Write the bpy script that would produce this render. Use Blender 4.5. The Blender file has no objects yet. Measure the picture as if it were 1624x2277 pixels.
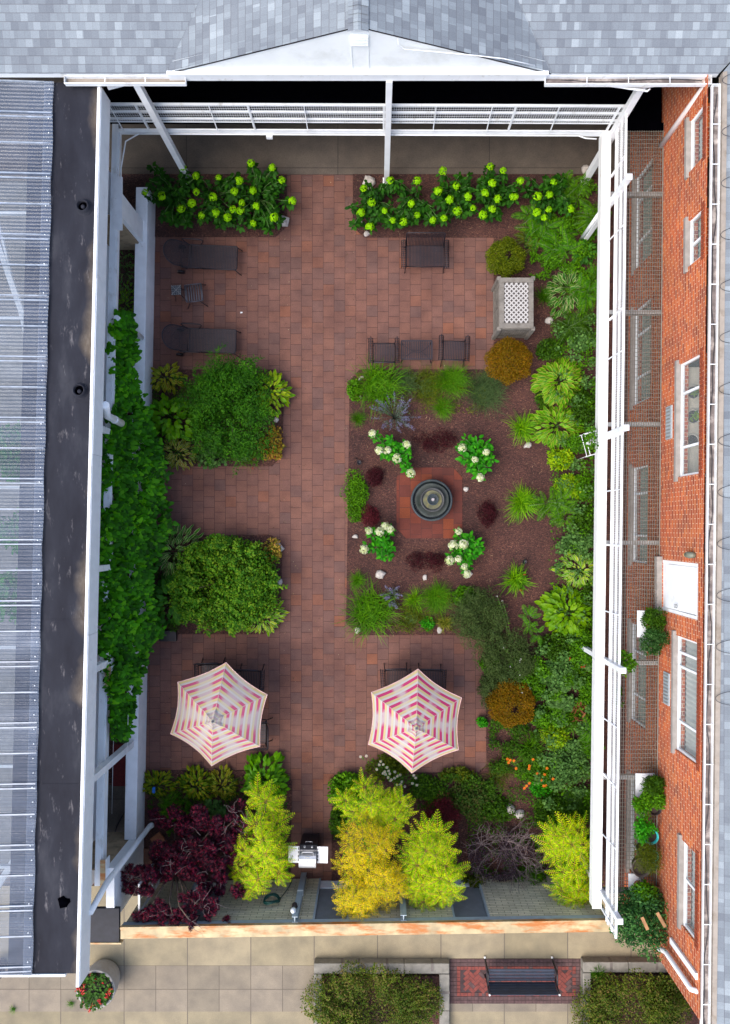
import bpy, math, random
import numpy as np
from mathutils import Vector, Matrix

# ------------------------------------------------------------------ camera, sky, sun
scene = bpy.context.scene
H = 20.6            # height of the drone above the paving
F = 1650.0          # focal length in survey units (a 1624 wide picture)
R = math.radians
cam_d = bpy.data.cameras.new("camera")
cam = bpy.data.objects.new("camera", cam_d)
scene.collection.objects.link(cam)
cam.location = (0, 0, H)
cam.rotation_euler = (0, 0, 0)
cam_d.sensor_fit = 'HORIZONTAL'
cam_d.sensor_width = 36.0
cam_d.lens = F / 1624 * 36.0
cam_d.shift_x = (812 - 840) / 1624
cam_d.shift_y = (1175 - 1138.5) / 1624
cam_d.clip_start = 0.1
cam_d.clip_end = 2000
scene.camera = cam

SUN_EL, SUN_AZ = 60, 238       # azimuth from north, clockwise
world = bpy.data.worlds.new("World")
scene.world = world
world.use_nodes = True
wn = world.node_tree
wn.nodes.clear()
sky = wn.nodes.new('ShaderNodeTexSky')
sky.sky_type = 'NISHITA'
sky.sun_disc = False
sky.sun_elevation = R(SUN_EL)
sky.sun_rotation = R(SUN_AZ)
sky.dust_density = 3.0
sky.ozone_density = 1.0
bgn = wn.nodes.new('ShaderNodeBackground')
bgn.inputs['Strength'].default_value = 0.15
won = wn.nodes.new('ShaderNodeOutputWorld')
wn.links.new(sky.outputs[0], bgn.inputs[0])
wn.links.new(bgn.outputs[0], won.inputs[0])

sd = bpy.data.lights.new("sun", 'SUN')
sd.energy = 1.35
sd.angle = R(45)
sd.color = (1.0, 0.96, 0.9)
so = bpy.data.objects.new("sun", sd)
scene.collection.objects.link(so)
az, el = R(SUN_AZ), R(SUN_EL)
sdir = Vector((math.sin(az) * math.cos(el), math.cos(az) * math.cos(el), math.sin(el)))
so.rotation_euler = sdir.to_track_quat('Z', 'Y').to_euler()
so.location = (0, 0, 40)

scene.view_settings.view_transform = 'Standard'
scene.view_settings.look = 'None'
scene.view_settings.exposure = 1.1
scene.view_settings.gamma = 1.0
scene.render.engine = 'CYCLES'
scene.cycles.max_bounces = 6
scene.cycles.transparent_max_bounces = 12

rng = np.random.default_rng(7)
random.seed(7)
COL = scene.collection


def P(u, v, z=0.0):
    """survey point: where the sight line of picture point (u,v) meets height z"""
    return Vector(((u - 840) * (H - z) / F, (1175 - v) * (H - z) / F, z))


def m_at(px, z=0.0):
    return px * (H - z) / F


# ------------------------------------------------------------------ objects
def link(o, parent=None):
    COL.objects.link(o)
    if parent is not None:
        o.parent = parent
    return o


def tag(o, label=None, cat=None, group=None, kind=None):
    if label: o['label'] = label
    if cat: o['category'] = cat
    if group: o['group'] = group
    if kind: o['kind'] = kind
    return o


def empty(name, loc=(0, 0, 0), rz=0.0, label=None, cat=None, group=None, kind=None):
    o = bpy.data.objects.new(name, None)
    o.empty_display_size = 0.2
    o.location = loc
    o.rotation_euler = (0, 0, rz)
    link(o)
    return tag(o, label, cat, group, kind)


def copy_tree(o, parent=None):
    c = o.copy()
    COL.objects.link(c)
    c.parent = parent
    for ch in o.children:
        copy_tree(ch, c)
    return c


class MB:
    """collects faces and links them as one mesh object"""

    def __init__(self):
        self.v = []; self.f = []; self.m = []; self.uv = {}; self.smooth = set()

    def face(self, pts, mi=0, uv=None, smooth=False):
        b = len(self.v)
        self.v += [tuple(p) for p in pts]
        self.f.append(tuple(range(b, b + len(pts))))
        self.m.append(mi)
        if uv is not None: self.uv[len(self.f) - 1] = uv
        return self

    def hexa(self, p, mi=0):
        """p: 8 corners, bottom ring 0-3 ccw, top ring 4-7"""
        b = len(self.v)
        self.v += [tuple(q) for q in p]
        for q in ((3, 2, 1, 0), (4, 5, 6, 7), (0, 1, 5, 4), (1, 2, 6, 5), (2, 3, 7, 6), (3, 0, 4, 7)):
            self.f.append(tuple(b + i for i in q)); self.m.append(mi)
        return self

    def box(self, x0, x1, y0, y1, z0, z1, mi=0):
        return self.hexa([(x0, y0, z0), (x1, y0, z0), (x1, y1, z0), (x0, y1, z0),
                          (x0, y0, z1), (x1, y0, z1), (x1, y1, z1), (x0, y1, z1)], mi)

    def bar(self, a, b, w, h=None, mi=0, up=(0, 0, 1)):
        """box beam from a to b, width w, height h"""
        h = h or w
        a = Vector(a); b = Vector(b)
        d = (b - a).normalized(); up = Vector(up)
        if abs(d.dot(up)) > 0.98: up = Vector((0, 1, 0))
        s = d.cross(up).normalized() * (w / 2); t = s.cross(d).normalized() * (h / 2)
        ring = lambda c: [c - s - t, c + s - t, c + s + t, c - s + t]
        A = ring(a); B = ring(b)
        base = len(self.v)
        self.v += [tuple(q) for q in A + B]
        for q in ((0, 1, 2, 3), (7, 6, 5, 4), (0, 4, 5, 1), (1, 5, 6, 2), (2, 6, 7, 3), (3, 7, 4, 0)):
            self.f.append(tuple(base + i for i in q)); self.m.append(mi)
        return self

    def tube(self, pts, r, seg=8, mi=0, cap=True):
        pts = [Vector(p) for p in pts]
        rr = r if isinstance(r, (list, tuple)) else [r] * len(pts)
        base = len(self.v)
        prev = None
        for i, p in enumerate(pts):
            if i == 0: d = pts[1] - p
            elif i == len(pts) - 1: d = p - pts[i - 1]
            else: d = (pts[i + 1] - pts[i - 1])
            d.normalize()
            if prev is None:
                ref = Vector((0, 0, 1)) if abs(d.z) < 0.9 else Vector((1, 0, 0))
                s = d.cross(ref).normalized()
            else:
                s = (prev - d * prev.dot(d)).normalized()
            prev = s
            t = d.cross(s)
            for k in range(seg):
                a = 2 * math.pi * k / seg
                self.v.append(tuple(p + (s * math.cos(a) + t * math.sin(a)) * rr[i]))
        for i in range(len(pts) - 1):
            for k in range(seg):
                a = base + i * seg + k; b = base + i * seg + (k + 1) % seg
                self.f.append((a, b, b + seg, a + seg)); self.m.append(mi); self.smooth.add(len(self.f) - 1)
        if cap:
            self.f.append(tuple(base + k for k in range(seg))[::-1]); self.m.append(mi)
            self.f.append(tuple(base + (len(pts) - 1) * seg + k for k in range(seg))); self.m.append(mi)
        return self

    def lathe(self, prof, c=(0, 0, 0), seg=32, mi=0, wob=0.0, mis=None):
        base = len(self.v)
        for r, z in prof:
            for k in range(seg):
                a = 2 * math.pi * k / seg
                q = r * (1 + wob * math.sin(a * 5 + z * 9) * .5 + wob * math.sin(a * 3 + 1) * .5)
                self.v.append((c[0] + q * math.cos(a), c[1] + q * math.sin(a), c[2] + z))
        for i in range(len(prof) - 1):
            for k in range(seg):
                a = base + i * seg + k; b = base + i * seg + (k + 1) % seg
                self.f.append((a, b, b + seg, a + seg)); self.m.append(mis[i] if mis else mi)
                self.smooth.add(len(self.f) - 1)
        return self

    def prism(self, poly, z0, z1, mi=0):
        n = len(poly); b = len(self.v)
        ar = sum(poly[i][0] * poly[(i + 1) % n][1] - poly[(i + 1) % n][0] * poly[i][1] for i in range(n))
        if ar < 0: poly = poly[::-1]
        self.v += [(x, y, z0) for x, y in poly] + [(x, y, z1) for x, y in poly]
        self.f.append(tuple(b + n + i for i in range(n))); self.m.append(mi)
        self.f.append(tuple(b + n - 1 - i for i in range(n))); self.m.append(mi)
        for i in range(n):
            j = (i + 1) % n
            self.f.append((b + i, b + j, b + n + j, b + n + i)); self.m.append(mi)
        return self

    def build(self, name, mats, parent=None, bevel=0.0, loc=None):
        me = bpy.data.meshes.new(name)
        me.from_pydata(self.v, [], self.f)
        if not isinstance(mats, (list, tuple)): mats = [mats]
        for m in mats: me.materials.append(m)
        me.polygons.foreach_set('material_index', self.m)
        sm = [i in self.smooth for i in range(len(self.f))]
        me.polygons.foreach_set('use_smooth', sm)
        me.update()
        uvl = me.uv_layers.new(name='UVMap')
        for p in me.polygons:
            cu = self.uv.get(p.index)
            n = p.normal
            ax = max(range(3), key=lambda i: abs(n[i]))
            for j, li in enumerate(p.loop_indices):
                if cu is not None:
                    uvl.data[li].uv = cu[j]
                else:
                    co = me.vertices[me.loops[li].vertex_index].co
                    uvl.data[li].uv = (co.y, co.z) if ax == 0 else ((co.x, co.z) if ax == 1 else (co.x, co.y))
        o = bpy.data.objects.new(name, me)
        if loc is not None: o.location = loc
        link(o, parent)
        if bevel:
            bm_ = o.modifiers.new('bevel', 'BEVEL'); bm_.width = bevel; bm_.segments = 2
            bm_.limit_method = 'ANGLE'
        return o


# ------------------------------------------------------------------ materials
def new_mat(name):
    m = bpy.data.materials.new(name)
    m.use_nodes = True
    nt = m.node_tree
    nt.nodes.clear()
    out = nt.nodes.new('ShaderNodeOutputMaterial')
    b = nt.nodes.new('ShaderNodeBsdfPrincipled')
    nt.links.new(b.outputs[0], out.inputs[0])
    return m, nt, b, out


def N(nt, t, **kw):
    n = nt.nodes.new('ShaderNode' + t)
    for k, v in kw.items():
        if hasattr(n, k): setattr(n, k, v)
    return n


def L(nt, a, b): nt.links.new(a, b)


def ma(nt, op, a, b=None, c=None):
    n = nt.nodes.new('ShaderNodeMath'); n.operation = op
    for i, x in enumerate((a, b, c)):
        if x is None: continue
        if isinstance(x, (int, float)): n.inputs[i].default_value = x
        else: nt.links.new(x, n.inputs[i])
    return n.outputs[0]


def mixc(nt, fac, a, b, mode='MIX'):
    n = nt.nodes.new('ShaderNodeMix'); n.data_type = 'RGBA'; n.blend_type = mode
    for s, x in ((n.inputs[0], fac), (n.inputs[6], a), (n.inputs[7], b)):
        if isinstance(x, (int, float)): s.default_value = x
        elif isinstance(x, (tuple, list)): s.default_value = (*x[:3], 1)
        else: nt.links.new(x, s)
    return n.outputs[2]


def ramp(nt, fac, stops, interp='LINEAR'):
    n = nt.nodes.new('ShaderNodeValToRGB')
    n.color_ramp.interpolation = interp
    e = n.color_ramp.elements
    while len(e) > 1: e.remove(e[-1])
    e[0].position = stops[0][0]; e[0].color = (*stops[0][1], 1)
    for p, c in stops[1:]:
        q = e.new(p); q.color = (*c, 1)
    nt.links.new(fac, n.inputs[0])
    return n.outputs[0]


def noise(nt, scale, detail=4, rough=0.55, vec=None, coord='Object', stretch=None):
    n = nt.nodes.new('ShaderNodeTexNoise')
    n.inputs['Scale'].default_value = scale
    n.inputs['Detail'].default_value = detail
    n.inputs['Roughness'].default_value = rough
    if vec is None:
        tc = nt.nodes.new('ShaderNodeTexCoord'); vec = tc.outputs[coord]
    if stretch:
        mp = nt.nodes.new('ShaderNodeMapping'); mp.inputs['Scale'].default_value = stretch
        nt.links.new(vec, mp.inputs[0]); vec = mp.outputs[0]
    nt.links.new(vec, n.inputs['Vector'])
    return n.outputs[0]


def bump(nt, b, h, strength=0.3, dist=0.01):
    n = nt.nodes.new('ShaderNodeBump')
    n.inputs['Strength'].default_value = strength
    n.inputs['Distance'].default_value = dist
    nt.links.new(h, n.inputs['Height'])
    nt.links.new(n.outputs[0], b.inputs['Normal'])


def simple(name, c, rough=0.6, metal=0.0, var=0.25, scale=6.0, dirt=None, dscale=1.3, dthr=(0.5, 0.7), stretch=None, bm=0.15):
    m, nt, b, out = new_mat(name)
    n = noise(nt, scale, 5)
    lo = tuple(x * (1 - var) for x in c); hi = tuple(min(1, x * (1 + var)) for x in c)
    col = ramp(nt, n, [(0.3, lo), (0.7, hi)])
    if dirt:
        d = noise(nt, dscale, 8, 0.65, stretch=stretch)
        f = ramp(nt, d, [(dthr[0], (0, 0, 0)), (dthr[1], (1, 1, 1))])
        col = mixc(nt, f, col, dirt)
    L(nt, col, b.inputs['Base Color'])
    b.inputs['Roughness'].default_value = rough
    b.inputs['Metallic'].default_value = metal
    if bm:
        bump(nt, b, noise(nt, scale * 12, 3), bm, 0.004)
    return m


def cells(nt, w, h, off=0.5, swap=False, jitter=0.0, dx=0.0, dy=0.0, gap=0.008):
    """running-bond cells in metres on the UV map -> (random value, random colour, joint mask, frac along, frac across)"""
    uv = nt.nodes.new('ShaderNodeUVMap')
    s = nt.nodes.new('ShaderNodeSeparateXYZ'); L(nt, uv.outputs[0], s.inputs[0])
    a, b = (s.outputs[1], s.outputs[0]) if swap else (s.outputs[0], s.outputs[1])
    a = ma(nt, 'ADD', a, dx); b = ma(nt, 'ADD', b, dy)
    bb = ma(nt, 'DIVIDE', b, h)
    row = ma(nt, 'FLOOR', bb)
    sh = ma(nt, 'MULTIPLY', row, off)
    if jitter:
        wn_ = nt.nodes.new('ShaderNodeTexWhiteNoise'); wn_.noise_dimensions = '1D'
        L(nt, row, wn_.inputs['W'])
        sh = ma(nt, 'ADD', sh, ma(nt, 'MULTIPLY', wn_.outputs[0], jitter))
    aa = ma(nt, 'ADD', ma(nt, 'DIVIDE', a, w), sh)
    col = ma(nt, 'FLOOR', aa)
    fa = ma(nt, 'FRACT', aa); fb = ma(nt, 'FRACT', bb)
    cb = nt.nodes.new('ShaderNodeCombineXYZ'); L(nt, col, cb.inputs[0]); L(nt, row, cb.inputs[1])
    wn2 = nt.nodes.new('ShaderNodeTexWhiteNoise'); wn2.noise_dimensions = '2D'
    L(nt, cb.outputs[0], wn2.inputs['Vector'])
    da = ma(nt, 'MULTIPLY', ma(nt, 'MINIMUM', fa, ma(nt, 'SUBTRACT', 1, fa)), w)
    db = ma(nt, 'MULTIPLY', ma(nt, 'MINIMUM', fb, ma(nt, 'SUBTRACT', 1, fb)), h)
    d = ma(nt, 'MINIMUM', da, db)
    mask = ma(nt, 'LESS_THAN', d, gap / 2)
    return wn2.outputs[0], wn2.outputs[1], mask, fa, fb


def mat_pavers(name, stops, w=.302, h=.302, joint=(.045, .022, .02), gap=.009, swap=True, dark=0.35, off=.5, dx=0, dy=0, jitter=0.1, rough=.85, grain=40):
    m, nt, b, out = new_mat(name)
    r, c, mask, fa, fb = cells(nt, w, h, off, swap, jitter, dx, dy, gap)
    col = ramp(nt, r, stops)
    g = noise(nt, 2.2, 5)
    col = mixc(nt, 0.35, col, ramp(nt, g, [(0.3, (0.55, 0.55, 0.6)), (0.7, (1.35, 1.3, 1.2))]), 'MULTIPLY')
    st = noise(nt, 0.55, 6, 0.6)
    col = mixc(nt, dark, col, ramp(nt, st, [(0.35, (0.62, 0.6, 0.62)), (0.65, (1.15, 1.15, 1.12))]), 'MULTIPLY')
    g2 = noise(nt, grain, 3)
    col = mixc(nt, 0.5, col, ramp(nt, g2, [(0.3, (0.7, 0.7, 0.7)), (0.7, (1.3, 1.3, 1.3))]), 'MULTIPLY')
    col = mixc(nt, mask, col, joint)
    L(nt, col, b.inputs['Base Color'])
    b.inputs['Roughness'].default_value = rough
    b.inputs['Specular IOR Level'].default_value = 0.25
    hgt = ma(nt, 'ADD', ma(nt, 'MULTIPLY', ma(nt, 'SUBTRACT', 1, mask), 1.0), ma(nt, 'MULTIPLY', g2, 0.3))
    bump(nt, b, hgt, 0.5, 0.006)
    return m


def leafmat(name, cols, rough=0.6, trans=0.3, spec=0.14, clump=1.6, dark=0.5):
    m, nt, b, out = new_mat(name)
    g = nt.nodes.new('ShaderNodeNewGeometry')
    n = len(cols)
    stops = [(i / max(1, n - 1), c) for i, c in enumerate(cols)]
    col = ramp(nt, g.outputs['Random Per Island'], stops)
    cl = noise(nt, clump, 3)
    col = mixc(nt, dark, col, ramp(nt, cl, [(0.35, (0.55, 0.62, 0.5)), (0.65, (1.35, 1.25, 1.2))]), 'MULTIPLY')
    L(nt, col, b.inputs['Base Color'])
    b.inputs['Roughness'].default_value = rough
    b.inputs['Specular IOR Level'].default_value = spec
    if trans:
        tr = nt.nodes.new('ShaderNodeBsdfTranslucent'); L(nt, col, tr.inputs[0])
        mx = nt.nodes.new('ShaderNodeMixShader'); mx.inputs[0].default_value = trans
        L(nt, b.outputs[0], mx.inputs[1]); L(nt, tr.outputs[0], mx.inputs[2]); L(nt, mx.outputs[0], out.inputs[0])
    return m


# ------------------------------------------------------------------ foliage
def frames(d, up):
    d = d / (np.linalg.norm(d, axis=1, keepdims=True) + 1e-9)
    s = np.cross(d, up); ln = np.linalg.norm(s, axis=1, keepdims=True)
    s = np.where(ln < 1e-4, np.array([[1.0, 0, 0]]), s / (ln + 1e-9))
    n = np.cross(s, d)
    return s, d, n


class TM:
    """template: verts (k,3) with y along the leaf, faces, material index per face"""

    def __init__(self, v, f, m=None):
        self.v = np.array(v, float); self.f = f; self.m = m or [0] * len(f)


def t_leaf(w=.5, seg=3, curl=.25, fold=.12, margin=0.0, tip=1.0):
    v = []; f = []; m = []
    if margin: offs = [-1, -1 + margin, 0, 1 - margin, 1]
    else: offs = [-1, 0, 1]
    k = len(offs)
    for i in range(seg + 1):
        t = i / seg
        hw = w / 2 * max(0.03, math.sin(math.pi * min(1, 0.12 + t * 0.86) ** tip))
        if i == seg: hw = 0.01
        for o in offs:
            v.append((o * hw, t, abs(o) * hw * fold * 2 - curl * t * t))
    for i in range(seg):
        for j in range(k - 1):
            a = i * k + j
            f.append((a, a + 1, a + k + 1, a + k)); m.append(1 if margin and j in (0, k - 2) else 0)
    return TM(v, f, m)


def t_flat(w=.5):
    """light two-quad leaf"""
    return TM([(0, 0, 0), (w / 2, .45, .05), (0, 1, -.1), (-w / 2, .45, .05), (0, .45, 0)],
              [(0, 1, 4), (1, 2, 4), (2, 3, 4), (3, 0, 4)])


def t_ivy(lobes=5, n=15):
    v = [(0, .1, .04)]; f = []
    for i in range(n):
        a = -math.pi * .92 + 2 * math.pi * .92 * i / (n - 1)
        r = .5 * (0.78 + 0.24 * math.cos(a * lobes / 1.84 * 0.92)) * (1.1 if abs(a) < .3 else 1)
        v.append((math.sin(a) * r, .1 + math.cos(a) * r + .3, -.12 * r))
    for i in range(n - 1): f.append((0, i + 2, i + 1))
    return TM(v, f)


def t_round(n=8):
    v = [(0, .5, .0)]; f = []
    for i in range(n):
        a = 2 * math.pi * i / n
        v.append((math.sin(a) * .5, .5 - math.cos(a) * .5, .1))
    for i in range(n): f.append((0, 1 + i, 1 + (i + 1) % n))
    return TM(v, f)


def t_palm(k=5, w=.16):
    """lacy palmate leaf"""
    v = []; f = []
    for i in range(k):
        a = (i - (k - 1) / 2) * 0.62
        d = np.array((math.sin(a), math.cos(a))); s = np.array((d[1], -d[0])) * w / 2
        ln = 1 - .12 * abs(i - (k - 1) / 2)
        b = len(v)
        m_ = d * ln * .5; e = d * ln
        v += [(0, 0, 0), (m_[0] + s[0], m_[1] + s[1], .0), (e[0], e[1], -.2), (m_[0] - s[0], m_[1] - s[1], 0)]
        f.append((b, b + 1, b + 2, b + 3))
    return TM(v, f)


def t_frond(pairs=8, w=.42, lw=.075, droop=.35, tipw=.25, rachis=.012):
    """pinnate frond, length 1 along y"""
    v = []; f = []; m = []
    z = lambda t: .12 * math.sin(t * math.pi) - droop * t * t
    for i in range(4):
        t0, t1 = i / 4, (i + 1) / 4
        b = len(v)
        v += [(-rachis, t0, z(t0)), (rachis, t0, z(t0)), (rachis, t1, z(t1)), (-rachis, t1, z(t1))]
        f.append((b, b + 1, b + 2, b + 3)); m.append(1)
    for i in range(pairs):
        t = .12 + .86 * i / (pairs - 1)
        ln = w * (math.sin(math.pi * (t * .75 + .2)) * (1 - tipw) + tipw) * (1 if i < pairs - 1 else .7)
        for sgn in (-1, 1):
            d = np.array((sgn * .86, .5)); s = np.array((-d[1], d[0])) * lw / 2
            b = len(v)
            z0 = z(t)
            for q, zz in ((np.array((0, 0)), z0), (d * ln * .45 + s, z0 - .02), (d * ln, z0 - .10 * ln / w - .02), (d * ln * .45 - s, z0 - .02)):
                v.append((q[0], t + q[1], zz))
            f.append((b, b + 1, b + 2, b + 3)); m.append(0)
    return TM(v, f, m)


def inst_mesh(name, tms, sets, mats, parent=None, loc=None, smooth=False):
    """tms: templates; sets: per template (pos (n,3), dir, up, scale (n,) or (n,3))"""
    V = []; FI = []; FS = []; MI = []
    off = 0
    for tm, (pos, d, up, sc) in zip(tms, sets):
        n = len(pos)
        if n == 0: continue
        s, dd, nn = frames(np.asarray(d, float), np.asarray(up, float))
        sc = np.asarray(sc, float)
        if sc.ndim == 1: sc = np.repeat(sc[:, None], 3, 1)
        tv = tm.v[None, :, :] * sc[:, None, :]
        w = (tv[:, :, 0:1] * s[:, None, :] + tv[:, :, 1:2] * dd[:, None, :] + tv[:, :, 2:3] * nn[:, None, :]) + np.asarray(pos)[:, None, :]
        k = tm.v.shape[0]
        V.append(w.reshape(-1, 3))
        fs = np.array([len(q) for q in tm.f]); fi = np.array([i for q in tm.f for i in q])
        FI.append((fi[None, :] + (off + np.arange(n) * k)[:, None]).ravel())
        FS.append(np.tile(fs, n)); MI.append(np.tile(np.array(tm.m), n))
        off += n * k
    V = np.concatenate(V); FI = np.concatenate(FI); FS = np.concatenate(FS); MI = np.concatenate(MI)
    return raw_mesh(name, V, FI, FS, MI, mats, parent, loc, smooth)


def raw_mesh(name, V, FI, FS, MI, mats, parent=None, loc=None, smooth=False):
    me = bpy.data.meshes.new(name)
    me.vertices.add(len(V)); me.vertices.foreach_set('co', V.astype(np.float32).ravel())
    me.loops.add(len(FI)); me.loops.foreach_set('vertex_index', FI.astype(np.int32))
    me.polygons.add(len(FS))
    st = np.concatenate([[0], np.cumsum(FS)[:-1]])
    me.polygons.foreach_set('loop_start', st.astype(np.int32))
    me.polygons.foreach_set('loop_total', FS.astype(np.int32))
    me.polygons.foreach_set('material_index', MI.astype(np.int32))
    if smooth: me.polygons.foreach_set('use_smooth', np.ones(len(FS), bool))
    if not isinstance(mats, (list, tuple)): mats = [mats]
    for m in mats: me.materials.append(m)
    me.update(calc_edges=True)
    o = bpy.data.objects.new(name, me)
    if loc is not None: o.location = loc
    link(o, parent)
    return o


def unit(a): return a / (np.linalg.norm(a, axis=-1, keepdims=True) + 1e-9)


def stems(name, base, tips, r0, mat, parent, r1=.006, kink=.08):
    m = MB()
    for t in tips:
        b = Vector(base); t = Vector(t)
        mid1 = b.lerp(t, .35) + Vector((random.uniform(-kink, kink), random.uniform(-kink, kink), abs(t.z - b.z) * .12))
        mid2 = b.lerp(t, .7) + Vector((random.uniform(-kink, kink), random.uniform(-kink, kink), abs(t.z - b.z) * .08))
        m.tube([b, mid1, mid2, t], [r0, r0 * .7, r0 * .45, r1], 6)
    return m.build(name, mat, parent)


def crown_pts(n, rx, ry, h, z0, lobes, depth=.35, seed=1, lobr=.42, core=.3):
    """points with outward normals on a lumpy dome"""
    g = np.random.default_rng(seed)
    a = g.uniform(0, 2 * np.pi, lobes); rr = np.sqrt(g.uniform(0.02, 1, lobes)) * .80
    cx = np.cos(a) * rr * rx; cy = np.sin(a) * rr * ry
    cz = z0 + h * (.45 + .38 * (1 - rr ** 2)) * g.uniform(.6, 1.14, lobes)
    lr = lobr * g.uniform(.7, 1.25, lobes) * min(rx, ry)
    li = g.integers(0, lobes, n)
    d = unit(g.normal(size=(n, 3))); d[:, 2] = np.abs(d[:, 2]) * g.choice([1, 1, 1, -.5], n)
    d = unit(d)
    rad = 1 - depth * g.uniform(0, 1, n) ** 1.5
    p = np.stack([cx[li], cy[li], cz[li]], 1) + d * (lr[li] * rad)[:, None] * np.array([1, 1, min(1.0, h / max(rx, ry) * .9)])
    k = int(n * core)
    if k:
        aa = g.uniform(0, 2 * np.pi, k); r2 = np.sqrt(g.uniform(0, 1, k)) * .85
        p[:k] = np.stack([np.cos(aa) * r2 * rx, np.sin(aa) * r2 * ry, z0 + h * g.uniform(.15, .6, k)], 1)
        d[:k] = unit(np.stack([np.cos(aa) * r2, np.sin(aa) * r2, g.uniform(.3, 1, k)], 1))
    p[:, 2] = np.maximum(p[:, 2], .03)
    return p, d, g


_plants = {}


def shrub(name, u, v, ru, rv, h, mats, leaf=.07, n=2600, lobes=14, label='', cat='shrub', group=None, tm=None, seed=1,
          stem_mat=None, depth=.35, hz=None, base_z=0.0, droop=.3, part='foliage', lobr=.42, up=.8, core=.3, shoots=0, sl=.35):
    zc = base_z + h * .7
    rx, ry = m_at(ru, zc), m_at(rv, zc)
    c = P(u, v, zc)
    root = empty(name, (c.x, c.y, base_z), 0, label, cat, group)
    p, d, g = crown_pts(n, rx, ry, h, 0.0, lobes, depth, seed, lobr, core)
    if shoots:                                  # long shoots breaking the outline, leaves in rows along them
        S_ = 34; k_ = np.repeat(np.arange(shoots), S_); sa = g.uniform(0, 6.28, shoots)
        s0 = g.uniform(.25, .82, shoots); t = np.tile(np.linspace(0, 1, S_), shoots); cur = g.normal(size=shoots) * .5
        aa = sa[k_] + cur[k_] * t; rr_ = s0[k_]; Lk = sl * g.uniform(.6, 1.3, shoots)[k_]
        q = np.stack([np.cos(sa[k_]) * rr_ * rx + np.cos(aa) * t * Lk, np.sin(sa[k_]) * rr_ * ry + np.sin(aa) * t * Lk,
                      h * (1.02 - .35 * rr_ ** 2 - .22 * t * t) + 0 * t], 1) + g.normal(size=(len(t), 3)) * leaf * .25
        dv = np.stack([np.cos(aa), np.sin(aa), np.zeros(len(aa))], 1)
        sd_ = np.where(np.arange(len(t)) % 2 == 0, 1, -1)[:, None] * np.stack([-np.sin(aa), np.cos(aa), np.zeros(len(aa))], 1)
        p = np.concatenate([p, q]); d = np.concatenate([d, unit(dv + sd_ * 1.3)]); n = len(p)
    dirs = unit(unit(g.normal(size=(n, 3))) + d * .5 + np.array([0, 0, -droop]))
    if shoots: dirs[-shoots * 34:] = unit(d[-shoots * 34:] + g.normal(size=(shoots * 34, 3)) * .15)
    upv = unit(d + np.array([0, 0, up]) + g.normal(size=(n, 3)) * .35)
    sc = leaf * g.uniform(.65, 1.3, n)
    inst_mesh(part, [tm or t_flat(.55)], [(p, dirs, upv, sc)], mats, root)
    k = min(9, max(4, lobes // 2))
    idx = g.integers(0, n, k)
    stems('stem', (0, 0, 0), [tuple(p[i] * np.array([.8, .8, .8])) for i in idx], max(.012, h * .018), stem_mat or M['bark'], root)
    return root, p, d


def hosta(u, v, r, h, mats, label, n=70, w=.55, seed=1, name='hosta', cat='hosta', group=None, ratio=1.0, margin=.25, ll=.31, base_z=0.0):
    n = int(n * 1.9)
    zc = base_z + h * .55
    Rm = m_at(r, zc)
    c = P(u, v, zc)
    root = empty(name, (c.x, c.y, base_z), 0, label, cat, group)
    g = np.random.default_rng(seed)
    t = (np.arange(n) + .5) / n
    a = np.arange(n) * 2.39996 + g.normal(size=n) * .35
    k = np.sqrt(t)
    w *= 1.2; r0 = Rm * (.04 + .78 * k) * g.uniform(.8, 1.08, n)
    lumps = 1 + .16 * np.sin(a * 2 + seed) + .09 * np.sin(a * 5 + 2 * seed)
    r0 *= lumps
    pos = np.stack([np.cos(a) * r0, np.sin(a) * r0 * ratio, h * (1.0 - .62 * k ** 2) * g.uniform(.72, 1.08, n)], 1)
    pitch = .75 - 1.15 * k + g.normal(size=n) * .22
    d = np.stack([np.cos(a) * np.cos(pitch), np.sin(a) * np.cos(pitch), np.sin(pitch)], 1)
    up = unit(np.array([[0, 0, 1.0]]) + g.normal(size=(n, 3)) * .28)
    ln = Rm * ll * g.uniform(.65, 1.15, n) * (.72 + .35 * k)
    tm = t_leaf(w, 4, .28, .16, margin)
    inst_mesh('foliage', [tm], [(pos, d, up, ln)], mats, root, smooth=True)
    stems('stem', (0, 0, 0), [tuple(pos[i] * .9) for i in range(0, n, max(1, n // 14))], .008, M['stem_green'], root, .004, .02)
    return root


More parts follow.
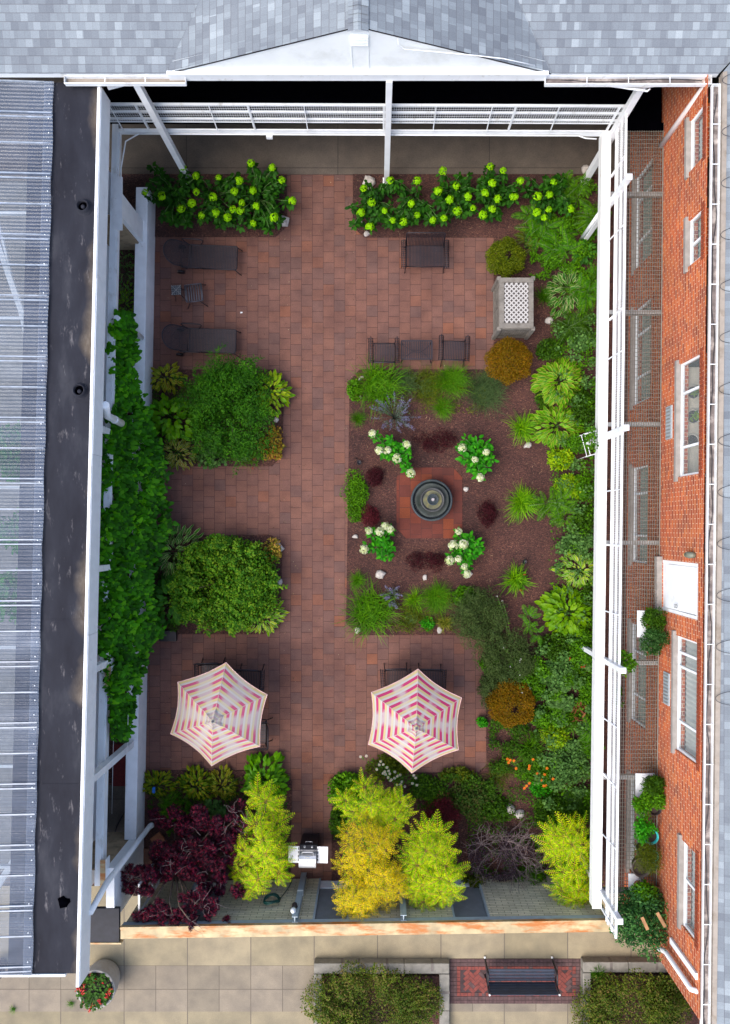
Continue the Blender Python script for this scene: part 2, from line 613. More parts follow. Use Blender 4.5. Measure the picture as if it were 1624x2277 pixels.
def grass(u, v, r, h, mats, label, n=240, w=.012, seed=1, name='ornamental_grass', cat='grass plant', group=None, ratio=1.0,
          lean=(0, 0), curve=1.0, tuft=.12, base_z=0.0):
    zc = base_z + h * .6
    Rm = m_at(r, zc)
    c = P(u, v, zc)
    root = empty(name, (c.x, c.y, base_z), 0, label, cat, group)
    g = np.random.default_rng(seed)
    S = 5
    a = g.uniform(0, 2 * np.pi, n); rr = Rm * (g.uniform(.25, 1, n) ** .6) * (1 + .15 * np.sin(a * 3 + seed))
    b = Rm * tuft * 2 * np.sqrt(g.uniform(0, 1, n)); ba = g.uniform(0, 2 * np.pi, n)
    hh = h * g.uniform(.65, 1.15, n) * (1.15 - .35 * rr / Rm)
    ww = w * g.uniform(.6, 1.3, n)
    twist = g.normal(size=n) * .25
    V = np.zeros((n, (S + 1) * 2, 3))
    for i in range(S + 1):
        t = i / S
        rad = rr * (t ** 1.25)
        aa = a + twist * t
        x = np.cos(ba) * b + np.cos(aa) * rad + lean[0] * t * t
        y = np.sin(ba) * b * ratio + np.sin(aa) * rad * ratio + lean[1] * t * t
        z = hh * (1.75 * t - curve * 1.15 * t * t)
        z = np.maximum(z, .01)
        hw = ww / 2 * (1 - t) ** .6 if t < 1 else ww * 0.04
        sx, sy = -np.sin(aa), np.cos(aa)
        V[:, 2 * i] = np.stack([x - sx * hw, y - sy * hw, z], 1)
        V[:, 2 * i + 1] = np.stack([x + sx * hw, y + sy * hw, z + ww * .15], 1)
    K = (S + 1) * 2
    fi = np.array([[2 * i, 2 * i + 1, 2 * i + 3, 2 * i + 2] for i in range(S)]).ravel()
    FI = (fi[None, :] + (np.arange(n) * K)[:, None]).ravel()
    raw_mesh('blades', V.reshape(-1, 3), FI, np.full(n * S, 4), np.zeros(n * S, int), mats, root)
    m = MB()
    m.lathe([(Rm * tuft * 1.6, 0), (Rm * tuft * 1.2, .05), (0.005, .08)], seg=10)
    m.build('crown', M['stem_green'], root)
    return root


def rock(u, v, r, label, h=.12, mat=None, seed=1, ratio=1.0, rot=0.0, name='garden_rock', z=0.03):
    c = P(u, v, z + h * .5)
    g = np.random.default_rng(seed)
    Rm = m_at(r, h)
    m = MB(); seg = 9
    rings = [(1.0, 0), (1.05, .35), (.85, .75), (.45, .98)]
    base = 0
    pr = g.uniform(.78, 1.15, seg)
    for (q, zz) in rings:
        for k in range(seg):
            a = 2 * math.pi * k / seg
            rr = Rm * q * pr[k] * g.uniform(.93, 1.07)
            x, y = rr * math.cos(a), rr * math.sin(a) * ratio
            m.v.append((x * math.cos(rot) - y * math.sin(rot), x * math.sin(rot) + y * math.cos(rot), h * zz * g.uniform(.9, 1.08)))
    for i in range(len(rings) - 1):
        for k in range(seg):
            a = i * seg + k; b = i * seg + (k + 1) % seg
            m.f.append((a, b, b + seg, a + seg)); m.m.append(0)
    m.f.append(tuple((len(rings) - 1) * seg + k for k in range(seg))); m.m.append(0)
    o = m.build(name, mat or M['rock'], None, bevel=.006, loc=(c.x, c.y, z))
    tag(o, label, 'rock')
    return o

# ------------------------------------------------------------------ material library
M = {}
M['white'] = simple('white_paint', (.80, .82, .83), .5, var=.05, scale=3, dirt=(.45, .42, .36), dscale=3.2, dthr=(.56, .82), stretch=(1.5, .8, 1))
M['white_dirty'] = simple('weathered_white_paint', (.80, .81, .81), .6, var=.06, scale=4, dirt=(.42, .40, .36), dscale=5, dthr=(.62, .85))
M['white_rust'] = simple('white_paint_with_rust', (.47, .36, .19), .6, var=.3, scale=3, dirt=(.42, .14, .025), dscale=2.6, dthr=(.47, .62), stretch=(.55, 2.2, 1))
M['grey_blue'] = simple('grey_blue_paint', (.36, .42, .45), .5, var=.1)
M['black'] = simple('black_metal', (.018, .016, .02), .45, .3, var=.3)
M['brown_metal'] = simple('dark_brown_metal', (.03, .022, .024), .5, .3, var=.3)
M['steel'] = simple('brushed_steel', (.62, .62, .64), .4, .45, var=.08, scale=3)
M['grey_metal'] = simple('grey_galvanised_metal', (.34, .34, .33), .55, .5, var=.15)
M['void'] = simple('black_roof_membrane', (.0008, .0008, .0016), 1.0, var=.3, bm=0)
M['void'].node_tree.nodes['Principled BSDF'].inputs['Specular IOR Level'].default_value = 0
M['glass'] = new_mat('window_glass')[0]
_b = M['glass'].node_tree.nodes['Principled BSDF']
_b.inputs['Base Color'].default_value = (.30, .34, .35, 1); _b.inputs['Roughness'].default_value = .05
_b.inputs['Alpha'].default_value = .34
M['curtain'] = simple('pale_curtain', (.55, .57, .52), .9, var=.12, scale=2)
M['curtain_green'] = simple('pale_green_curtain', (.36, .45, .36), .9, var=.1, scale=2)
M['interior'] = simple('dim_interior', (.14, .14, .13), .9, var=.2)
M['stone'] = simple('limestone_sill', (.27, .245, .22), .85, var=.18, scale=6, dirt=(.22, .19, .17), dscale=4)
M['rock'] = simple('pale_rock', (.46, .42, .38), .9, var=.25, scale=9, dirt=(.25, .2, .18), dscale=7)
M['bark'] = simple('bark', (.10, .07, .05), .9, var=.35, scale=14)
M['pale_twig'] = simple('pale_bare_twig', (.15, .11, .11), .85, var=.3, scale=12)
M['stem_green'] = simple('green_stem', (.07, .14, .03), .7, var=.3, scale=10)
M['siding'] = simple('tan_siding', (.30, .22, .13), .7, var=.2, scale=3, dirt=(.14, .10, .06), dscale=5)
M['terracotta'] = simple('terracotta', (.34, .13, .06), .85, var=.2)
M['teal'] = simple('turquoise_plastic', (.03, .45, .45), .4, var=.1)
M['hose'] = simple('green_hose', (.01, .07, .055), .4, var=.2)
M['red_mat'] = simple('red_rubber_mat', (.11, .008, .008), .9, var=.3, scale=20)
M['weathered_wood'] = simple('weathered_grey_wood', (.17, .155, .135), .85, var=.25, scale=5, dirt=(.12, .10, .08), dscale=9, stretch=(1, 6, 1))
M['lattice'] = simple('white_lattice', (.40, .385, .37), .6, var=.08)
M['concrete_curb'] = simple('planter_curb_concrete', (.22, .205, .175), .9, var=.15, scale=7, dirt=(.15, .14, .115), dscale=3)
M['pot_concrete'] = simple('pot_concrete', (.33, .31, .29), .9, var=.1, scale=9, dirt=(.3, .27, .24), dscale=5)
M['soil'] = simple('potting_soil', (.03, .02, .016), .95, var=.4, scale=30, bm=.8)
M['brass'] = simple('warm_lamp_glass', (.75, .45, .18), .4, var=.1)
M['olive'] = simple('olive_lamp_body', (.14, .15, .11), .5, var=.1)
M['beige_gutter'] = simple('beige_gutter', (.26, .22, .18), .6, var=.15, scale=5, dirt=(.14, .10, .06), dscale=3, dthr=(.52, .75))
M['gutter_dark'] = simple('gutter_trough_debris', (.16, .13, .12), .8, var=.35, scale=6, dirt=(.45, .40, .36), dscale=3)
M['beige_pipe'] = simple('beige_pipe', (.66, .58, .56), .5, var=.05)
M['siding_white'] = simple('white_gable_panel', (.84, .87, .87), .6, var=.04, scale=2, dirt=(.6, .62, .58), dscale=1.5, dthr=(.5, .9))
M['orange'] = simple('orange_petals', (.9, .22, .01), .6, var=.1)
M['red'] = simple('red_petals', (.55, .01, .015), .6, var=.2)
M['white_petal'] = simple('white_petals', (.85, .85, .78), .6, var=.08)
M['yellow_eye'] = simple('yellow_flower_eye', (.6, .35, .02), .7, var=.1)
M['cream'] = simple('cream_ceramic', (.7, .66, .56), .4, var=.1)

M['shingle'] = None


def mat_shingle(name, swap):
    m, nt, b, out = new_mat(name)
    r, c, mask, fa, fb = cells(nt, .155, .158, .37, swap, .9, gap=.006)
    r2, c2, mask2, fa2, fb2 = cells(nt, .36, .158, .61, swap, .7, gap=.0)
    v = ma(nt, 'ADD', ma(nt, 'MULTIPLY', r, .62), ma(nt, 'MULTIPLY', r2, .38))
    col = ramp(nt, v, [(.05, (.145, .160, .180)), (.35, (.175, .195, .215)), (.6, (.20, .225, .245)), (.8, (.24, .27, .29)), (1, (.31, .345, .365))])
    g = noise(nt, 90, 2)
    col = mixc(nt, .55, col, ramp(nt, g, [(.3, (.72, .72, .74)), (.7, (1.3, 1.3, 1.3))]), 'MULTIPLY')
    w = noise(nt, .5, 5)
    col = mixc(nt, .5, col, ramp(nt, w, [(.3, (.74, .75, .78)), (.7, (1.16, 1.16, 1.14))]), 'MULTIPLY')
    # thin dark line along the butt edge of each course
    edge = ma(nt, 'LESS_THAN', fb, .07)
    col = mixc(nt, ma(nt, 'MULTIPLY', edge, .6), col, (.10, .10, .11))
    col = mixc(nt, ma(nt, 'MULTIPLY', mask, .45), col, (.12, .12, .13))
    L(nt, col, b.inputs['Base Color'])
    b.inputs['Roughness'].default_value = .92
    b.inputs['Specular IOR Level'].default_value = .2
    h = ma(nt, 'ADD', ma(nt, 'MULTIPLY', ma(nt, 'SUBTRACT', 1, fb), 1.0), ma(nt, 'MULTIPLY', r, .5))
    bump(nt, b, h, .6, .012)
    return m


M['shingle_x'] = mat_shingle('grey_shingles', False)
M['shingle_y'] = mat_shingle('grey_shingles_turned', True)


def mat_brick(name, stops, mortar, w, h, gap, swap=False, off=.5, rough=.85, jitter=0.0):
    m, nt, b, out = new_mat(name)
    r, c, mask, fa, fb = cells(nt, w, h, off, swap, jitter, gap=gap)
    col = ramp(nt, r, stops)
    g = noise(nt, 1.1, 6, .6)
    col = mixc(nt, .55, col, ramp(nt, g, [(.32, (.50, .47, .50)), (.66, (1.25, 1.2, 1.15))]), 'MULTIPLY')
    g2 = noise(nt, 35, 3)
    col = mixc(nt, .4, col, ramp(nt, g2, [(.3, (.75, .75, .75)), (.7, (1.25, 1.25, 1.25))]), 'MULTIPLY')
    col = mixc(nt, mask, col, mortar)
    L(nt, col, b.inputs['Base Color'])
    b.inputs['Roughness'].default_value = rough
    bump(nt, b, ma(nt, 'SUBTRACT', 1, mask), .6, .008)
    return m


M['brick'] = mat_brick('orange_red_brick', [(0, (.26, .034, .006)), (.3, (.40, .056, .006)), (.7, (.49, .082, .008)), (1, (.58, .13, .014))], (.62, .42, .28), .21, .088, .015)
M['pale_brick'] = mat_brick('pale_grey_brick', [(0, (.62, .56, .38)), (.5, (.70, .64, .44)), (1, (.78, .71, .50))], (.20, .17, .11), .32, .085, .013)
PAV = [(0, (.120, .066, .057)), (.15, (.138, .070, .057)), (.5, (.150, .072, .056)), (.9, (.157, .074, .055)), (.965, (.165, .072, .050)), (1, (.190, .074, .044))]
M['pavers'] = mat_pavers('red_brown_pavers', PAV, dark=.45)
M['pad_pavers'] = mat_pavers('fountain_pad_pavers', [(0, (.085, .026, .02)), (.4, (.11, .030, .022)), (.8, (.14, .034, .02)), (1, (.18, .045, .018))])
CON = [(0, (.235, .20, .13)), (.5, (.26, .22, .145)), (1, (.285, .24, .16))]
M['sidewalk'] = mat_pavers('tan_sidewalk_slabs', CON, 1.76, 3.0, (.12, .10, .08), .022, False, .18, 0, dx=0.0, dy=12.14 + .02, jitter=0, grain=60)
M['aggregate'] = mat_pavers('exposed_aggregate_slabs', [(0, (.20, .17, .128)), (1, (.255, .215, .165))], .88, .66, (.11, .09, .07), .016, False, .25, 0, dy=12.14, jitter=0, grain=55)
M['concrete_walk'] = mat_pavers('brown_grey_concrete', [(0, (.095, .078, .062)), (1, (.11, .09, .072))], 4.2, 3.5, (.05, .04, .035), .02, False, .3, 0, dx=1.1, dy=.5, jitter=0, grain=30)


def mat_mulch():
    m, nt, b, out = new_mat('bark_mulch')
    v = nt.nodes.new('ShaderNodeTexVoronoi'); v.inputs['Scale'].default_value = 42
    tc = nt.nodes.new('ShaderNodeTexCoord'); mp = nt.nodes.new('ShaderNodeMapping'); mp.inputs['Scale'].default_value = (1, 1.8, 1)
    n0 = nt.nodes.new('ShaderNodeTexNoise'); n0.inputs['Scale'].default_value = 5
    L(nt, tc.outputs['Object'], n0.inputs['Vector'])
    ad = nt.nodes.new('ShaderNodeMix'); ad.data_type = 'RGBA'; ad.blend_type = 'ADD'; ad.inputs[0].default_value = .12
    L(nt, tc.outputs['Object'], ad.inputs[6]); L(nt, n0.outputs[1], ad.inputs[7])
    L(nt, ad.outputs[2], mp.inputs[0]); L(nt, mp.outputs[0], v.inputs['Vector'])
    s = nt.nodes.new('ShaderNodeSeparateColor'); L(nt, v.outputs['Color'], s.inputs[0])
    col = ramp(nt, s.outputs[0], [(0, (.030, .012, .011)), (.5, (.070, .028, .022)), (.88, (.11, .045, .032)), (1, (.19, .09, .06))])
    big = noise(nt, .9, 5)
    col = mixc(nt, .8, col, ramp(nt, big, [(.35, (.55, .5, .55)), (.65, (1.25, 1.15, 1.1))]), 'MULTIPLY')
    L(nt, col, b.inputs['Base Color']); b.inputs['Roughness'].default_value = .95
    bump(nt, b, v.outputs['Distance'], .8, .03)
    return m


M['mulch'] = mat_mulch()


def mat_membrane():
    m, nt, b, out = new_mat('dark_stained_roof_membrane')
    n1 = noise(nt, 1.3, 7, .6, stretch=(1, .35, 1))
    col = ramp(nt, n1, [(.3, (.009, .009, .014)), (.55, (.019, .020, .028)), (.72, (.045, .046, .055))])
    # run-off stains along the fascia: a function of the surface's own place
    uv = nt.nodes.new('ShaderNodeTexCoord'); s = nt.nodes.new('ShaderNodeSeparateXYZ'); L(nt, uv.outputs['Object'], s.inputs[0])
    edge = ma(nt, 'ADD', ma(nt, 'ADD', s.outputs[0], 6.62), ma(nt, 'MULTIPLY', s.outputs[1], -.024))   # 0 near the middle, up towards the fascia
    n2 = noise(nt, .45, 4, .5, stretch=(.6, 1, 1))
    f = ma(nt, 'ADD', ma(nt, 'MULTIPLY', edge, 1.5), ma(nt, 'MULTIPLY', ma(nt, 'SUBTRACT', n2, .5), 3.2))
    tan = ramp(nt, f, [(.45, (0, 0, 0)), (.85, (1, 1, 1))])
    n3 = noise(nt, 9, 6, .7, stretch=(1, .4, 1))
    tcol = ramp(nt, n3, [(.3, (.07, .05, .035)), (.55, (.13, .105, .08)), (.75, (.2, .17, .14))])
    col = mixc(nt, ma(nt, 'MULTIPLY', tan, .85), col, tcol)
    n4 = noise(nt, 3.2, 5, .7, stretch=(2.2, .55, 1))
    wsp = ramp(nt, n4, [(.60, (0, 0, 0)), (.74, (1, 1, 1))])
    col = mixc(nt, ma(nt, 'MULTIPLY', wsp, .45), col, (.27, .25, .25))
    L(nt, col, b.inputs['Base Color']); b.inputs['Roughness'].default_value = .8; b.inputs['Specular IOR Level'].default_value = .2
    bump(nt, b, n1, .4, .03)
    return m


M['membrane'] = mat_membrane()


def mat_panel():
    m, nt, b, out = new_mat('translucent_corrugated_plastic')
    n1 = noise(nt, 1.1, 6, .6, stretch=(.3, 1.2, 1))
    col = ramp(nt, n1, [(.3, (.10, .13, .18)), (.55, (.15, .18, .235)), (.75, (.28, .32, .38))])
    oi = nt.nodes.new('ShaderNodeObjectInfo')
    col = mixc(nt, .75, col, ramp(nt, oi.outputs['Random'], [(0, (.55, .60, .72)), (.5, (.85, .9, 1)), (1, (1.3, 1.3, 1.3))]), 'MULTIPLY')
    L(nt, col, b.inputs['Base Color']); b.inputs['Roughness'].default_value = .28
    tr = nt.nodes.new('ShaderNodeBsdfTransparent'); tr.inputs[0].default_value = (.88, .93, .97, 1)
    mx = nt.nodes.new('ShaderNodeMixShader')
    L(nt, ramp(nt, noise(nt, 1.4, 5, stretch=(.4, 1.5, 1)), [(.3, (.58, .58, .58)), (.7, (.34, .34, .34))]), mx.inputs[0])
    L(nt, tr.outputs[0], mx.inputs[1]); L(nt, b.outputs[0], mx.inputs[2]); L(nt, mx.outputs[0], out.inputs[0])
    return m


M['panel'] = mat_panel()
M['panel_lap'] = simple('milky_panel_lap', (.26, .30, .36), .35, var=.25, scale=5)

# ------------------------------------------------------------------ the ground
def xy(pts, z=0.0): return [tuple(P(u, v, z))[:2] for u, v in pts]


def sheet(name, poly, z, mat, th=.003, **kw):
    m = MB(); m.prism(poly, z - th, z)
    o = m.build(name, mat)
    o['kind'] = 'structure'
    return o


m = MB(); m.face([(-400, -400, -.06), (400, -400, -.06), (400, 400, -.06), (-400, 400, -.06)])
g_ = m.build('ground', M['concrete_walk']); g_['kind'] = 'structure'
COURT = xy([(150, 380), (1420, 380), (1420, 1985), (150, 1985)])
sheet('courtyard_paving', [(-8.3, -9.9), (6.9, -9.9), (6.9, 9.83), (-8.3, 9.83)], 0.0, M['pavers'], .05)
sheet('concrete_path', xy([(150, 388), (1420, 388), (1420, 150), (150, 150)]), .03, M['concrete_walk'], .06)
sw = MB(); sw.prism([(-40, -12.14), (-40, -9.93), (40, -9.93), (40, -12.14)], -.05, 0.0)
o = sw.build('sidewalk', M['sidewalk']); o['kind'] = 'structure'
sw = MB(); sw.prism([(-40, -13.42), (-40, -12.14), (40, -12.14), (40, -13.42)], -.05, 0.0)
o = sw.build('aggregate_sidewalk', M['aggregate']); o['kind'] = 'structure'
sw = MB(); sw.prism([(-40, -16.5), (-40, -13.42), (40, -13.42), (40, -16.5)], -.05, 0.0)
o = sw.build('outer_sidewalk', M['sidewalk']); o['kind'] = 'structure'


def bed(name, pts, z=.035):
    poly = xy(pts, 0)
    # fine grid clipped to polygon would be heavy: prism with gently bumped top via solid sheet
    return sheet(name, poly, z, M['mulch'], .06)


bed('mulch_bed', [(250, 388), (638, 388), (638, 503), (613, 527), (250, 527)])
bed('mulch_bed', [(785, 388), (1400, 388), (1400, 1985), (738, 1985), (738, 1745), (765, 1718), (1065, 1718), (1083, 1700),
                  (1078, 1412), (800, 1412), (770, 1386), (778, 846), (800, 822), (1098, 822), (1098, 528), (810, 528), (785, 505)])
bed('mulch_bed', [(300, 822), (608, 822), (632, 848), (628, 1012), (605, 1037), (300, 1037)])
bed('mulch_bed', [(300, 1190), (604, 1190), (628, 1214), (625, 1386), (600, 1410), (300, 1410)])
bed('mulch_bed', [(300, 1713), (625, 1713), (650, 1738), (645, 1985), (300, 1985)])
bed('mulch_strip', [(180, 420), (318, 420), (310, 1740), (180, 1740)], .04)
# paved pad of the fountain: an octagon
sheet('fountain_pad', xy([(905, 1040), (1008, 1040), (1028, 1062), (1028, 1178), (1008, 1197), (903, 1197), (882, 1174), (882, 1062)]), .05, M['pad_pavers'], .05)

# loose chips on the mulch
pts = []
while len(pts) < 3600:
    u = random.uniform(260, 1340); v = random.uniform(390, 1960)
    inr = (u > 785 and 388 < v < 528) or (u > 1100 and v < 830) or (778 < u and 822 < v < 1412 and not (880 < u < 1030 and 1038 < v < 1199)) or (u > 1083 and v > 1400) or \
          (u > 740 and v > 1718) or (u < 636 and (v < 527 or 822 < v < 1037 or 1190 < v < 1410 or v > 1713) and u > 335)
    if inr: pts.append(tuple(P(u, v, .045)))
pts = np.array(pts); n = len(pts)
tmc = TM([(-.5, 0, 0), (.5, 0, 0), (.5, 1, .1), (-.5, 1, .1)], [(0, 1, 2, 3)])
dd = unit(np.concatenate([rng.normal(size=(n, 2)), rng.normal(size=(n, 1)) * .25], 1))
sc = np.stack([rng.uniform(.004, .012, n), rng.uniform(.02, .075, n), np.ones(n) * .02], 1)
chips = inst_mesh('wood_chips', [tmc], [(pts, dd, np.tile([[0, 0, 1.0]], (n, 1)), sc)],
                  leafmat('wood_chip', [(.07, .03, .02), (.12, .055, .035), (.2, .12, .08), (.3, .2, .13)], .9, 0, .2))
# fallen leaves and crumbs on the paving, thickest along the beds
pl_ = []
while len(pl_) < 1500:
    u = random.uniform(350, 1095); v = random.uniform(395, 1950)
    edge = 0
    for e in (347, 636, 778): edge = max(edge, math.exp(-abs(u - e) / 14))
    for e in (388, 527, 822, 1037, 1190, 1412, 1713): edge = max(edge, math.exp(-abs(v - e) / 14))
    if random.random() < .06 + .8 * edge and not (880 < u < 1030 and 1000 < v < 1200): pl_.append(tuple(P(u, v, .012)))
pl_ = np.array(pl_); n_ = len(pl_)
ltr = inst_mesh('leaf_litter', [TM([(0, 0, 0), (.5, .5, .2), (0, 1, .05), (-.5, .5, .2)], [(0, 1, 2, 3)])], [(pl_, unit(np.concatenate([rng.normal(size=(n_, 2)), rng.normal(size=(n_, 1)) * .1], 1)), np.tile([[0, 0, 1.0]], (n_, 1)), np.stack([rng.uniform(.006, .022, n_), rng.uniform(.012, .045, n_), np.full(n_, .02)], 1))],
                leafmat('fallen_leaf', [(.05, .025, .015), (.03, .035, .01), (.12, .07, .03), (.25, .18, .09), (.08, .03, .02), (.4, .33, .22)], .9, 0, .1))
tag(ltr, 'small fallen leaves and crumbs scattered on the brick patio', 'leaf litter', None, 'stuff')
chips['kind'] = 'stuff'; chips['label'] = 'loose pale wood chips strewn over the brown mulch beds'; chips['category'] = 'wood chips'

# brick paving with herringbone centre round the bench outside
bp = MB()
x0, y1 = P(1000, 2130)[0], P(1000, 2132)[1]
x1, y0 = P(1297, 2230)[0], P(1297, 2232)[1]
bp.prism([(x0, y0), (x1, y0), (x1, y1), (x0, y1)], -.01, .006, 0)


def brk(cx, cy, w, h, mi):
    g = .006
    bp.box(cx - w / 2 + g, cx + w / 2 - g, cy - h / 2 + g, cy + h / 2 - g, .004, .014 + random.uniform(0, .004), mi)


bw, bl = .1, .2
yy = y0
rows = int((y1 - y0) / bw); bwy = (y1 - y0) / rows
cols = int((x1 - x0) / bw); bwx = (x1 - x0) / cols
for j in range(rows):
    for i in range(cols):
        cx, cy = x0 + (i + .5) * bwx, y0 + (j + .5) * bwy
        ed = min(i, j, cols - 1 - i, rows - 1 - j)
        if ed < 2: brk(cx, cy, bwx, bwy, 1)          # dark border
        elif ed < 3: brk(cx, cy, bwx, bwy, 2 if random.random() < .8 else 1)
ix0, ix1 = x0 + 3 * bwx, x1 - 3 * bwx; iy0, iy1 = y0 + 3 * bwy, y1 - 3 * bwy
c45 = math.cos(R(45))
for a in range(-40, 40):
    for b in range(-40, 40):
        # herringbone in a rotated frame
        for k, (ox, oy, w_, h_) in enumerate(((0, 0, 2, 1), (2, -1, 1, 2))):
            hx = (a * 1 + b * 2 * 1) ; hy = (-a * 1 + b * 2)
            px = (a * 1.0 + b * 2.0 + ox + w_ / 2); py = (a * 1.0 - b * 2.0 + oy + h_ / 2)
            X = (px * c45 - py * c45) * .1 + (ix0 + ix1) / 2; Y = (px * c45 + py * c45) * .1 + (iy0 + iy1) / 2
            if ix0 + .04 < X < ix1 - .04 and iy0 + .04 < Y < iy1 - .04:
                hw, hh = w_ * .05 - .005, h_ * .05 - .005
                q = []
                for sx, sy in ((-1, -1), (1, -1), (1, 1), (-1, 1)):
                    lx, ly = sx * hw, sy * hh
                    q.append((X + (lx - ly) * c45, Y + (lx + ly) * c45, .013 + .0011 * ((a * 7 + b * 3 + k) % 5)))
                bp.face(q, 2 if random.random() < .8 else 1)
o = bp.build('brick_paving', [simple('paving_joint_sand', (.05, .03, .03), .95), simple('dark_brown_clinker', (.085, .045, .043), .85, var=.35, scale=8), simple('red_clinker', (.17, .038, .028), .85, var=.3, scale=8)])
o['kind'] = 'structure'


def WX(y): return 6.911 + .00909 * y          # brick wall plane
def FX(y): return -6.215 + .0241 * y          # western fascia plane
def BX(y): return -6.575 + .0234 * y          # western steel beam (east face)
def LX(y): return -6.32 + .018 * y            # low wall east face
def RX(y): return 5.61 + .0125 * y            # eastern railing plane

M['soldier'] = simple('dark_soldier_brick', (.24, .045, .015), .85, var=.35, scale=12)

# ------------------------------------------------------------------ north building with gable
nb = empty('shingled_building', (0, 12, 0), 0, 'building along the top with grey shingle roof and white gable over the black passage', 'building')
nb.location = (0, 0, 0)
ZE = 4.9; YE = 9.62; M2 = .21; M1 = .31
m = MB()
XL, XR = -16.0, 7.22
GXl, GXr = P(380, 155, 5.02)[0], P(1216, 155, 5.02)[0]
GXc = P(797, 63, 6.3)[0]
def zmain(y): return ZE + M2 * (y - YE)
Yb = 16.5
yv = YE + (6.32 - ZE) / M2                   # where the gable ridge meets the main slope
zr = 6.32
# main slope left of left valley, right of right valley
def top(pts): m.face(pts, 0)
top([(XL, YE, ZE), (GXl, YE, ZE), (GXc, yv, zmain(yv)), (GXc, Yb + 2, zmain(Yb + 2)), (XL, Yb + 2, zmain(Yb + 2))])
top([(GXr, YE, ZE), (XR, YE, ZE), (XR + 8.6, Yb + 2, zmain(Yb + 2)), (GXc, Yb + 2, zmain(Yb + 2)), (GXc, yv, zmain(yv))])
m.face([(XL, YE, ZE - .12), (XR, YE, ZE - .12), (XR, Yb, ZE - .12), (XL, Yb, ZE - .12)][::-1], 1)
m.face([(XL, YE, ZE - .12), (GXl, YE, ZE - .12), (GXl, YE, ZE), (XL, YE, ZE)], 1)
m.face([(GXr, YE, ZE - .12), (XR, YE, ZE - .12), (XR, YE, ZE), (GXr, YE, ZE)], 1)
m.build('roof', [M['shingle_x'], M['white']], nb)
m = MB()
yo = YE + .02
ro = .07
m.face([(GXl - .12, yo - .02, ZE + .02), (GXc, yo - .02, zr + ro), (GXc, yv + .3, zr + ro), (GXl - .12, yo + .02, ZE + .03)], 0)
m.face([(GXr + .12, yo - .02, ZE + .02), (GXr + .12, yo + .02, ZE + .03), (GXc, yv + .3, zr + ro), (GXc, yo - .02, zr + ro)], 0)
m.face([(GXl - .12, yo - .02, ZE - .02), (GXl - .12, yo - .02, ZE + .02), (GXc, yo - .02, zr + ro), (GXc, yo - .02, zr + ro - .04)][::-1], 1)
m.face([(GXr + .12, yo - .02, ZE - .02), (GXr + .12, yo - .02, ZE + .02), (GXc, yo - .02, zr + ro), (GXc, yo - .02, zr + ro - .04)], 1)
m.build('gable_roof', [M['shingle_y'], M['black']], nb)
m = MB()                                      # ridge caps
for i in range(22):
    y = yo - .1 + i * .16
    if y > yv: break
    for s in (-1, 1):
        m.face([(GXc, y, zr + ro + .03), (GXc + s * .2, y, zr + ro - .032), (GXc + s * .2, y + .17, zr + ro - .045), (GXc, y + .17, zr + ro + .016)][::s], 0)
m.build('ridge_cap', M['shingle_y'], nb)
m = MB()
for s, gx in ((-1, GXl), (1, GXr)):
    m.bar((gx, YE + .02, ZE + .035), (GXc + (gx - GXc) * .02, yv - .05, zmain(yv) + .03), .02, .02)
m.build('valley_flashing', M['grey_metal'], nb)
m = MB()
m.prism([(GXl, 0), (GXr, 0), (GXc, 1)], 0, 1) if False else None
gy = YE + .02
m.face([(GXl, gy, 4.98), (GXr, gy, 4.98), (GXc, gy, zr)], 0)
m.face([(GXl, gy + .2, 4.98), (GXc, gy + .2, zr), (GXr, gy + .2, 4.98)], 0)
m.build('gable_wall', M['siding_white'], nb)
m = MB()
for s, gx in ((-1, GXl), (1, GXr)):
    pass
m.box(GXl - .1, GXr + .05, gy - .06, gy - .003, 4.72, 4.99)
m.box(GXl - .1, GXr + .05, gy - .09, gy - .062, 4.94, 5.0)
m.build('fascia', M['white'], nb, bevel=.006)
m = MB()
vx, vz = P(800, 90, 6.0)[0], 5.95
m.box(vx - .18, vx + .18, gy - .02, gy - .003, vz - .13, vz + .17)
for i in range(6): m.box(vx - .17, vx + .17, gy - .045, gy - .021, vz - .11 + i * .045, vz - .095 + i * .045)
m.box(vx - .18, vx - .165, gy - .012, gy - .003, 5.0, vz - .13); m.box(vx + .165, vx + .18, gy - .012, gy - .003, 5.0, vz - .13)
m.build('louvre_vent', M['siding_white'], nb)
m = MB()
q = lambda u, v, zz: (P(u, v, zz)[0], gy - .075, H - (1175 - v) and 0)
def on_gable(u, v):
    # point of the gable plane seen at (u,v)
    d = (gy - .06) * F / (1175 - v); return ((u - 840) * d / F, gy - .06, H - d)
m.tube([on_gable(884, 87), on_gable(888, 102), on_gable(900, 109), on_gable(960, 114), on_gable(1050, 122), on_gable(1120, 130), on_gable(1190, 145)], .011, 6)
m.build('conduit', M['white'], nb)


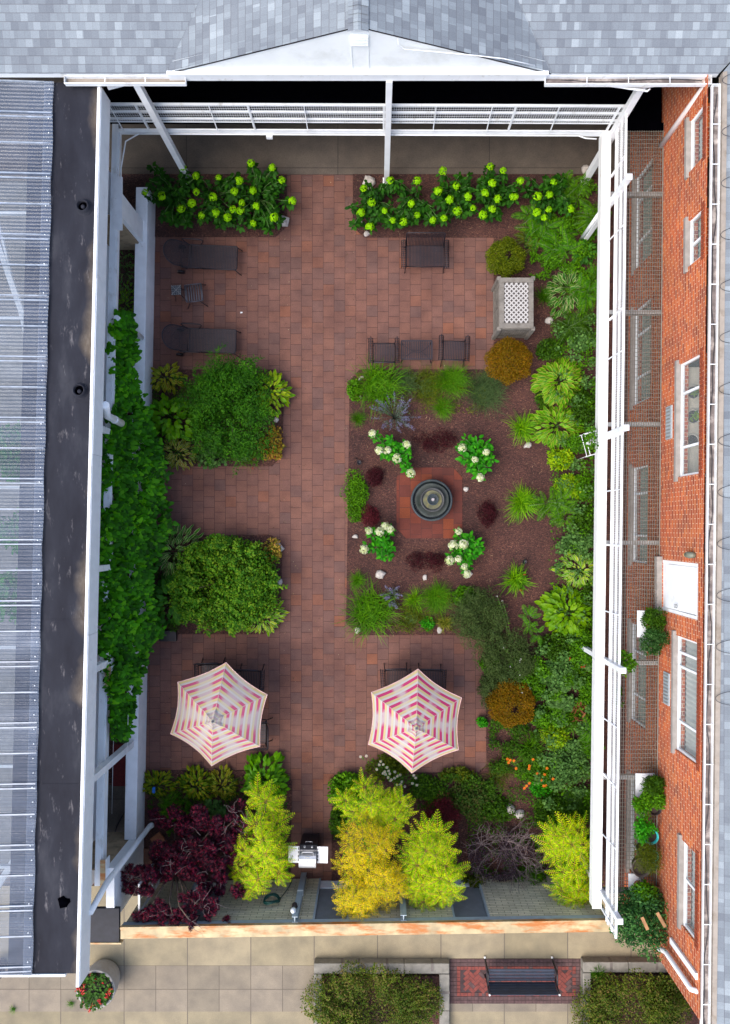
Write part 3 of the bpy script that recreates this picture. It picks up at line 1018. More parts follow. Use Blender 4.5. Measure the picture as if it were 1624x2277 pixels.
def gutter(name, pa, pb, w, side, mat_in, mat_out, parent, hangers=True, depth=.10, z=0, seg=.75):
    """open trough from pa to pb, width w towards 'side' (unit vec)"""
    pa = Vector(pa); pb = Vector(pb); sv = Vector(side)
    m = MB()
    dn = Vector((0, 0, -depth))
    m.face([pa + dn, pb + dn, pb + dn + sv * w, pa + dn + sv * w], 0)
    m.bar(pa + sv * w, pb + sv * w, .018, .018, 1)
    m.bar(pa + sv * w + dn / 2, pb + sv * w + dn / 2, .008, depth, 1)
    m.bar(pa + dn / 2, pb + dn / 2, .008, depth, 1)
    ln = (pb - pa).length; d = (pb - pa).normalized()
    for e in (pa, pb): m.bar(e + dn / 2, e + sv * w + dn / 2, .008, depth, 1)
    o = m.build(name, [mat_in, mat_out], parent)
    if hangers:
        h = MB()
        k = int(ln / seg)
        for i in range(1, k):
            c = pa + d * (ln * i / k); h.bar(c + Vector((0, 0, -.01)), c + sv * w + Vector((0, 0, -.01)), .016, .008)
        h.build('hanger', mat_out, o)
    return o


a = P(142, 164, 4.86); b = P(412, 164, 4.86)
gutter('gutter', (a[0], YE - .005, 4.84), (b[0], YE - .005, 4.84), .155, (0, -1, 0), M['beige_gutter'], M['white'], nb, seg=.85)
a = P(1214, 164, 4.86)
gutter('gutter', (a[0], YE - .005, 4.84), (7.1, YE - .005, 4.84), .17, (0, -1, 0), M['gutter_dark'], M['white'], nb, seg=.88)
# soffit pieces carrying the posts
m = MB()
def tri(us, z):
    return [tuple(P(u, v, z)) for u, v in us]
t1 = xy([(1262, 178), (1415, 197), (1530, 178), (1500, 168), (1300, 168)], 4.6)
m.prism(t1, 4.55, 4.62)
t1 = xy([(235, 182), (300, 182), (240, 197)], 4.55)
m.prism(t1, 4.5, 4.57)
m.build('soffit', M['white'], nb)
m = MB(); m.tube([P(1275, 174, 4.66), P(1340, 186, 4.66), P(1395, 196, 4.66), P(1440, 202, 4.66), P(1446, 197, 4.66)], .022, 6)
m.build('conduit', M['white'], nb)
# back wall of the passage under the roof (deep black behind)
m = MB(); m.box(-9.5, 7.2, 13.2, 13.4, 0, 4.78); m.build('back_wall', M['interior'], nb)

# ------------------------------------------------------------------ east brick building
bb = empty('brick_building', (0, 0, 0), 0, 'orange red brick building on the right with white windows and grey shingle roof', 'building')
YA, YB = 13.0, -10.42
wins_up = [  # (y0,y1,z0,z1,kind)
    (7.98, 9.14, 3.95, 4.66, 'small'), (5.86, 6.90, 3.95, 4.62, 'green'), (1.18, 3.78, 3.52, 4.62, 'pots'),
    (-1.98, -.76, 2.62, 4.62, 'door'), (-5.10, -2.46, 3.48, 4.62, 'curtain'), (-8.92, -7.0, 3.92, 4.62, 'double')]
def lw(u, v): return (1175 - v) * 20.1 / F
wins_lo = [(lw(0, 600), lw(0, 395), .45, 1.72, 'lo'), (lw(0, 902), lw(0, 690), .45, 1.72, 'lo'), (lw(0, 1250), lw(0, 1040), .45, 1.62, 'lo'),
           (lw(0, 1600), lw(0, 1385), .45, 1.6, 'lo'), (lw(0, 1935), lw(0, 1725), .45, 1.6, 'lo')]
wins = wins_up + wins_lo
ys = sorted({YA, YB, *[w[0] for w in wins], *[w[1] for w in wins]})
m = MB()
TH = .22
def wall_piece(ya, yb, z0, z1):
    m.hexa([(WX(ya), ya, z0), (WX(ya) + TH, ya, z0), (WX(yb) + TH, yb, z0), (WX(yb), yb, z0),
            (WX(ya), ya, z1), (WX(ya) + TH, ya, z1), (WX(yb) + TH, yb, z1), (WX(yb), yb, z1)], 0)
b_ = MB()
# carve: for every strip in y collect openings and fill between
V = []; Fc = []
for ya, yb in zip(ys[:-1], ys[1:]):
    mid = (ya + yb) / 2
    ops = sorted([(w[2], w[3]) for w in wins if w[0] <= mid <= w[1]])
    z = 0
    for a0, a1 in ops:
        m.face([(WX(yb), yb, z), (WX(ya), ya, z), (WX(ya), ya, a0), (WX(yb), yb, a0)], 0)
        z = a1
    m.face([(WX(yb), yb, z), (WX(ya), ya, z), (WX(ya), ya, 4.90), (WX(yb), yb, 4.90)], 0)
for w in wins:                                  # reveals
    for (pa, pb) in (((w[0], w[2]), (w[0], w[3])), ((w[1], w[3]), (w[1], w[2])), ((w[0], w[3]), (w[1], w[3])), ((w[1], w[2]), (w[0], w[2]))):
        m.face([(WX(pa[0]), pa[0], pa[1]), (WX(pb[0]), pb[0], pb[1]), (WX(pb[0]) + TH, pb[0], pb[1]), (WX(pa[0]) + TH, pa[0], pa[1])], 0)
m.face([(WX(YB), YB, 0), (WX(YB), YB, 4.81), (WX(YB) + 6, YB, 4.81), (WX(YB) + 6, YB, 0)], 0)
m.build('wall', M['brick'], bb)
# soldier courses over the openings
for w in wins_up[:3] + wins_up[4:]:
    m = MB()
    n = int((w[1] - w[0] + .2) / .085)
    for i in range(n):
        y = w[0] - .1 + (i + .5) * (w[1] - w[0] + .2) / n
        m.hexa([(WX(y) - .012, y - .034, w[3] + .01), (WX(y) + .02, y - .034, w[3] + .01), (WX(y) + .02, y + .034, w[3] + .01), (WX(y) - .012, y + .034, w[3] + .01),
                (WX(y) - .012, y - .034, w[3] + .17), (WX(y) + .02, y - .034, w[3] + .17), (WX(y) + .02, y + .034, w[3] + .17), (WX(y) - .012, y + .034, w[3] + .17)])
    m.build('lintel', M['soldier'], bb)
# rooms behind
m = MB(); m.box(7.95, 8.05, YB + .1, YA, 0, 4.9); m.box(7.2, 8.0, YB + .1, YA, 2.3, 2.42); m.build('inner_wall', M['interior'], bb)


def make_window(w, mulls, cur, name='window'):
    ya, yb, z0, z1, kind = w
    fr = MB(); ins = .07
    X = lambda y: WX(y) + ins
    t = .05
    def vbar(y, wd=.045): fr.box(X(y) - .02, X(y) + .035, y - wd / 2, y + wd / 2, z0 + .001, z1 - .001)
    def hbar(z, wd=.045, a=ya, b=yb):
        fr.hexa([(X(a) - .025, a + .001, z - wd / 2), (X(a) + .04, a + .001, z - wd / 2), (X(b) + .04, b - .001, z - wd / 2), (X(b) - .025, b - .001, z - wd / 2),
                 (X(a) - .025, a + .001, z + wd / 2), (X(a) + .04, a + .001, z + wd / 2), (X(b) + .04, b - .001, z + wd / 2), (X(b) - .025, b - .001, z + wd / 2)])
    hbar(z0 + .028, .05); hbar(z1 - .031)
    vbar(ya + .028, .05); vbar(yb - .028, .05)
    for y in mulls: vbar(y, .055)
    win = fr.build(name, M['white'], bb)
    g = MB(); g.face([(X(yb), yb, z0), (X(ya), ya, z0), (X(ya), ya, z1), (X(yb), yb, z1)])
    g.build('glass', M['glass'], win)
    if cur:
        c = MB()
        n = int((yb - ya) / .06)
        for i in range(n):
            a = ya + (yb - ya) * i / n; b = ya + (yb - ya) * (i + 1) / n
            dx0 = .14 + .02 * (i % 2); dx1 = .14 + .02 * ((i + 1) % 2)
            c.face([(X(b) + dx1, b, z0 + .05), (X(a) + dx0, a, z0 + .05), (X(a) + dx0, a, z1), (X(b) + dx1, b, z1)])
        c.build('curtain', cur, win)
    s = MB()
    s.hexa([(WX(ya) - .06, ya - .1, z0 - .12), (WX(ya) + .03, ya - .1, z0 - .15), (WX(yb) + .03, yb + .1, z0 - .15), (WX(yb) - .06, yb + .1, z0 - .12),
            (WX(ya) - .06, ya - .1, z0 - .005), (WX(ya) + .06, ya - .1, z0 + .012), (WX(yb) + .06, yb + .1, z0 + .012), (WX(yb) - .06, yb + .1, z0 - .005)])
    s.build('sill', M['stone'], win, bevel=.008)
    return win


mk = [make_window(wins_up[0], [], M['curtain']), make_window(wins_up[1], [6.32], M['curtain_green']),
      make_window(wins_up[2], [1.85, 3.08], None), make_window(wins_up[4], [-4.42, -3.16, -2.84], M['curtain']),
      make_window(wins_up[5], [-7.86], M['curtain'])]
for w in wins_lo:
    make_window(w, [w[0] + (w[1] - w[0]) * .28, w[0] + (w[1] - w[0]) * .72], M['curtain_green'])
# white service door ajar
w = wins_up[3]; ya, yb, z0, z1 = w[:4]
d = MB()
X = lambda y: WX(y) + .06
for y in (ya + .04, yb - .04): d.box(X(y) - .05, X(y) + .03, y - .04, y + .04, z0, z1)
d.box(X(ya) - .05, X(ya) + .03, ya, yb, z1 - .07, z1)
dr = d.build('door', M['white'], bb)
d = MB()
hx, hy = X(yb) - .01, yb - .09
d.hexa([(hx - .10, ya + .1, z0 + .3), (hx - .06, ya + .1, z0 + .3), (hx + .0, hy, z0 + .22), (hx - .04, hy, z0 + .22),
        (hx - .05, ya + .1, z1 - .08), (hx - .01, ya + .1, z1 - .08), (hx + .03, hy, z1 - .08), (hx - .01, hy, z1 - .08)])
d.build('door_leaf', M['white'], dr, bevel=.004)
d = MB(); d.box(X(ya) - .03, X(ya) + .0, ya + .08, yb - .08, z0, z0 + .30); d.build('lower_panel', M['white_dirty'], dr)
d = MB()
for k in (0, 1): d.tube([(hx - .12, ya + .2 + .04 * math.cos(t), 3.55 + k * .09 + .04 * math.sin(t)) for t in np.linspace(0, 6.28, 10)], .008, 5)
d.build('handle', M['grey_metal'], dr)
d = MB(); d.box(WX(ya) - .12, WX(ya) + .05, ya - .08, yb + .08, z0 - .15, z0 - .002); d.build('sill', M['stone'], dr, bevel=.01)
# wall lamp beside the door
lm = MB(); lz = 4.36; ly = -.58
lm.tube([(WX(ly), ly, lz + .1), (WX(ly) - .06, ly, lz + .1), (WX(ly) - .09, ly, lz + .02), (WX(ly) - .09, ly, lz - .12)], [.06, .065, .075, .06], 12)
lp = lm.build('wall_lamp', M['olive'], bb)
lm = MB(); lm.tube([(WX(ly) - .09, ly, lz - .12), (WX(ly) - .09, ly, lz - .2), (WX(ly) - .09, ly, lz - .23)], [.05, .045, .02], 12)
lm.build('glass_globe', M['brass'], lp)
# air vents under two windows
for ya_, yb_ in ((2.12, 2.90), (-4.18, -3.42)):
    v = MB(); zz0, zz1 = 2.82, 3.16
    v.hexa([(WX(ya_) - .03, ya_, zz0), (WX(ya_) + .01, ya_, zz0), (WX(yb_) + .01, yb_, zz0), (WX(yb_) - .03, yb_, zz0),
            (WX(ya_) - .03, ya_, zz1), (WX(ya_) + .01, ya_, zz1), (WX(yb_) + .01, yb_, zz1), (WX(yb_) - .03, yb_, zz1)])
    vo = v.build('air_vent', M['grey_blue'], bb)
    v = MB()
    for i in range(9):
        y = ya_ + .05 + i * (yb_ - ya_ - .1) / 8
        v.box(WX(y) - .045, WX(y) - .031, y - .015, y + .015, zz0 + .04, zz1 - .03)
    v.build('louvre', M['grey_metal'], vo)
# the roof, its eave and heat cable
ZE2 = 4.92
def EX(y): return 6.952 + .0112 * (y + .3)        # outer (west) edge of the gutter
m = MB()
rx = lambda y: EX(y) + .20
YC = YE - .02
m.face([(rx(-16), -16, ZE2 + .07), (rx(-16) + 9, -16, ZE2 + .07 + 9 * .24), (rx(YC) + 9, YC + 9, ZE2 + .07 + 9 * .24), (rx(YC) + 7.5, YC + 9, ZE2 + .07 + 7.5 * .24), (rx(YC), YC, ZE2 + .07)][::-1], 0)
m.face([(rx(-16), -16, ZE2 - .05), (rx(-16), -16, ZE2 + .07), (rx(YC), YC, ZE2 + .07), (rx(YC), YC, ZE2 - .05)], 1)
m.face([(rx(-16), -16, ZE2 - .1), (rx(YC), YC, ZE2 - .1), (rx(YC) + 5, YC, ZE2 - .1), (rx(-16) + 5, -16, ZE2 - .1)], 1)
for p in m.f: pass
ro_ = m.build('roof', [M['shingle_y'], M['beige_gutter']], bb)
me = ro_.data
if me.polygons[0].normal.z < 0: me.polygons[0].flip()
gutter('gutter', (rx(-16) - .01, -16, ZE2), (rx(YC) - .01, YC - .2, ZE2), .17, (-1, 0, 0), M['gutter_dark'], M['white'], bb, seg=.82)
m = MB()
m.hexa([(rx(-16) - .005, -16, ZE2 - .02), (rx(-16) + .08, -16, ZE2 + .05), (rx(YC) + .08, YC, ZE2 + .05), (rx(YC) - .005, YC, ZE2 - .02),
        (rx(-16) - .005, -16, ZE2 + .085), (rx(-16) + .08, -16, ZE2 + .11), (rx(YC) + .08, YC, ZE2 + .11), (rx(YC) - .005, YC, ZE2 + .085)])
m.build('eave_flashing', M['beige_gutter'], bb)
m = MB()
pts = []
y = 9.4
while y > -4:
    x = rx(y)
    pts += [(x + 1.3, y + .40, ZE2 + .42), (x + .5, y + .22, ZE2 + .25), (x + .12, y + .12, ZE2 + .15), (x - .03, y + .04, ZE2 + .13), (x - .03, y - .05, ZE2 + .13),
            (x + .12, y - .12, ZE2 + .15), (x + .5, y - .16, ZE2 + .25), (x + 1.3, y - .30, ZE2 + .42)]
    y -= 1.08
# smooth the zig-zag
def chaikin(p, k=2):
    for _ in range(k):
        q = [p[0]]
        for a, b in zip(p[:-1], p[1:]):
            a = Vector(a); b = Vector(b); q += [tuple(a.lerp(b, .25)), tuple(a.lerp(b, .75))]
        q.append(p[-1]); p = q
    return p
m.tube(chaikin(pts), .0055, 5)
pts = [(rx(y) - .10 + .035 * math.sin(y * 2.1) + .02 * math.sin(y * 5), y, ZE2 - .04) for y in np.arange(9.2, -11, -.25)]
m.tube(pts, .009, 5)
pts = [(x, YE - .09 + .03 * math.sin(x * 2.3), ZE - .08) for x in np.arange(3.9, 6.9, .2)]
m.tube(pts, .009, 5)
m.build('heat_cable', M['black'], bb)
# downspouts
m = MB()
y = 9.45
m.tube([(7.04, 9.52, 4.75), (6.99, 9.44, 3.6), (6.94, 9.36, 2.45)], .065, 12)
m.build('downspout', M['beige_pipe'], bb)
m = MB()
y = -9.88
m.tube([(EX(y) + .02, y, 4.78), (WX(y) - .10, y, 4.7), (WX(y) - .10, y, 3.3), (WX(y) - .16, y - .02, 3.15), (WX(y) - .2, y - .05, 3.1)], .058, 12)
m.build('downspout', M['white_dirty'], bb)
m = MB()
y = -9.55
m.box(WX(y) - .05, WX(y) - .002, y - .07, y + .07, 3.4, 4.8)
m.build('corner_board', M['white'], bb)

# ------------------------------------------------------------------ steel walkway round the court
wk = empty('raised_walkway', (0, 0, 0), 0, 'white steel raised walkway with black deck at the top and grating beside the brick wall', 'walkway')
m = MB()
def nbY(x): return 9.74 - .004 * x
m.hexa([(BX(9.7), nbY(-6.4), 2.2), (RX(9.7) + .02, nbY(5.7), 2.2), (RX(9.7) + .02, nbY(5.7) + .03, 2.2), (BX(9.7), nbY(-6.4) + .03, 2.2),
        (BX(9.7), nbY(-6.4), 2.45), (RX(9.7) + .02, nbY(5.7), 2.45), (RX(9.7) + .02, nbY(5.7) + .03, 2.45), (BX(9.7), nbY(-6.4) + .03, 2.45)])
m.build('north_beam', M['white_dirty'], wk, bevel=.008)
EB = simple('white_beam_rust_spots', (.80, .80, .78), .5, var=.05, dirt=(.50, .20, .04), dscale=1.1, dthr=(.66, .72))
for ya, yb in ((-9.3, -3.225), (-3.215, 2.275), (2.285, 7.955), (7.965, 9.72)):
    m = MB()
    for d0, z0, z1 in ((.22, 2.12, 2.45), (.245, 2.452, 2.47)):
        m.hexa([(RX(ya) - d0, ya, z0), (RX(ya) - .02, ya, z0), (RX(yb) - .02, yb, z0), (RX(yb) - d0, yb, z0), (RX(ya) - d0, ya, z1), (RX(ya) - .02, ya, z1), (RX(yb) - .02, yb, z1), (RX(yb) - d0, yb, z1)])
    o = m.build('east_beam', EB, wk)
    k = MB()
    for yy in np.arange(ya + .25, yb, .9): k.lathe([(.013, 0), (.011, .008), (.001, .01)], (RX(yy) - .12, yy, 2.471), 7)
    k.build('bolts', M['grey_metal'], o)
m = MB()
m.hexa([(BX(-8.7) - .15, -8.75, 2.08), (BX(-8.7), -8.75, 2.08), (BX(9.9), 9.9, 2.2), (BX(9.9) - .15, 9.9, 2.2),
        (BX(-8.7) - .15, -8.75, 2.45), (BX(-8.7), -8.75, 2.45), (BX(9.9), 9.9, 2.45), (BX(9.9) - .15, 9.9, 2.45)])
m.bar((BX(-8.7) + .02, -8.7, 2.4), (BX(9.7) + .02, 9.7, 2.4), .03, .05)
m.build('west_beam', M['white'], wk)
m = MB()
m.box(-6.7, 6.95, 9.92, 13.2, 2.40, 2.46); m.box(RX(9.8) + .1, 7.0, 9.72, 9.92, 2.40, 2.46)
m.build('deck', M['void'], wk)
# grating: bearing bars and cross bars
m = MB()
GY0, GY1 = -9.4, 9.72
n = 20
for i in range(n + 1):
    f = i / n
    xa = RX(GY0) + .10 + (WX(GY0) - .02 - RX(GY0) - .10) * f; xb = RX(GY1) + .10 + (WX(GY1) - .02 - RX(GY1) - .10) * f
    m.bar((xa, GY0, 2.47), (xb, GY1, 2.47), .008 if i % 20 else .03, .03)
y = GY0
while y <= GY1:
    m.bar((RX(y) + .1, y, 2.475), (WX(y) - .02, y, 2.475), .007, .018); y += .10
m.build('grating', simple('grating_steel', (.20, .18, .15), .6, .3, var=.15), wk)
for y in (8.2, 5.3, 2.55, -.35, -3.3, -6.1, -8.9):
    m = MB(); m.bar((RX(y), y, 2.36), (WX(y) - .01, y, 2.36), .10, .14); m.build('joist', M['grey_metal'], wk)
m = MB()
zc_ = 2.30
m.tube([(-5.9, nbY(-6) - .03, zc_), (-2, nbY(-2) - .03, zc_), (2, nbY(2) - .03, zc_), (4.95, nbY(5) - .03, zc_), (5.15, nbY(5) - .05, zc_ - .08), (5.42, nbY(5) - .08, zc_ - .06)], .018, 6)
m.tube([(-5.9, nbY(-6) - .03, zc_), (BX(9.3) + .14, 9.55, zc_), (BX(8) + .05, 8.9, zc_ - .02), (BX(8) + .05, 7.9, zc_)], .018, 6)
m.box(-2.75, -2.6, nbY(-3) - .10, nbY(-3) - .001, 2.2, 2.30)
m.build('conduit', M['white'], wk)


def railing(label, pts_fn, s0, s1, posts, braces, name='railing', base=2.62, side=(0, -1)):
    """pts_fn(s) -> (x,y)"""
    r = empty(name, (0, 0, 0), 0, label, 'railing')
    zs = [(3.50, .05, .04), (3.20, .035, .05), (2.90, .035, .05), (2.76, .02, .02)]
    A, B = pts_fn(s0), pts_fn(s1)
    for z, w, h in zs:
        k = MB(); k.bar((*A, z), (*B, z), w, h); k.build('rail', M['white'], r)
    k = MB(); n = int(abs(s1 - s0) / .055)
    for i in range(n + 1):
        x, y = pts_fn(s0 + (s1 - s0) * i / n); k.bar((x, y, 2.77), (x, y, 3.49), .0045, .0045)
    z = 2.81
    while z < 3.49:
        k.bar((*A, z), (*B, z), .005, .005); z += .075
    k.build('wire_mesh', M['white'], r)
    for s in posts:
        x, y = pts_fn(s); k = MB(); k.bar((x, y, 2.46), (x, y, 3.49), .045, .045); k.build('rail_post', M['white'], r)
    for s in braces:
        x, y = pts_fn(s); k = MB()
        k.bar((x + side[0] * .02, y + side[1] * .02, 3.48), (x + side[0] * .08, y + side[1] * .08, 2.46), .02, .025); k.build('brace', M['white'], r)
    return r


nrf = lambda s: (s, 9.76 - .004 * s)
railing('white mesh railing running across the top below the gable', nrf, BX(9.7) - .1, RX(9.72), [-5.6, -3.0, .15, 3.2, 5.6], [-6.2, -3.9, -1.7, 1.35, 2.65, 4.2])
erf = lambda s: (RX(s), s)
railing('long white mesh railing on the right beside the grating', erf, 9.70, -9.45, [8.6, 5.1, 2.2, -.4, -3.2, -6.0, -9.3], [7.0, 4.1, .9, -2.0, -4.6, -7.4], side=(-1, 0))

# posts
def post(x, y, z0, z1, w, label, name='steel_post', cap=None, d=None, mat=None, foot=True):
    r = empty(name, (x, y, z0), 0, label, 'post', 'white steel posts around the court')
    k = MB(); d = d or w
    k.box(-w / 2, w / 2, -d / 2, d / 2, 0, z1 - z0); k.build('shaft', mat or M['white_dirty'], r, bevel=.006)
    if foot:
        k = MB(); k.box(-w * .75, w * .75, -d * .75, d * .75, .001, .02)
        for sx in (-1, 1): k.tube([(sx * w * .62, 0, .02), (sx * w * .62, 0, .05)], .012, 6)
        k.build('base_plate', M['white_dirty'], r)
    if cap:
        k = MB(); k.box(-w * .55, w * .55, -d * .55, d * .55, z1 - z0, z1 - z0 + .02); k.build('cap', M['white'], r)
    return r


post(-5.2, 9.62, .03, 4.6, .15, 'slim white post rising out of the left hydrangea bed to the roof gutter')
post(.25, 9.62, .03, 4.72, .14, 'slim white post in the middle of the top railing')
post(5.74, 9.62, .03, 4.6, .15, 'slim white post at the top right corner of the railing')
for y, lb in ((7.96, 'white post behind the ferns, the highest of those along the right railing'), (2.28, 'white post beside the small white trellis along the right railing'),
              (-3.22, 'white post by the red flowers along the right railing'), (-8.9, 'white post at the bottom end of the right railing')):
    x = RX(y) - .01
    r = post(x, y, .03, 3.80, .12, lb, cap=True, mat=M['white'])
    k = MB(); k.box(-.21, -.06, -.15, .15, 2.445, 2.46); k.box(-.16, -.10, -.05, .05, 2.46, 2.50); k.tube([(-.18, .1, 2.46), (-.18, .1, 2.49)], .02, 6); k.tube([(-.18, -.1, 2.46), (-.18, -.1, 2.49)], .02, 6)
    k.build('bracket', M['white'], r)
m = MB()
m.tube([(RX(7.96) - .11, 7.96, .03), (RX(7.96) - .11, 7.96, 2.1)], .05, 10)
tag(m.build('drain_pipe', M['white']), 'pale drain pipe strapped to the post behind the ferns', 'pipe')
# west posts
post(LX(-5.77) - .18, -5.77, .72, 4.3, .17, 'square white post slanting over the red mat on the low wall', foot=False)
post(BX(1.9) - .02, 2.35, 1.2, 4.3, .14, 'white post beside the round downspout above the vine', foot=False)
post(BX(-1) - .0, -.95, 1.2, 4.3, .14, 'stub of white post poking out of the middle of the vine', foot=False)
post(BX(-4) - .0, -3.3, 1.2, 4.3, .16, 'white post with cap plate at the lower edge of the vine', foot=False)
r = empty('beam_bracket', (BX(-3.6), -3.6, 2.46), 0, 'white steel bracket plate on the beam at the lower edge of the vine', 'bracket')
k = MB(); k.box(.0, .14, -.3, .22, 0, .03); k.build('plate', M['white_rust'], r); k = MB(); k.box(.12, .14, -.3, .22, -.25, 0); k.build('flange', M['white'], r)
r = empty('beam_bracket', (BX(-8.6), -8.4, 2.46), 0, 'rusty white steel bracket near the bottom downspout', 'bracket')
k = MB(); k.box(.0, .12, -.36, .3, 0, .03); k.build('plate', M['white_rust'], r); k = MB(); k.box(.12, .14, -.36, .3, -.25, 0.0); k.build('flange', M['white'], r)

# ------------------------------------------------------------------ low white wall on the west
m = MB()
ya, yb = -8.35, 9.15
T = .32
m.hexa([(LX(ya) - T, ya, 0), (LX(ya), ya, 0), (LX(yb), yb, 0), (LX(yb) - T, yb, 0), (LX(ya) - T, ya, .72), (LX(ya), ya, .72), (LX(yb), yb, .72), (LX(yb) - T, yb, .72)])
o = m.build('low_wall', M['white_dirty'], None, bevel=.01); tag(o, 'long low white garden wall along the left of the patio', 'wall')
# ------------------------------------------------------------------ western building
wb = empty('annex_building', (0, 0, 0), 0, 'flat building on the left with corrugated plastic roof and stained black strip', 'building')
ZW = 4.6
YN, YS = 9.62, -9.6
m = MB()
def mx(y): return FX(y) - 1.03        # line where the panels end
m.hexa([(mx(YS) - .5, YS, ZW - .2), (FX(YS) + .0, YS, ZW - .2), (FX(YN) + .0, YN, ZW - .2), (mx(YN) - .5, YN, ZW - .2),
        (mx(YS) - .5, YS, ZW), (FX(YS), YS, ZW), (FX(YN), YN, ZW), (mx(YN) - .5, YN, ZW)])
for yj in (3.05, -2.05, -5.6):
    m.hexa([(mx(yj), yj - .09, ZW), (FX(yj), yj - .09, ZW), (FX(yj), yj + .09, ZW), (mx(yj), yj + .09, ZW),
            (mx(yj), yj - .09, ZW + .006), (FX(yj), yj - .09, ZW + .006), (FX(yj), yj + .09, ZW + .006), (mx(yj), yj + .09, ZW + .006)])
m.build('flat_roof', M['membrane'], wb)
cuts = [YS - .25, -6.1, -2.3, 1.6, 5.4, YN - .12]
for k_, (ya, yb) in enumerate(zip(cuts[:-1], cuts[1:])):
    m = MB(); yb -= .006; e = .05 + .004 * (k_ % 2)
    m.hexa([(FX(ya) + .002, ya, 4.12), (FX(ya) + e, ya, 4.12), (FX(yb) + e, yb, 4.12), (FX(yb) + .002, yb, 4.12), (FX(ya) + .002, ya, ZW + .05), (FX(ya) + e, ya, ZW + .05), (FX(yb) + e, yb, ZW + .05), (FX(yb) + .002, yb, ZW + .05)])
    m.build('fascia', M['white_dirty'], wb)
m = MB(); m.bar((FX(YS) + .0, YS - .25, ZW + .065), (FX(YN) + .0, YN - .12, ZW + .065), .06, .03); m.build('edge_trim', M['white'], wb)
# roof vents
for i, (u, v, sq) in enumerate(((187, 461, False), (179, 869, True), (142, 2006, False))):
    c = P(u, v, ZW); m = MB()
    if i < 2:
        m.lathe([(.19, .0), (.16, .03), (.135, .05), (.13, .12), (.11, .12), (.10, -.10)], (c.x, c.y, ZW + .002), 20)
        if sq: m.box(c.x - .24, c.x + .24, c.y - .24, c.y + .24, ZW + .001, ZW + .012)
        vp = m.build('roof_vent', M['membrane'], wb, bevel=0)
        k = MB(); k.lathe([(.001, .03), (.10, .03)], (c.x, c.y, ZW + .004), 16); k.build('vent_opening', M['void'], vp)
        k = MB(); k.lathe([(.04, .0), (.045, .08), (.03, .10), (.001, .10)], (c.x + .02, c.y - .03, ZW + .035), 10); k.build('pipe_stub', M['membrane'], vp)
    else:
        m.lathe([(.13, 0), (.10, .05), (.06, .07), (.001, .07)], (c.x, c.y, ZW + .002), 12, wob=.3)
        m.build('roof_vent', M['void'], wb)
# corrugated panels: one sheet after another
y = YN - .02; i = 0
W_SH = .655
XO = -12.5
while y > YS - .1:
    ya_, yb_ = max(y - W_SH - .05, YS), y
    zl = .012 * (i % 2)
    n = int((ya_ - yb_) / -.0125) 
    V = []; Fi = []
    xs = [0, .35, 1]
    m = MB()
    for j in range(n + 1):
        yy = yb_ - j * .0125
        zz = ZW + .05 + zl + .006 * math.cos(yy / .078 * 2 * math.pi)
        xe = mx(yy) + .03 + (.02 if i % 3 else -.01)
        for xk, up in ((xe, 0), (xe - 1.2, .06), (XO, .35)):
            m.v.append((xk, yy, zz + up))
    for j in range(n):
        for k in range(2):
            a = j * 3 + k
            m.f.append((a, a + 1, a + 4, a + 3)); m.m.append(0)
    m.build('roof_panel', M['panel'], wb)
    m = MB()
    xe = mx(y) + .03
    for k in range(2 if i % 2 else 1):
        yl = y - .015 - k * (.10)
        m.hexa([(XO, yl - .014, ZW + .36), (xe, yl - .014, ZW + .045), (xe, yl + .014, ZW + .045), (XO, yl + .014, ZW + .36),
                (XO, yl - .014, ZW + .405), (xe, yl - .014, ZW + .078), (xe, yl + .014, ZW + .078), (XO, yl + .014, ZW + .405)])
    m.build('panel_lap', M['panel_lap'], wb)
    y -= W_SH; i += 1
m = MB()                                           # doubled translucent edge strip with screws
n = int((YN - YS) / .0125)
for j in range(n + 1):
    yy = YN - .02 - j * .0125
    zz = ZW + .073 + .006 * math.cos(yy / .078 * 2 * math.pi)
    wgl = .012 * math.sin(yy * 4)
    m.v.append((mx(yy) + .06 + wgl, yy, zz)); m.v.append((mx(yy) - .14, yy, zz + .01))
for j in range(n):
    a = j * 2; m.f.append((a, a + 1, a + 3, a + 2)); m.m.append(0)
m.build('edge_strip', M['panel'], wb)
m = MB()
for j in range(int((YN - YS) / .31)):
    yy = YN - .2 - j * .312
    m.lathe([(.014, 0), (.012, .012), (.001, .014)], (mx(yy) - .02 + .02 * math.sin(j * 3), yy, ZW + .088), 7)
m.build('screws', M['white'], wb)
# the frame below the panels
m = MB()
for y0_, y1_ in ((8.6, 3.2), (3.2, 3.2),):
    pass
m.bar(P(-60, 380, 4.0), P(86, 800, 4.0), .12, .10); m.bar(P(-30, 380, 4.0), P(70, 800, 4.0), .05, .08)
m.bar(P(-30, 2010, 4.0), P(110, 1790, 4.0), .14, .10)
for y in (6.9, 4.6, .9, -2.6, -5.2, -7.4): m.bar((-12, y, 4.35), (mx(y) - .3, y, 4.35), .06, .10)
m.build('rafter', M['white'], wb)
m = MB(); m.box(-13.5, mx(-9) - .3, -9.5, 9.6, 0, .1); m.build('floor', M['interior'], wb)
m = MB()
m.hexa([(mx(YS) - .3, YS, .1), (mx(YS) - .2, YS, .1), (mx(YN) - .2, YN, .1), (mx(YN) - .3, YN, .1), (mx(YS) - .3, YS, ZW - .2), (mx(YS) - .2, YS, ZW - .2), (mx(YN) - .2, YN, ZW - .2), (mx(YN) - .3, YN, ZW - .2)])
m.build('wall', M['white_dirty'], wb)
m = MB(); m.bar((-13, YS - .03, ZW + .03), (mx(YS) + .75, YS - .03, ZW - .02), .05, .10); m.build('gutter', M['white'], wb)
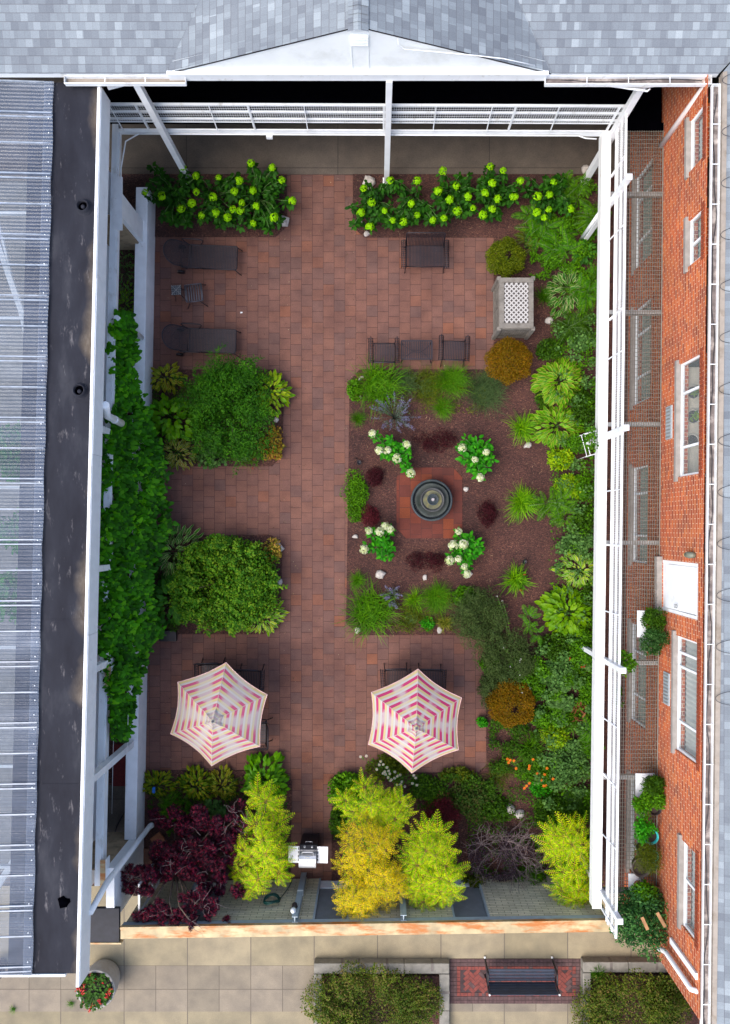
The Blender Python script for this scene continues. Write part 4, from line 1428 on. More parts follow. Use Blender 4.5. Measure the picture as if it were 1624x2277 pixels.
# end walls of the bay: white panels and tan siding
m = MB()
x = LX(7.9) - .10
m.box(x - .12, x, 7.66, 8.24, .722, 2.42)
m.build('end_panel', M['white_dirty'], wb, bevel=.005)
m = MB(); m.box(x - .18, x + .03, 7.3, 8.6, 2.42, 2.47); m.build('head_plate', M['white_dirty'], wb)
m = MB(); m.box(BX(-9) + .10, LX(-9) - .0, -9.7, -8.36, 0, 2.34)
m.build('end_panel', M['white_dirty'], wb, bevel=.005)
m = MB(); m2 = MB()
for i in range(14):
    z = .3 + i * .15
    m.hexa([(-7.6, 7.62, z), (x - .122, 7.62, z), (x - .122, 7.70, z), (-7.6, 7.70, z), (-7.6, 7.655, z + .15), (x - .122, 7.655, z + .15), (x - .122, 7.70, z + .15), (-7.6, 7.70, z + .15)])
    z = .15 + i * .15
    m2.hexa([(-7.6, -8.46, z), (LX(-8) - .14, -8.46, z), (LX(-8) - .14, -8.37, z), (-7.6, -8.37, z), (-7.6, -8.46, z + .15), (LX(-8) - .14, -8.46, z + .15), (LX(-8) - .14, -8.415, z + .15), (-7.6, -8.415, z + .15)])
m.build('siding', M['siding'], wb); m2.build('siding', M['siding'], wb)
m = MB(); m.box(-8.2, -6.36, -10.18, -9.35, 2.25, 2.36); m.build('porch_roof', simple('black_porch_roof', (.012, .012, .018), .7, var=.4), wb)
m = MB(); m.box(-8.2, -6.3, -10.22, -10.182, 2.22, 2.38); m.build('porch_edge', M['white_rust'], wb)
for (pts, r_, lb) in (([(FX(3) + .09, 2.75, 4.1), (BX(2.6) + .28, 2.6, 3.5), (BX(2.6) + .30, 2.55, 2.6)], .085, None),
                      ([(BX(5.1) + .10, 5.12, 2.55), (LX(5.1) - .1, 5.11, .72)], .075, None),
                      ([(FX(-8.8) + .07, -8.5, 4.2), (-6.27, -8.2, 3.42), (-6.27, -8.2, .22), (-6.22, -8.18, .12)], .07, None)):
    m = MB(); m.tube(pts, r_, 12)
    ds = m.build('downspout', M['grey_blue'] if False else M['white_dirty'], wb)
    k = MB(); a, b = Vector(pts[-2]), Vector(pts[-1]); c = a.lerp(b, .5); d = (b - a).normalized() * .05
    k.tube([c - d, c + d], r_ * 1.12, 12); k.build('coupling', M['white_dirty'], ds)
# things on the strip behind the low wall
c0 = P(250, 1655, .05); c1 = P(281, 1748, .05)
m = MB(); m.box(c0.x, c1.x, c1.y, c0.y, .045, .06)
tag(m.build('rubber_mat', M['red_mat']), 'dark red mat lying behind the low white wall', 'mat')
sheet('side_path', xy([(120, 1745), (318, 1745), (318, 1885), (120, 1885)]), .046, M['concrete_walk'])
m = MB(); m.tube(chaikin([tuple(P(u, v, .07)) for u, v in ((284, 1790), (272, 1815), (258, 1840), (254, 1866), (262, 1876), (290, 1876))]), .018, 6)
tag(m.build('cable', M['black']), 'black cable trailing over the path behind the low wall', 'cable')
for u in (251, 282):
    m = MB(); m.tube([tuple(P(u + 3, 1590, 2.3)), tuple(P(u, 1700, 1.2)), tuple(P(u - 2, 1810, .4))], .006, 4)
    tag(m.build('wire', M['white_dirty']), 'thin pale vine wire %s' % ('nearest the white beam' if u == 251 else 'nearest the low white wall'), 'wire')

# ------------------------------------------------------------------ white-brick wall with rusty beam at the south
sb = empty('garden_wall', (0, 0, 0), 0, 'pale grey brick wall with grey doors under a rust streaked cream beam', 'wall')
def SY(x): return -9.70 + .0145 * x
doors = [(-5.05, -4.16), (-1.62, -.72), (1.88, 2.80)]
m = MB(); xs = [-6.25] + [q for d_ in doors for q in d_] + [5.75]
for i in range(0, len(xs), 2):
    a, b = xs[i], xs[i + 1]
    m.hexa([(a, SY(a) - .2, 0), (b, SY(b) - .2, 0), (b, SY(b), 0), (a, SY(a), 0), (a, SY(a) - .2, 2.17), (b, SY(b) - .2, 2.17), (b, SY(b), 2.17), (a, SY(a), 2.17)])
m.build('brickwork', M['pale_brick'], sb)
m = MB(); a, b = -6.3, 5.8
m.hexa([(a, SY(a) - .2, 2.172), (b, SY(b) - .2, 2.172), (b, SY(b) + .015, 2.172), (a, SY(a) + .015, 2.172), (a, SY(a) - .2, 2.34), (b, SY(b) - .2, 2.34), (b, SY(b) + .015, 2.34), (a, SY(a) + .015, 2.34)])
m.build('fascia', M['grey_blue'], sb)
m = MB()
m.hexa([(a, SY(a) - .27, 2.342), (b, SY(b) - .27, 2.342), (b, SY(b) + .03, 2.342), (a, SY(a) + .03, 2.342), (a, SY(a) - .27, 2.42), (b, SY(b) - .27, 2.42), (b, SY(b) + .03, 2.42), (a, SY(a) + .03, 2.42)])
m.hexa([(a, SY(a) - .03, 2.42), (b, SY(b) - .03, 2.42), (b, SY(b) + .03, 2.42), (a, SY(a) + .03, 2.42), (a, SY(a) - .03, 2.45), (b, SY(b) - .03, 2.45), (b, SY(b) + .03, 2.45), (a, SY(a) + .03, 2.45)])
m.build('rusty_beam', M['white_rust'], sb)
for (a, b) in doors:
    m = MB(); m.hexa([(a, SY(a) - .12, .02), (b, SY(b) - .12, .02), (b, SY(b) - .08, .02), (a, SY(a) - .08, .02), (a, SY(a) - .12, 2.17), (b, SY(b) - .12, 2.17), (b, SY(b) - .08, 2.17), (a, SY(a) - .08, 2.17)])
    d_ = m.build('door', simple('plain_grey_door', (.20, .21, .22), .6, var=.1), sb)
    m = MB(); m.box(a + .001, a + .05, SY(a) - .078, SY(a) + .012, .0, 2.168); m.box(b - .05, b - .001, SY(b) - .078, SY(b) + .012, .0, 2.168)
    m.build('frame', M['grey_blue'], d_)
    m = MB(); m.box(a + .052, b - .052, SY(a) - .076, SY(a) - .05, .02, .42); m.build('kick_panel', M['white_dirty'], d_)
for (x, lb, lamp) in ((-2.04, 'grey steel post behind the barbecue with a small wall lamp on top', True), (.64, 'grey steel post half hidden behind the golden sumacs', False)):
    r = empty('wall_post', (x, SY(x) + .10, 0), 0, lb, 'post')
    k = MB(); k.box(-.075, .075, -.07, -.055, 0, 2.35); k.box(-.012, .012, -.055, .06, 0, 2.35); k.box(-.075, .075, .06, .075, 0, 2.35)
    k.build('shaft', M['grey_blue'], r)
    k = MB(); k.box(-.08, .08, -.074, .08, 1.0, 1.06); k.build('collar', M['white_dirty'], r)
    if lamp:
        k = MB(); k.tube([(-.06, .1, 2.02), (-.06, .1, 2.12), (-.06, .1, 2.2)], [.05, .075, .03], 10); lo_ = k.build('lamp', M['white'], r)
        k = MB(); k.tube([(-.06, .1, 1.82), (-.05, .12, 1.92), (-.06, .1, 2.02)], [.07, .08, .04], 7); k.build('lamp_shade', M['brown_metal'], lo_)
# glazed side door at the left end
m = MB()
x0_ = -5.95
for a, b in (((x0_, -9.62), (x0_, -8.9)),):
    m.bar((a[0], a[1], .05), (a[0], a[1], 2.1), .05); m.bar((b[0], b[1], .05), (b[0], b[1], 2.1), .05); m.bar((a[0], a[1], 2.08), (b[0], b[1], 2.08), .05); m.bar((a[0], a[1], 1.0), (b[0], b[1], 1.0), .05); m.bar((a[0], (a[1] + b[1]) / 2, .1), (a[0], (a[1] + b[1]) / 2, 2.1), .03)
    m.bar((a[0], a[1], .07), (b[0], b[1], .07), .05)
gd = m.build('glass_gate', M['white_dirty'], None); tag(gd, 'small white framed glass gate at the left end of the brick wall', 'gate')
m = MB(); m.face([(x0_, -9.6, .1), (x0_, -8.92, .1), (x0_, -8.92, 2.07), (x0_, -9.6, 2.07)]); m.build('glass', M['glass'], gd)

# ------------------------------------------------------------------ planter kerbs outside
def kerb(label, segs, z=.27):
    r = empty('planter_kerb', (0, 0, 0), 0, label, 'planter kerb')
    for (u0, v0, u1, v1) in segs:
        a = P(u0, v0, z); b = P(u1, v1, z)
        k = MB()
        x0, x1 = min(a.x, b.x), max(a.x, b.x); y0, y1 = min(a.y, b.y), max(a.y, b.y)
        hor = (x1 - x0) > (y1 - y0)
        ln = (x1 - x0) if hor else (y1 - y0)
        n = max(1, round(ln / 1.25))
        for i in range(n):
            if hor: k.box(x0 + ln * i / n + .004, x0 + ln * (i + 1) / n - .004, y0, y1, 0, z)
            else: k.box(x0, x1, y0 + ln * i / n + .004, y0 + ln * (i + 1) / n - .004, 0, z)
        k.build('coping', M['concrete_curb'], r, bevel=.02)
        k = MB()
        for i in range(n):
            if hor: c = x0 + ln * (i + .62) / n; k.box(c - .035, c + .035, y0 + .07, y1 + .004, z - .24, z + .004)
            else: c = y0 + ln * (i + .5) / n; k.box(x0 + .03, x1 + .004, c - .035, c + .035, z - .24, z + .004)
        k.build('wood_inlay', simple('grey_wood_inlay', (.15, .13, .115), .9, var=.2), r)
    return r


kerb('U shaped concrete kerb round the shrub at bottom centre', [(698, 2143, 1000, 2166), (698, 2167, 716, 2330), (978, 2167, 1000, 2330)])
kerb('concrete kerb of the planter at bottom right under the brick corner', [(1297, 2140, 1500, 2163), (1297, 2164, 1315, 2330)])
sheet('planter_soil', xy([(712, 2166), (984, 2166), (984, 2340), (712, 2340)]), .12, M['mulch'], .1)
sheet('planter_soil', xy([(1312, 2163), (1700, 2163), (1700, 2340), (1312, 2340)]), .12, M['mulch'], .1)

# ------------------------------------------------------------------ umbrellas
def mat_canopy(f0=.16, f1=.50, k=1.0, off=0.0):
    m, nt, b, out = new_mat('striped_canopy')
    uv = nt.nodes.new('ShaderNodeUVMap'); s = nt.nodes.new('ShaderNodeSeparateXYZ'); L(nt, uv.outputs[0], s.inputs[0])
    # v = distance from hub along the panel (0..1), u = place across the panel (-1..1)
    t = ma(nt, 'FRACT', ma(nt, 'MULTIPLY', s.outputs[1], 6.6))
    pink = (.46 + .04 * (1 - k), .030 + .12 * (1 - k), .135 + .10 * (1 - k)); cream = (.54, .45, .21); white = (.50, .48, .45); line = (.34, .27, .24)
    col = ramp(nt, t, [(0, white), (.20, line), (.215, cream), (.52, line), (.535, pink), (.92, line), (.935, white)], 'CONSTANT')
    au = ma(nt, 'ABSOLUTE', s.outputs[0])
    sheen_col = ramp(nt, t, [(0, white), (.20, (.36, .33, .31)), (.215, (.52, .46, .35)), (.52, (.36, .33, .31)), (.535, (.46, .38, .39)), (.92, (.36, .33, .31)), (.935, white)], 'CONSTANT')  # painted sheen: stripe colours paled where the fabric reflects at mid-panel
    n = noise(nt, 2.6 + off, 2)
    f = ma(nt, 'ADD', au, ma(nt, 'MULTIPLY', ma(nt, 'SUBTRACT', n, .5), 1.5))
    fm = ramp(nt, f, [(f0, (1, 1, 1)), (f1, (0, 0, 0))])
    col = mixc(nt, ma(nt, 'MULTIPLY', fm, .92), col, sheen_col)
    L(nt, col, b.inputs['Base Color']); b.inputs['Roughness'].default_value = .8
    tr = nt.nodes.new('ShaderNodeBsdfTranslucent'); L(nt, col, tr.inputs[0])
    mx_ = nt.nodes.new('ShaderNodeMixShader'); mx_.inputs[0].default_value = .25
    L(nt, b.outputs[0], mx_.inputs[1]); L(nt, tr.outputs[0], mx_.inputs[2]); L(nt, mx_.outputs[0], out.inputs[0])
    return m


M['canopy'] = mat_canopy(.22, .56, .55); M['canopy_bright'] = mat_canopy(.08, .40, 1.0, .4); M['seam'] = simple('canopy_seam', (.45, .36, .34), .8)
M['rib'] = simple('pale_rib', (.5, .5, .5), .4, .4)


def make_umbrella(label):
    r = empty('patio_umbrella', (0, 0, 0), 0, label, 'umbrella', 'striped umbrellas over the patio tables')
    RT, ZT, ZH, r0 = 1.30, 2.12, 2.72, .20
    m = MB(); NR, NC = 14, 12
    def pt(k, i, j):
        a0 = R(60 * k); a1 = R(60 * k + 60)
        t = i / NR; c = j / NC
        rr = r0 * .5 + (RT - r0 * .5) * t
        A = Vector((math.cos(a0) * rr, math.sin(a0) * rr, 0)); B = Vector((math.cos(a1) * rr, math.sin(a1) * rr, 0))
        p = A.lerp(B, c)
        sag = 4 * c * (1 - c)
        p *= 1 - .062 * sag * t ** 2.2 - .012 * sag * math.sin(t * 9 + k * 2)
        z = ZH - (ZH - ZT) * (t * .84 + .16 * t * t) - .045 * sag * t * (1 - .3 * t)
        return Vector((p.x, p.y, z))
    for k in range(6):
        for i in range(NR):
            for j in range(NC):
                q = [(i, j), (i + 1, j), (i + 1, j + 1), (i, j + 1)]
                m.face([pt(k, a, b) for a, b in q], 0, [((b / NC) * 2 - 1, .06 + .94 * a / NR) for a, b in q], smooth=True)
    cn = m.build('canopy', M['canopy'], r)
    m = MB()
    for k in range(6):
        for j in range(NC):
            a, b = pt(k, NR, j), pt(k, NR, j + 1)
            m.face([a, b, b + Vector((0, 0, -.05)), a + Vector((0, 0, -.05))], 0, [((j / NC) * 2 - 1, .5)] * 4)
            m.bar(a + Vector((0, 0, .004)), b + Vector((0, 0, .004)), .014, .006, 1)
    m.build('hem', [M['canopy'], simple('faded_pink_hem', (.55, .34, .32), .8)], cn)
    for k in range(6):
        m = MB()
        for i in range(0, NR, 2):
            m.bar(pt(k, i, 0) + Vector((0, 0, .004)), pt(k, min(NR, i + 2), 0) + Vector((0, 0, .004)), .010, .004)
        m.build('seam', M['seam'], cn)
    m = MB()
    for k in range(6):
        for j in range(4):
            def q(t, c):
                a0, a1 = R(60 * k), R(60 * k + 60); rr = .03 + .21 * t
                A = Vector((math.cos(a0) * rr, math.sin(a0) * rr, 0)); B = Vector((math.cos(a1) * rr, math.sin(a1) * rr, 0)); p = A.lerp(B, c)
                p *= 1 - .12 * 4 * c * (1 - c) * t
                return Vector((p.x, p.y, ZH + .10 - .12 * t - .03 * math.sin(c * math.pi) * t + (.012 if (j + k) % 2 else 0) * t))
            m.face([q(0, j / 4), q(1, j / 4), q(1, (j + 1) / 4), q(0, (j + 1) / 4)], 0, [((j / 4 * 2 - 1) * .2, .0), ((j / 4 * 2 - 1) * .2, .30), (((j + 1) / 4 * 2 - 1) * .2, .30), (((j + 1) / 4 * 2 - 1) * .2, 0)])
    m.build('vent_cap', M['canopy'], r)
    m = MB(); m.lathe([(.03, 0), (.035, .02), (.02, .05), (.028, .07), (.001, .09)], (0, 0, ZH + .09), 10); m.build('finial', M['grey_metal'], r)
    m = MB(); m.tube([(0, 0, .05), (0, 0, ZH + .08)], .02, 10); m.build('pole', M['brown_metal'], r)
    m = MB(); m.lathe([(.26, 0), (.26, .03), (.06, .07), (.03, .25), (.001, .25)], seg=24); m.build('base', M['brown_metal'], r)
    for k in range(6):
        m = MB(); m.bar(pt(k, 0, 0) + Vector((0, 0, -.03)), pt(k, NR, 0) + Vector((0, 0, -.025)), .014, .014); m.build('rib', M['rib'], r)
    return r


um1 = make_umbrella('paler pink and cream striped umbrella over the left patio table')
um1.location = (-3.955, -4.63, 0); um1.rotation_euler.z = R(22.0)
um2 = copy_tree(um1); um2['label'] = 'brighter pink and cream striped umbrella over the right patio table'
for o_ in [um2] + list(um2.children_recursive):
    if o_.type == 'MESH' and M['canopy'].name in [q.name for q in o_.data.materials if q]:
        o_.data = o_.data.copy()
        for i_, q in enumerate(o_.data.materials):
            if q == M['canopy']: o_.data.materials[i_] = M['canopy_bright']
um2.location = (.93, -4.80, 0); um2.rotation_euler.z = R(26.6)

# ------------------------------------------------------------------ metal garden furniture
BM = simple('dark_bronze_furniture', (.022, .018, .024), .45, .35, var=.2)


def make_chair(W=.60, D=.52, name='metal_armchair', label='', cat='armchair', group=None, n=13, mat=BM, curl=True):
    """front towards +y"""
    r = empty(name, (0, 0, 0), 0, label, cat, group)
    zs = .42
    m = MB()
    for i in range(n):
        x = -W / 2 + .03 + (W - .06) * i / (n - 1)
        m.bar((x, -D / 2, zs), (x, D / 2 - .03, zs + .01), .026, .01); m.bar((x, D / 2 - .03, zs + .01), (x, D / 2 + .0, zs - .03), .014, .01)
    m.tube([(-W / 2, D / 2 - .02, zs - .02), (W / 2, D / 2 - .02, zs - .02)], .012, 6); m.tube([(-W / 2, -D / 2, zs - .01), (W / 2, -D / 2, zs - .01)], .012, 6)
    m.build('seat', mat, r)
    m = MB()
    for i in range(n):
        x = -W / 2 + .03 + (W - .06) * i / (n - 1)
        m.bar((x, -D / 2, zs), (x, -D / 2 - .12, .92), .022, .01)
    m.tube([(-W / 2 + .01, -D / 2 + .01, zs), (-W / 2 + .01, -D / 2 - .13, .93), (-W / 2 + .05, -D / 2 - .14, .96), (W / 2 - .05, -D / 2 - .14, .96), (W / 2 - .01, -D / 2 - .13, .93), (W / 2 - .01, -D / 2 + .01, zs)], .014, 7)
    m.build('backrest', mat, r)
    for s in (-1, 1):
        m = MB(); xa = s * (W / 2 + .055)
        for i in range(15):
            y = -D / 2 - .06 + (D + .12) * i / 14
            m.tube([(xa - s * .05, y, .56), (xa - s * .055, y, .63), (xa, y, .665), (xa + s * .055, y, .63), (xa + s * .05, y, .57)], .011, 5)
        for (dx, dz) in ((-.055, .60), (0, .667), (.055, .60)):
            m.tube([(xa + s * dx, -D / 2 - .08, dz), (xa + s * dx, D / 2 + .06, dz), (xa + s * dx, D / 2 + .075, dz - .03)], .010, 6)
        if curl: m.tube([(xa, D / 2 + .075, .665), (xa, D / 2 + .11, .63), (xa, D / 2 + .09, .58), (xa, D / 2 + .06, .6)], .011, 6)
        m.build('armrest', mat, r)
        for fy in (1, -1):
            m = MB(); y = fy * D / 2
            m.tube([(s * W / 2, y * (1 if fy > 0 else .95), .60 if fy > 0 else zs), (s * W / 2, y, zs * .6), (s * (W / 2 + .01), y + fy * (.02 if fy > 0 else .12), 0.01)], .014, 6)
            m.build('leg', mat, r)
    return r


def place(o, u, v, rz=0, z=0.0):
    p = P(u, v, z); o.location = (p.x, p.y, 0.0); o.rotation_euler.z = R(rz)


c1 = make_chair(label='slatted dark armchair left of the small table on the upper patio', group='slatted armchairs on the patio')
place(c1, 854, 783, 0, .42)
c2 = copy_tree(c1); c2['label'] = 'slatted dark armchair right of the small table, near the golden ball shrub'; place(c2, 1009, 778, -2, .42)
ls = make_chair(1.05, .58, 'metal_loveseat', 'wide slatted dark loveseat backing onto the right hydrangea bed', 'loveseat', None, 27); place(ls, 945, 570, 180, .42)
for i, (u, v, a, lb) in enumerate(((556, 1514, 178, 'dark chair peeking out above the right shoulder of the left umbrella'), (470, 1500, 182, 'dark chair almost hidden above the left umbrella'),
                                   (570, 1630, 90, 'dark chair at the right edge of the left umbrella'),
                                   (881, 1512, 182, 'dark chair above the right umbrella, on its left'), (957, 1513, 178, 'dark chair above the right umbrella, on its right'))):
    c = copy_tree(c1); c['label'] = lb; place(c, u, v, a, .42)


def make_table(rad=.55):
    r = empty('patio_table', (0, 0, 0), 0, 'round dark table under the umbrella on the left patio', 'table', 'round tables under the umbrellas')
    m = MB(); m.lathe([(.03, .70), (rad - .02, .70), (rad, .71), (rad, .73), (rad - .02, .735), (.03, .735)], seg=36); m.build('tabletop', BM, r)
    for k in range(4):
        a = R(45 + 90 * k); c, s_ = math.cos(a), math.sin(a)
        m = MB(); m.tube([(c * .12, s_ * .12, .70), (c * .2, s_ * .2, .4), (c * .38, s_ * .38, .01)], .018, 7); m.build('leg', BM, r)
    return r


t1_ = make_table(); t1_.location = (-3.955, -4.63, 0)
t2_ = copy_tree(t1_); t2_['label'] = 'round dark table under the umbrella on the right patio'; t2_.location = (.93, -4.80, 0)

# coffee table
r = empty('coffee_table', (0, 0, 0), 0, 'low dark slatted table between the two armchairs', 'table')
m = MB()
for i in range(17):
    x = -.40 + .8 * i / 16; m.bar((x, -.24, .44), (x, .24, .44), .026, .012)
for y in (-.25, .25): m.bar((-.42, y, .44), (.42, y, .44), .03, .02)
for x in (-.42, .42): m.bar((x, -.25, .44), (x, .25, .44), .02, .02)
m.build('tabletop', BM, r)
m = MB(); m.tube(chaikin([(-.38, -.2, .2), (-.1, .02, .24), (.1, -.05, .24), (.38, .2, .2)]), .008, 5); m.tube(chaikin([(-.38, .2, .2), (-.1, .0, .24), (.1, .05, .24), (.38, -.2, .2)]), .008, 5)
m.build('stretcher', BM, r)
for sx in (-1, 1):
    for sy in (-1, 1):
        m = MB(); m.tube([(sx * .4, sy * .23, .44), (sx * .38, sy * .21, .2), (sx * .42, sy * .27, .01)], .013, 6); m.build('leg', BM, r)
place(r, 927, 778, 0, .44)

# footstool and little square table between the chaises
r = empty('footstool', (0, 0, 0), 0, 'dark slatted footstool with splayed legs between the two chaises', 'footstool')
m = MB()
for i in range(7):
    x = -.2 + .4 * i / 6; m.tube([(x, -.22, .36), (x, 0, .33), (x, .22, .36)], .017, 6)
for y in (-.23, .23): m.tube([(-.23, y, .355), (0, y * 1.04, .35), (.23, y, .355)], .015, 6)
for x in (-.23, .23): m.tube([(x, -.22, .35), (x, .22, .35)], .014, 6)
m.build('seat', simple('worn_grey_slats', (.10, .095, .11), .5, .3, var=.3), r)
for sx in (-1, 1):
    for sy in (-1, 1):
        m = MB(); m.tube([(sx * .1, sy * .2, .34), (sx * .18, sy * .25, .2), (sx * .28, sy * .30, .01)], .011, 6); m.build('leg', BM, r)
place(r, 431, 651, 6, .35)
r = empty('side_table', (0, 0, 0), 0, 'tiny square table with crossed wires on top next to the footstool', 'table')
m = MB(); m.box(-.13, .13, -.13, .13, .45, .465)
tt = m.build('tabletop', simple('blue_black_tile', (.025, .035, .05), .4, var=.3), r, bevel=.004)
m = MB()
for a in range(-2, 3):
    m.bar((a * .055, -.13, .47), (a * .055, .13, .47), .005, .005); m.bar((-.13, a * .055, .472), (.13, a * .055, .472), .005, .005)
m.bar((-.13, -.13, .476), (.13, .13, .476), .006); m.bar((-.13, .13, .480), (.13, -.13, .480), .006)
m.build('wire_grid', M['grey_metal'], tt)
for sx in (-1, 1):
    for sy in (-1, 1):
        m = MB(); m.tube([(sx * .11, sy * .11, .45), (sx * .09, sy * .09, .2), (sx * .15, sy * .15, .01)], .009, 6); m.build('leg', BM, r)
place(r, 392, 645, 3, .46)


# chaise longue: head towards -x
def make_chaise(label):
    r = empty('chaise_longue', (0, 0, 0), 0, label, 'chaise longue', 'wire mesh chaises on the upper left patio')
    z = .38; W = .32
    xb = -.42                        # hinge
    loop = [(.88, -W + .03, z), (.88, W - .03, z)]
    m = MB()
    m.tube([(xb, -W, z), (.85, -W, z), (.89, -W + .04, z), (.89, W - .04, z), (.85, W, z), (xb, W, z), (xb, -W, z)], .016, 7)
    m.tube([(xb + .05, -W, z - .005), (xb + .05, W, z - .005)], .014, 6); m.tube([(.15, -W, z - .02), (.15, W, z - .02)], .008, 5); m.tube([(.5, -W, z - .02), (.5, W, z - .02)], .008, 5)
    m.build('frame', BM, r)
    m = MB()
    for i in range(33):
        x = xb + 1.3 * i / 32; m.bar((x, -W, z), (x, W, z), .017, .006)
    for i in range(24):
        y = -W + 2 * W * i / 23; m.bar((xb, y, z + .004), (.88, y, z + .004), .012, .006)
    m.build('seat_mesh', BM, r)
    # back: rises away to -x, round headed
    bk = lambda d, y: (xb - d * .72, y, z + d * .62)
    path = [bk(0, -W)]
    for k in range(13):
        a = -math.pi / 2 + math.pi * k / 12
        path.append(bk(.42 + .36 * math.cos(a), .33 * math.sin(a) * 1.0))
    path.append(bk(0, W))
    m = MB(); m.tube(chaikin(path, 1), .017, 7); br = m.build('backrest', BM, r)
    m = MB()
    for i in range(1, 20):
        y = -W + 2 * W * i / 20
        dm = .42 + .36 * math.sqrt(max(0, 1 - (y / .33) ** 2)); m.bar(bk(0, y), bk(dm, y), .010, .005)
    for i in range(1, 24):
        d = .78 * i / 24
        ym = W if d < .42 else .33 * math.sqrt(max(0, 1 - ((d - .42) / .36) ** 2)); m.bar(bk(d, -ym), bk(d, ym), .010, .005)
    m.build('back_mesh', BM, br)
    m = MB(); m.tube([(xb - .22, -.2, .12), (xb - .2, -.2, z + .1), (xb - .2, .2, z + .1), (xb - .22, .2, .12)], .008, 5); m.build('back_support', BM, r)
    for s in (-1, 1):
        m = MB()
        m.tube(chaikin([(xb - .02, s * W, z), (xb - .18, s * (W + .06), z + .25), (xb + .0, s * (W + .06), z + .25), (xb + .30, s * (W + .06), z + .25), (xb + .42, s * (W + .05), z + .18), (xb + .30, s * W, z)], 2), .015, 7)
        m.build('armrest', BM, r)
        m = MB(); m.tube([(xb - .28, s * (W - .0), .1), (xb - .28, s * (W + .05), .1)], .10, 16); wh = m.build('wheel', M['black'], r)
        m = MB(); m.tube([(xb, s * W, z), (xb - .28, s * (W + .0), .1)], .012, 6); m.build('leg', BM, r)
        m = MB(); m.tube([(.84, s * W, z), (.90, s * (W + .01), .15), (.95, s * (W + .02), .01)], .012, 6); m.build('leg', BM, r)
    return r


ch1 = make_chaise('dark wire chaise longue just below the left hydrangea bed')
p = P(455, 571, .38); ch1.location = (p.x, p.y, 0); ch1.rotation_euler.z = R(-2.5)
ch2 = copy_tree(ch1); ch2['label'] = 'dark wire chaise longue with its foot under the large feathery shrub'
p = P(452, 757, .38); ch2.location = (p.x, p.y, 0); ch2.rotation_euler.z = R(-2)

# ------------------------------------------------------------------ lattice box
c = P(1149, 673, 1.05); r = empty('lattice_box', (c.x, c.y, 0), 0, 'weathered grey wooden box with white lattice lid beside the patio', 'wooden box')
hx, hy, hz = .45, .665, 1.05
m = MB(); m.box(-hx + .03, hx - .03, -hy + .03, hy - .03, 0.02, hz - .06); m.build('lining', simple('dark_grey_board', (.10, .09, .085), .9, var=.25), r)
m = MB(); fw = .13
m.box(-hx, hx, hy - fw, hy, hz - .045, hz); m.box(-hx, hx, -hy, -hy + fw, hz - .045, hz)
m.box(-hx, -hx + fw, -hy + fw + .002, hy - fw - .002, hz - .045, hz - .002); m.box(hx - fw, hx, -hy + fw + .002, hy - fw - .002, hz - .045, hz - .002)
m.build('lid_frame', M['weathered_wood'], r, bevel=.006)
m = MB()
ax, ay = hx - fw - .01, hy - fw - .01
for sgn in (1, -1):
    k = -2.0
    while k < 2.0:
        pts = []
        # line x*sgn + k = y, clip to +-ax, +-ay
        xs_ = [max(-ax, min((( -ay - k) * sgn), ((ay - k) * sgn))), min(ax, max(((-ay - k) * sgn), ((ay - k) * sgn)))]
        if xs_[1] - xs_[0] > .03:
            z_ = hz - .012 if sgn > 0 else hz - .022
            m.bar((xs_[0], xs_[0] * sgn + k, z_), (xs_[1], xs_[1] * sgn + k, z_), .034, .008)
        k += .125
m.build('lid_lattice', M['lattice'], r)
for s in (-1, 1):
    for t in (-1, 1):
        m = MB(); m.box(s * hx - .05, s * hx + .05, t * hy - .05, t * hy + .05, 0, hz - .047)
        m.build('corner_post', M['weathered_wood'], r, bevel=.005)
for (axis, s) in (('x', -1), ('x', 1), ('y', -1), ('y', 1)):
    m = MB(); ln = hy - .05 if axis == 'x' else hx - .05; off = s * ((hx if axis == 'x' else hy) - .012)
    for sgn in (1, -1):
        k = -1.6
        while k < 1.6:
            a = max(-ln, min((.15 - .5 - k) * sgn, (.9 - .5 - k) * sgn)); b = min(ln, max((.15 - .5 - k) * sgn, (.9 - .5 - k) * sgn))
            if b - a > .03:
                o1 = off + s * .006 * (1 if sgn > 0 else 2)
                A = (o1, a, a * sgn + k + .5) if axis == 'x' else (a, o1, a * sgn + k + .5)
                B = (o1, b, b * sgn + k + .5) if axis == 'x' else (b, o1, b * sgn + k + .5)
                m.bar(A, B, .006, .034) if False else m.bar(A, B, .030, .008, up=((1, 0, 0) if axis == 'x' else (0, 1, 0)))
            k += .125
    m.build('side_lattice', M['weathered_wood'], r)
    m = MB()
    for zz in (.08, hz - .12):
        if axis == 'x': m.box(off - .02, off + .03 if s > 0 else off + .02, -ln, ln, zz - .05, zz + .05)
        else: m.box(-ln, ln, off - .02, off + .02, zz - .05, zz + .05)
    if axis == 'x' and s < 0: m.box(off - .025, off + .0, -.03, .03, .13, hz - .17)
    m.build('side_rail', M['weathered_wood'], r)

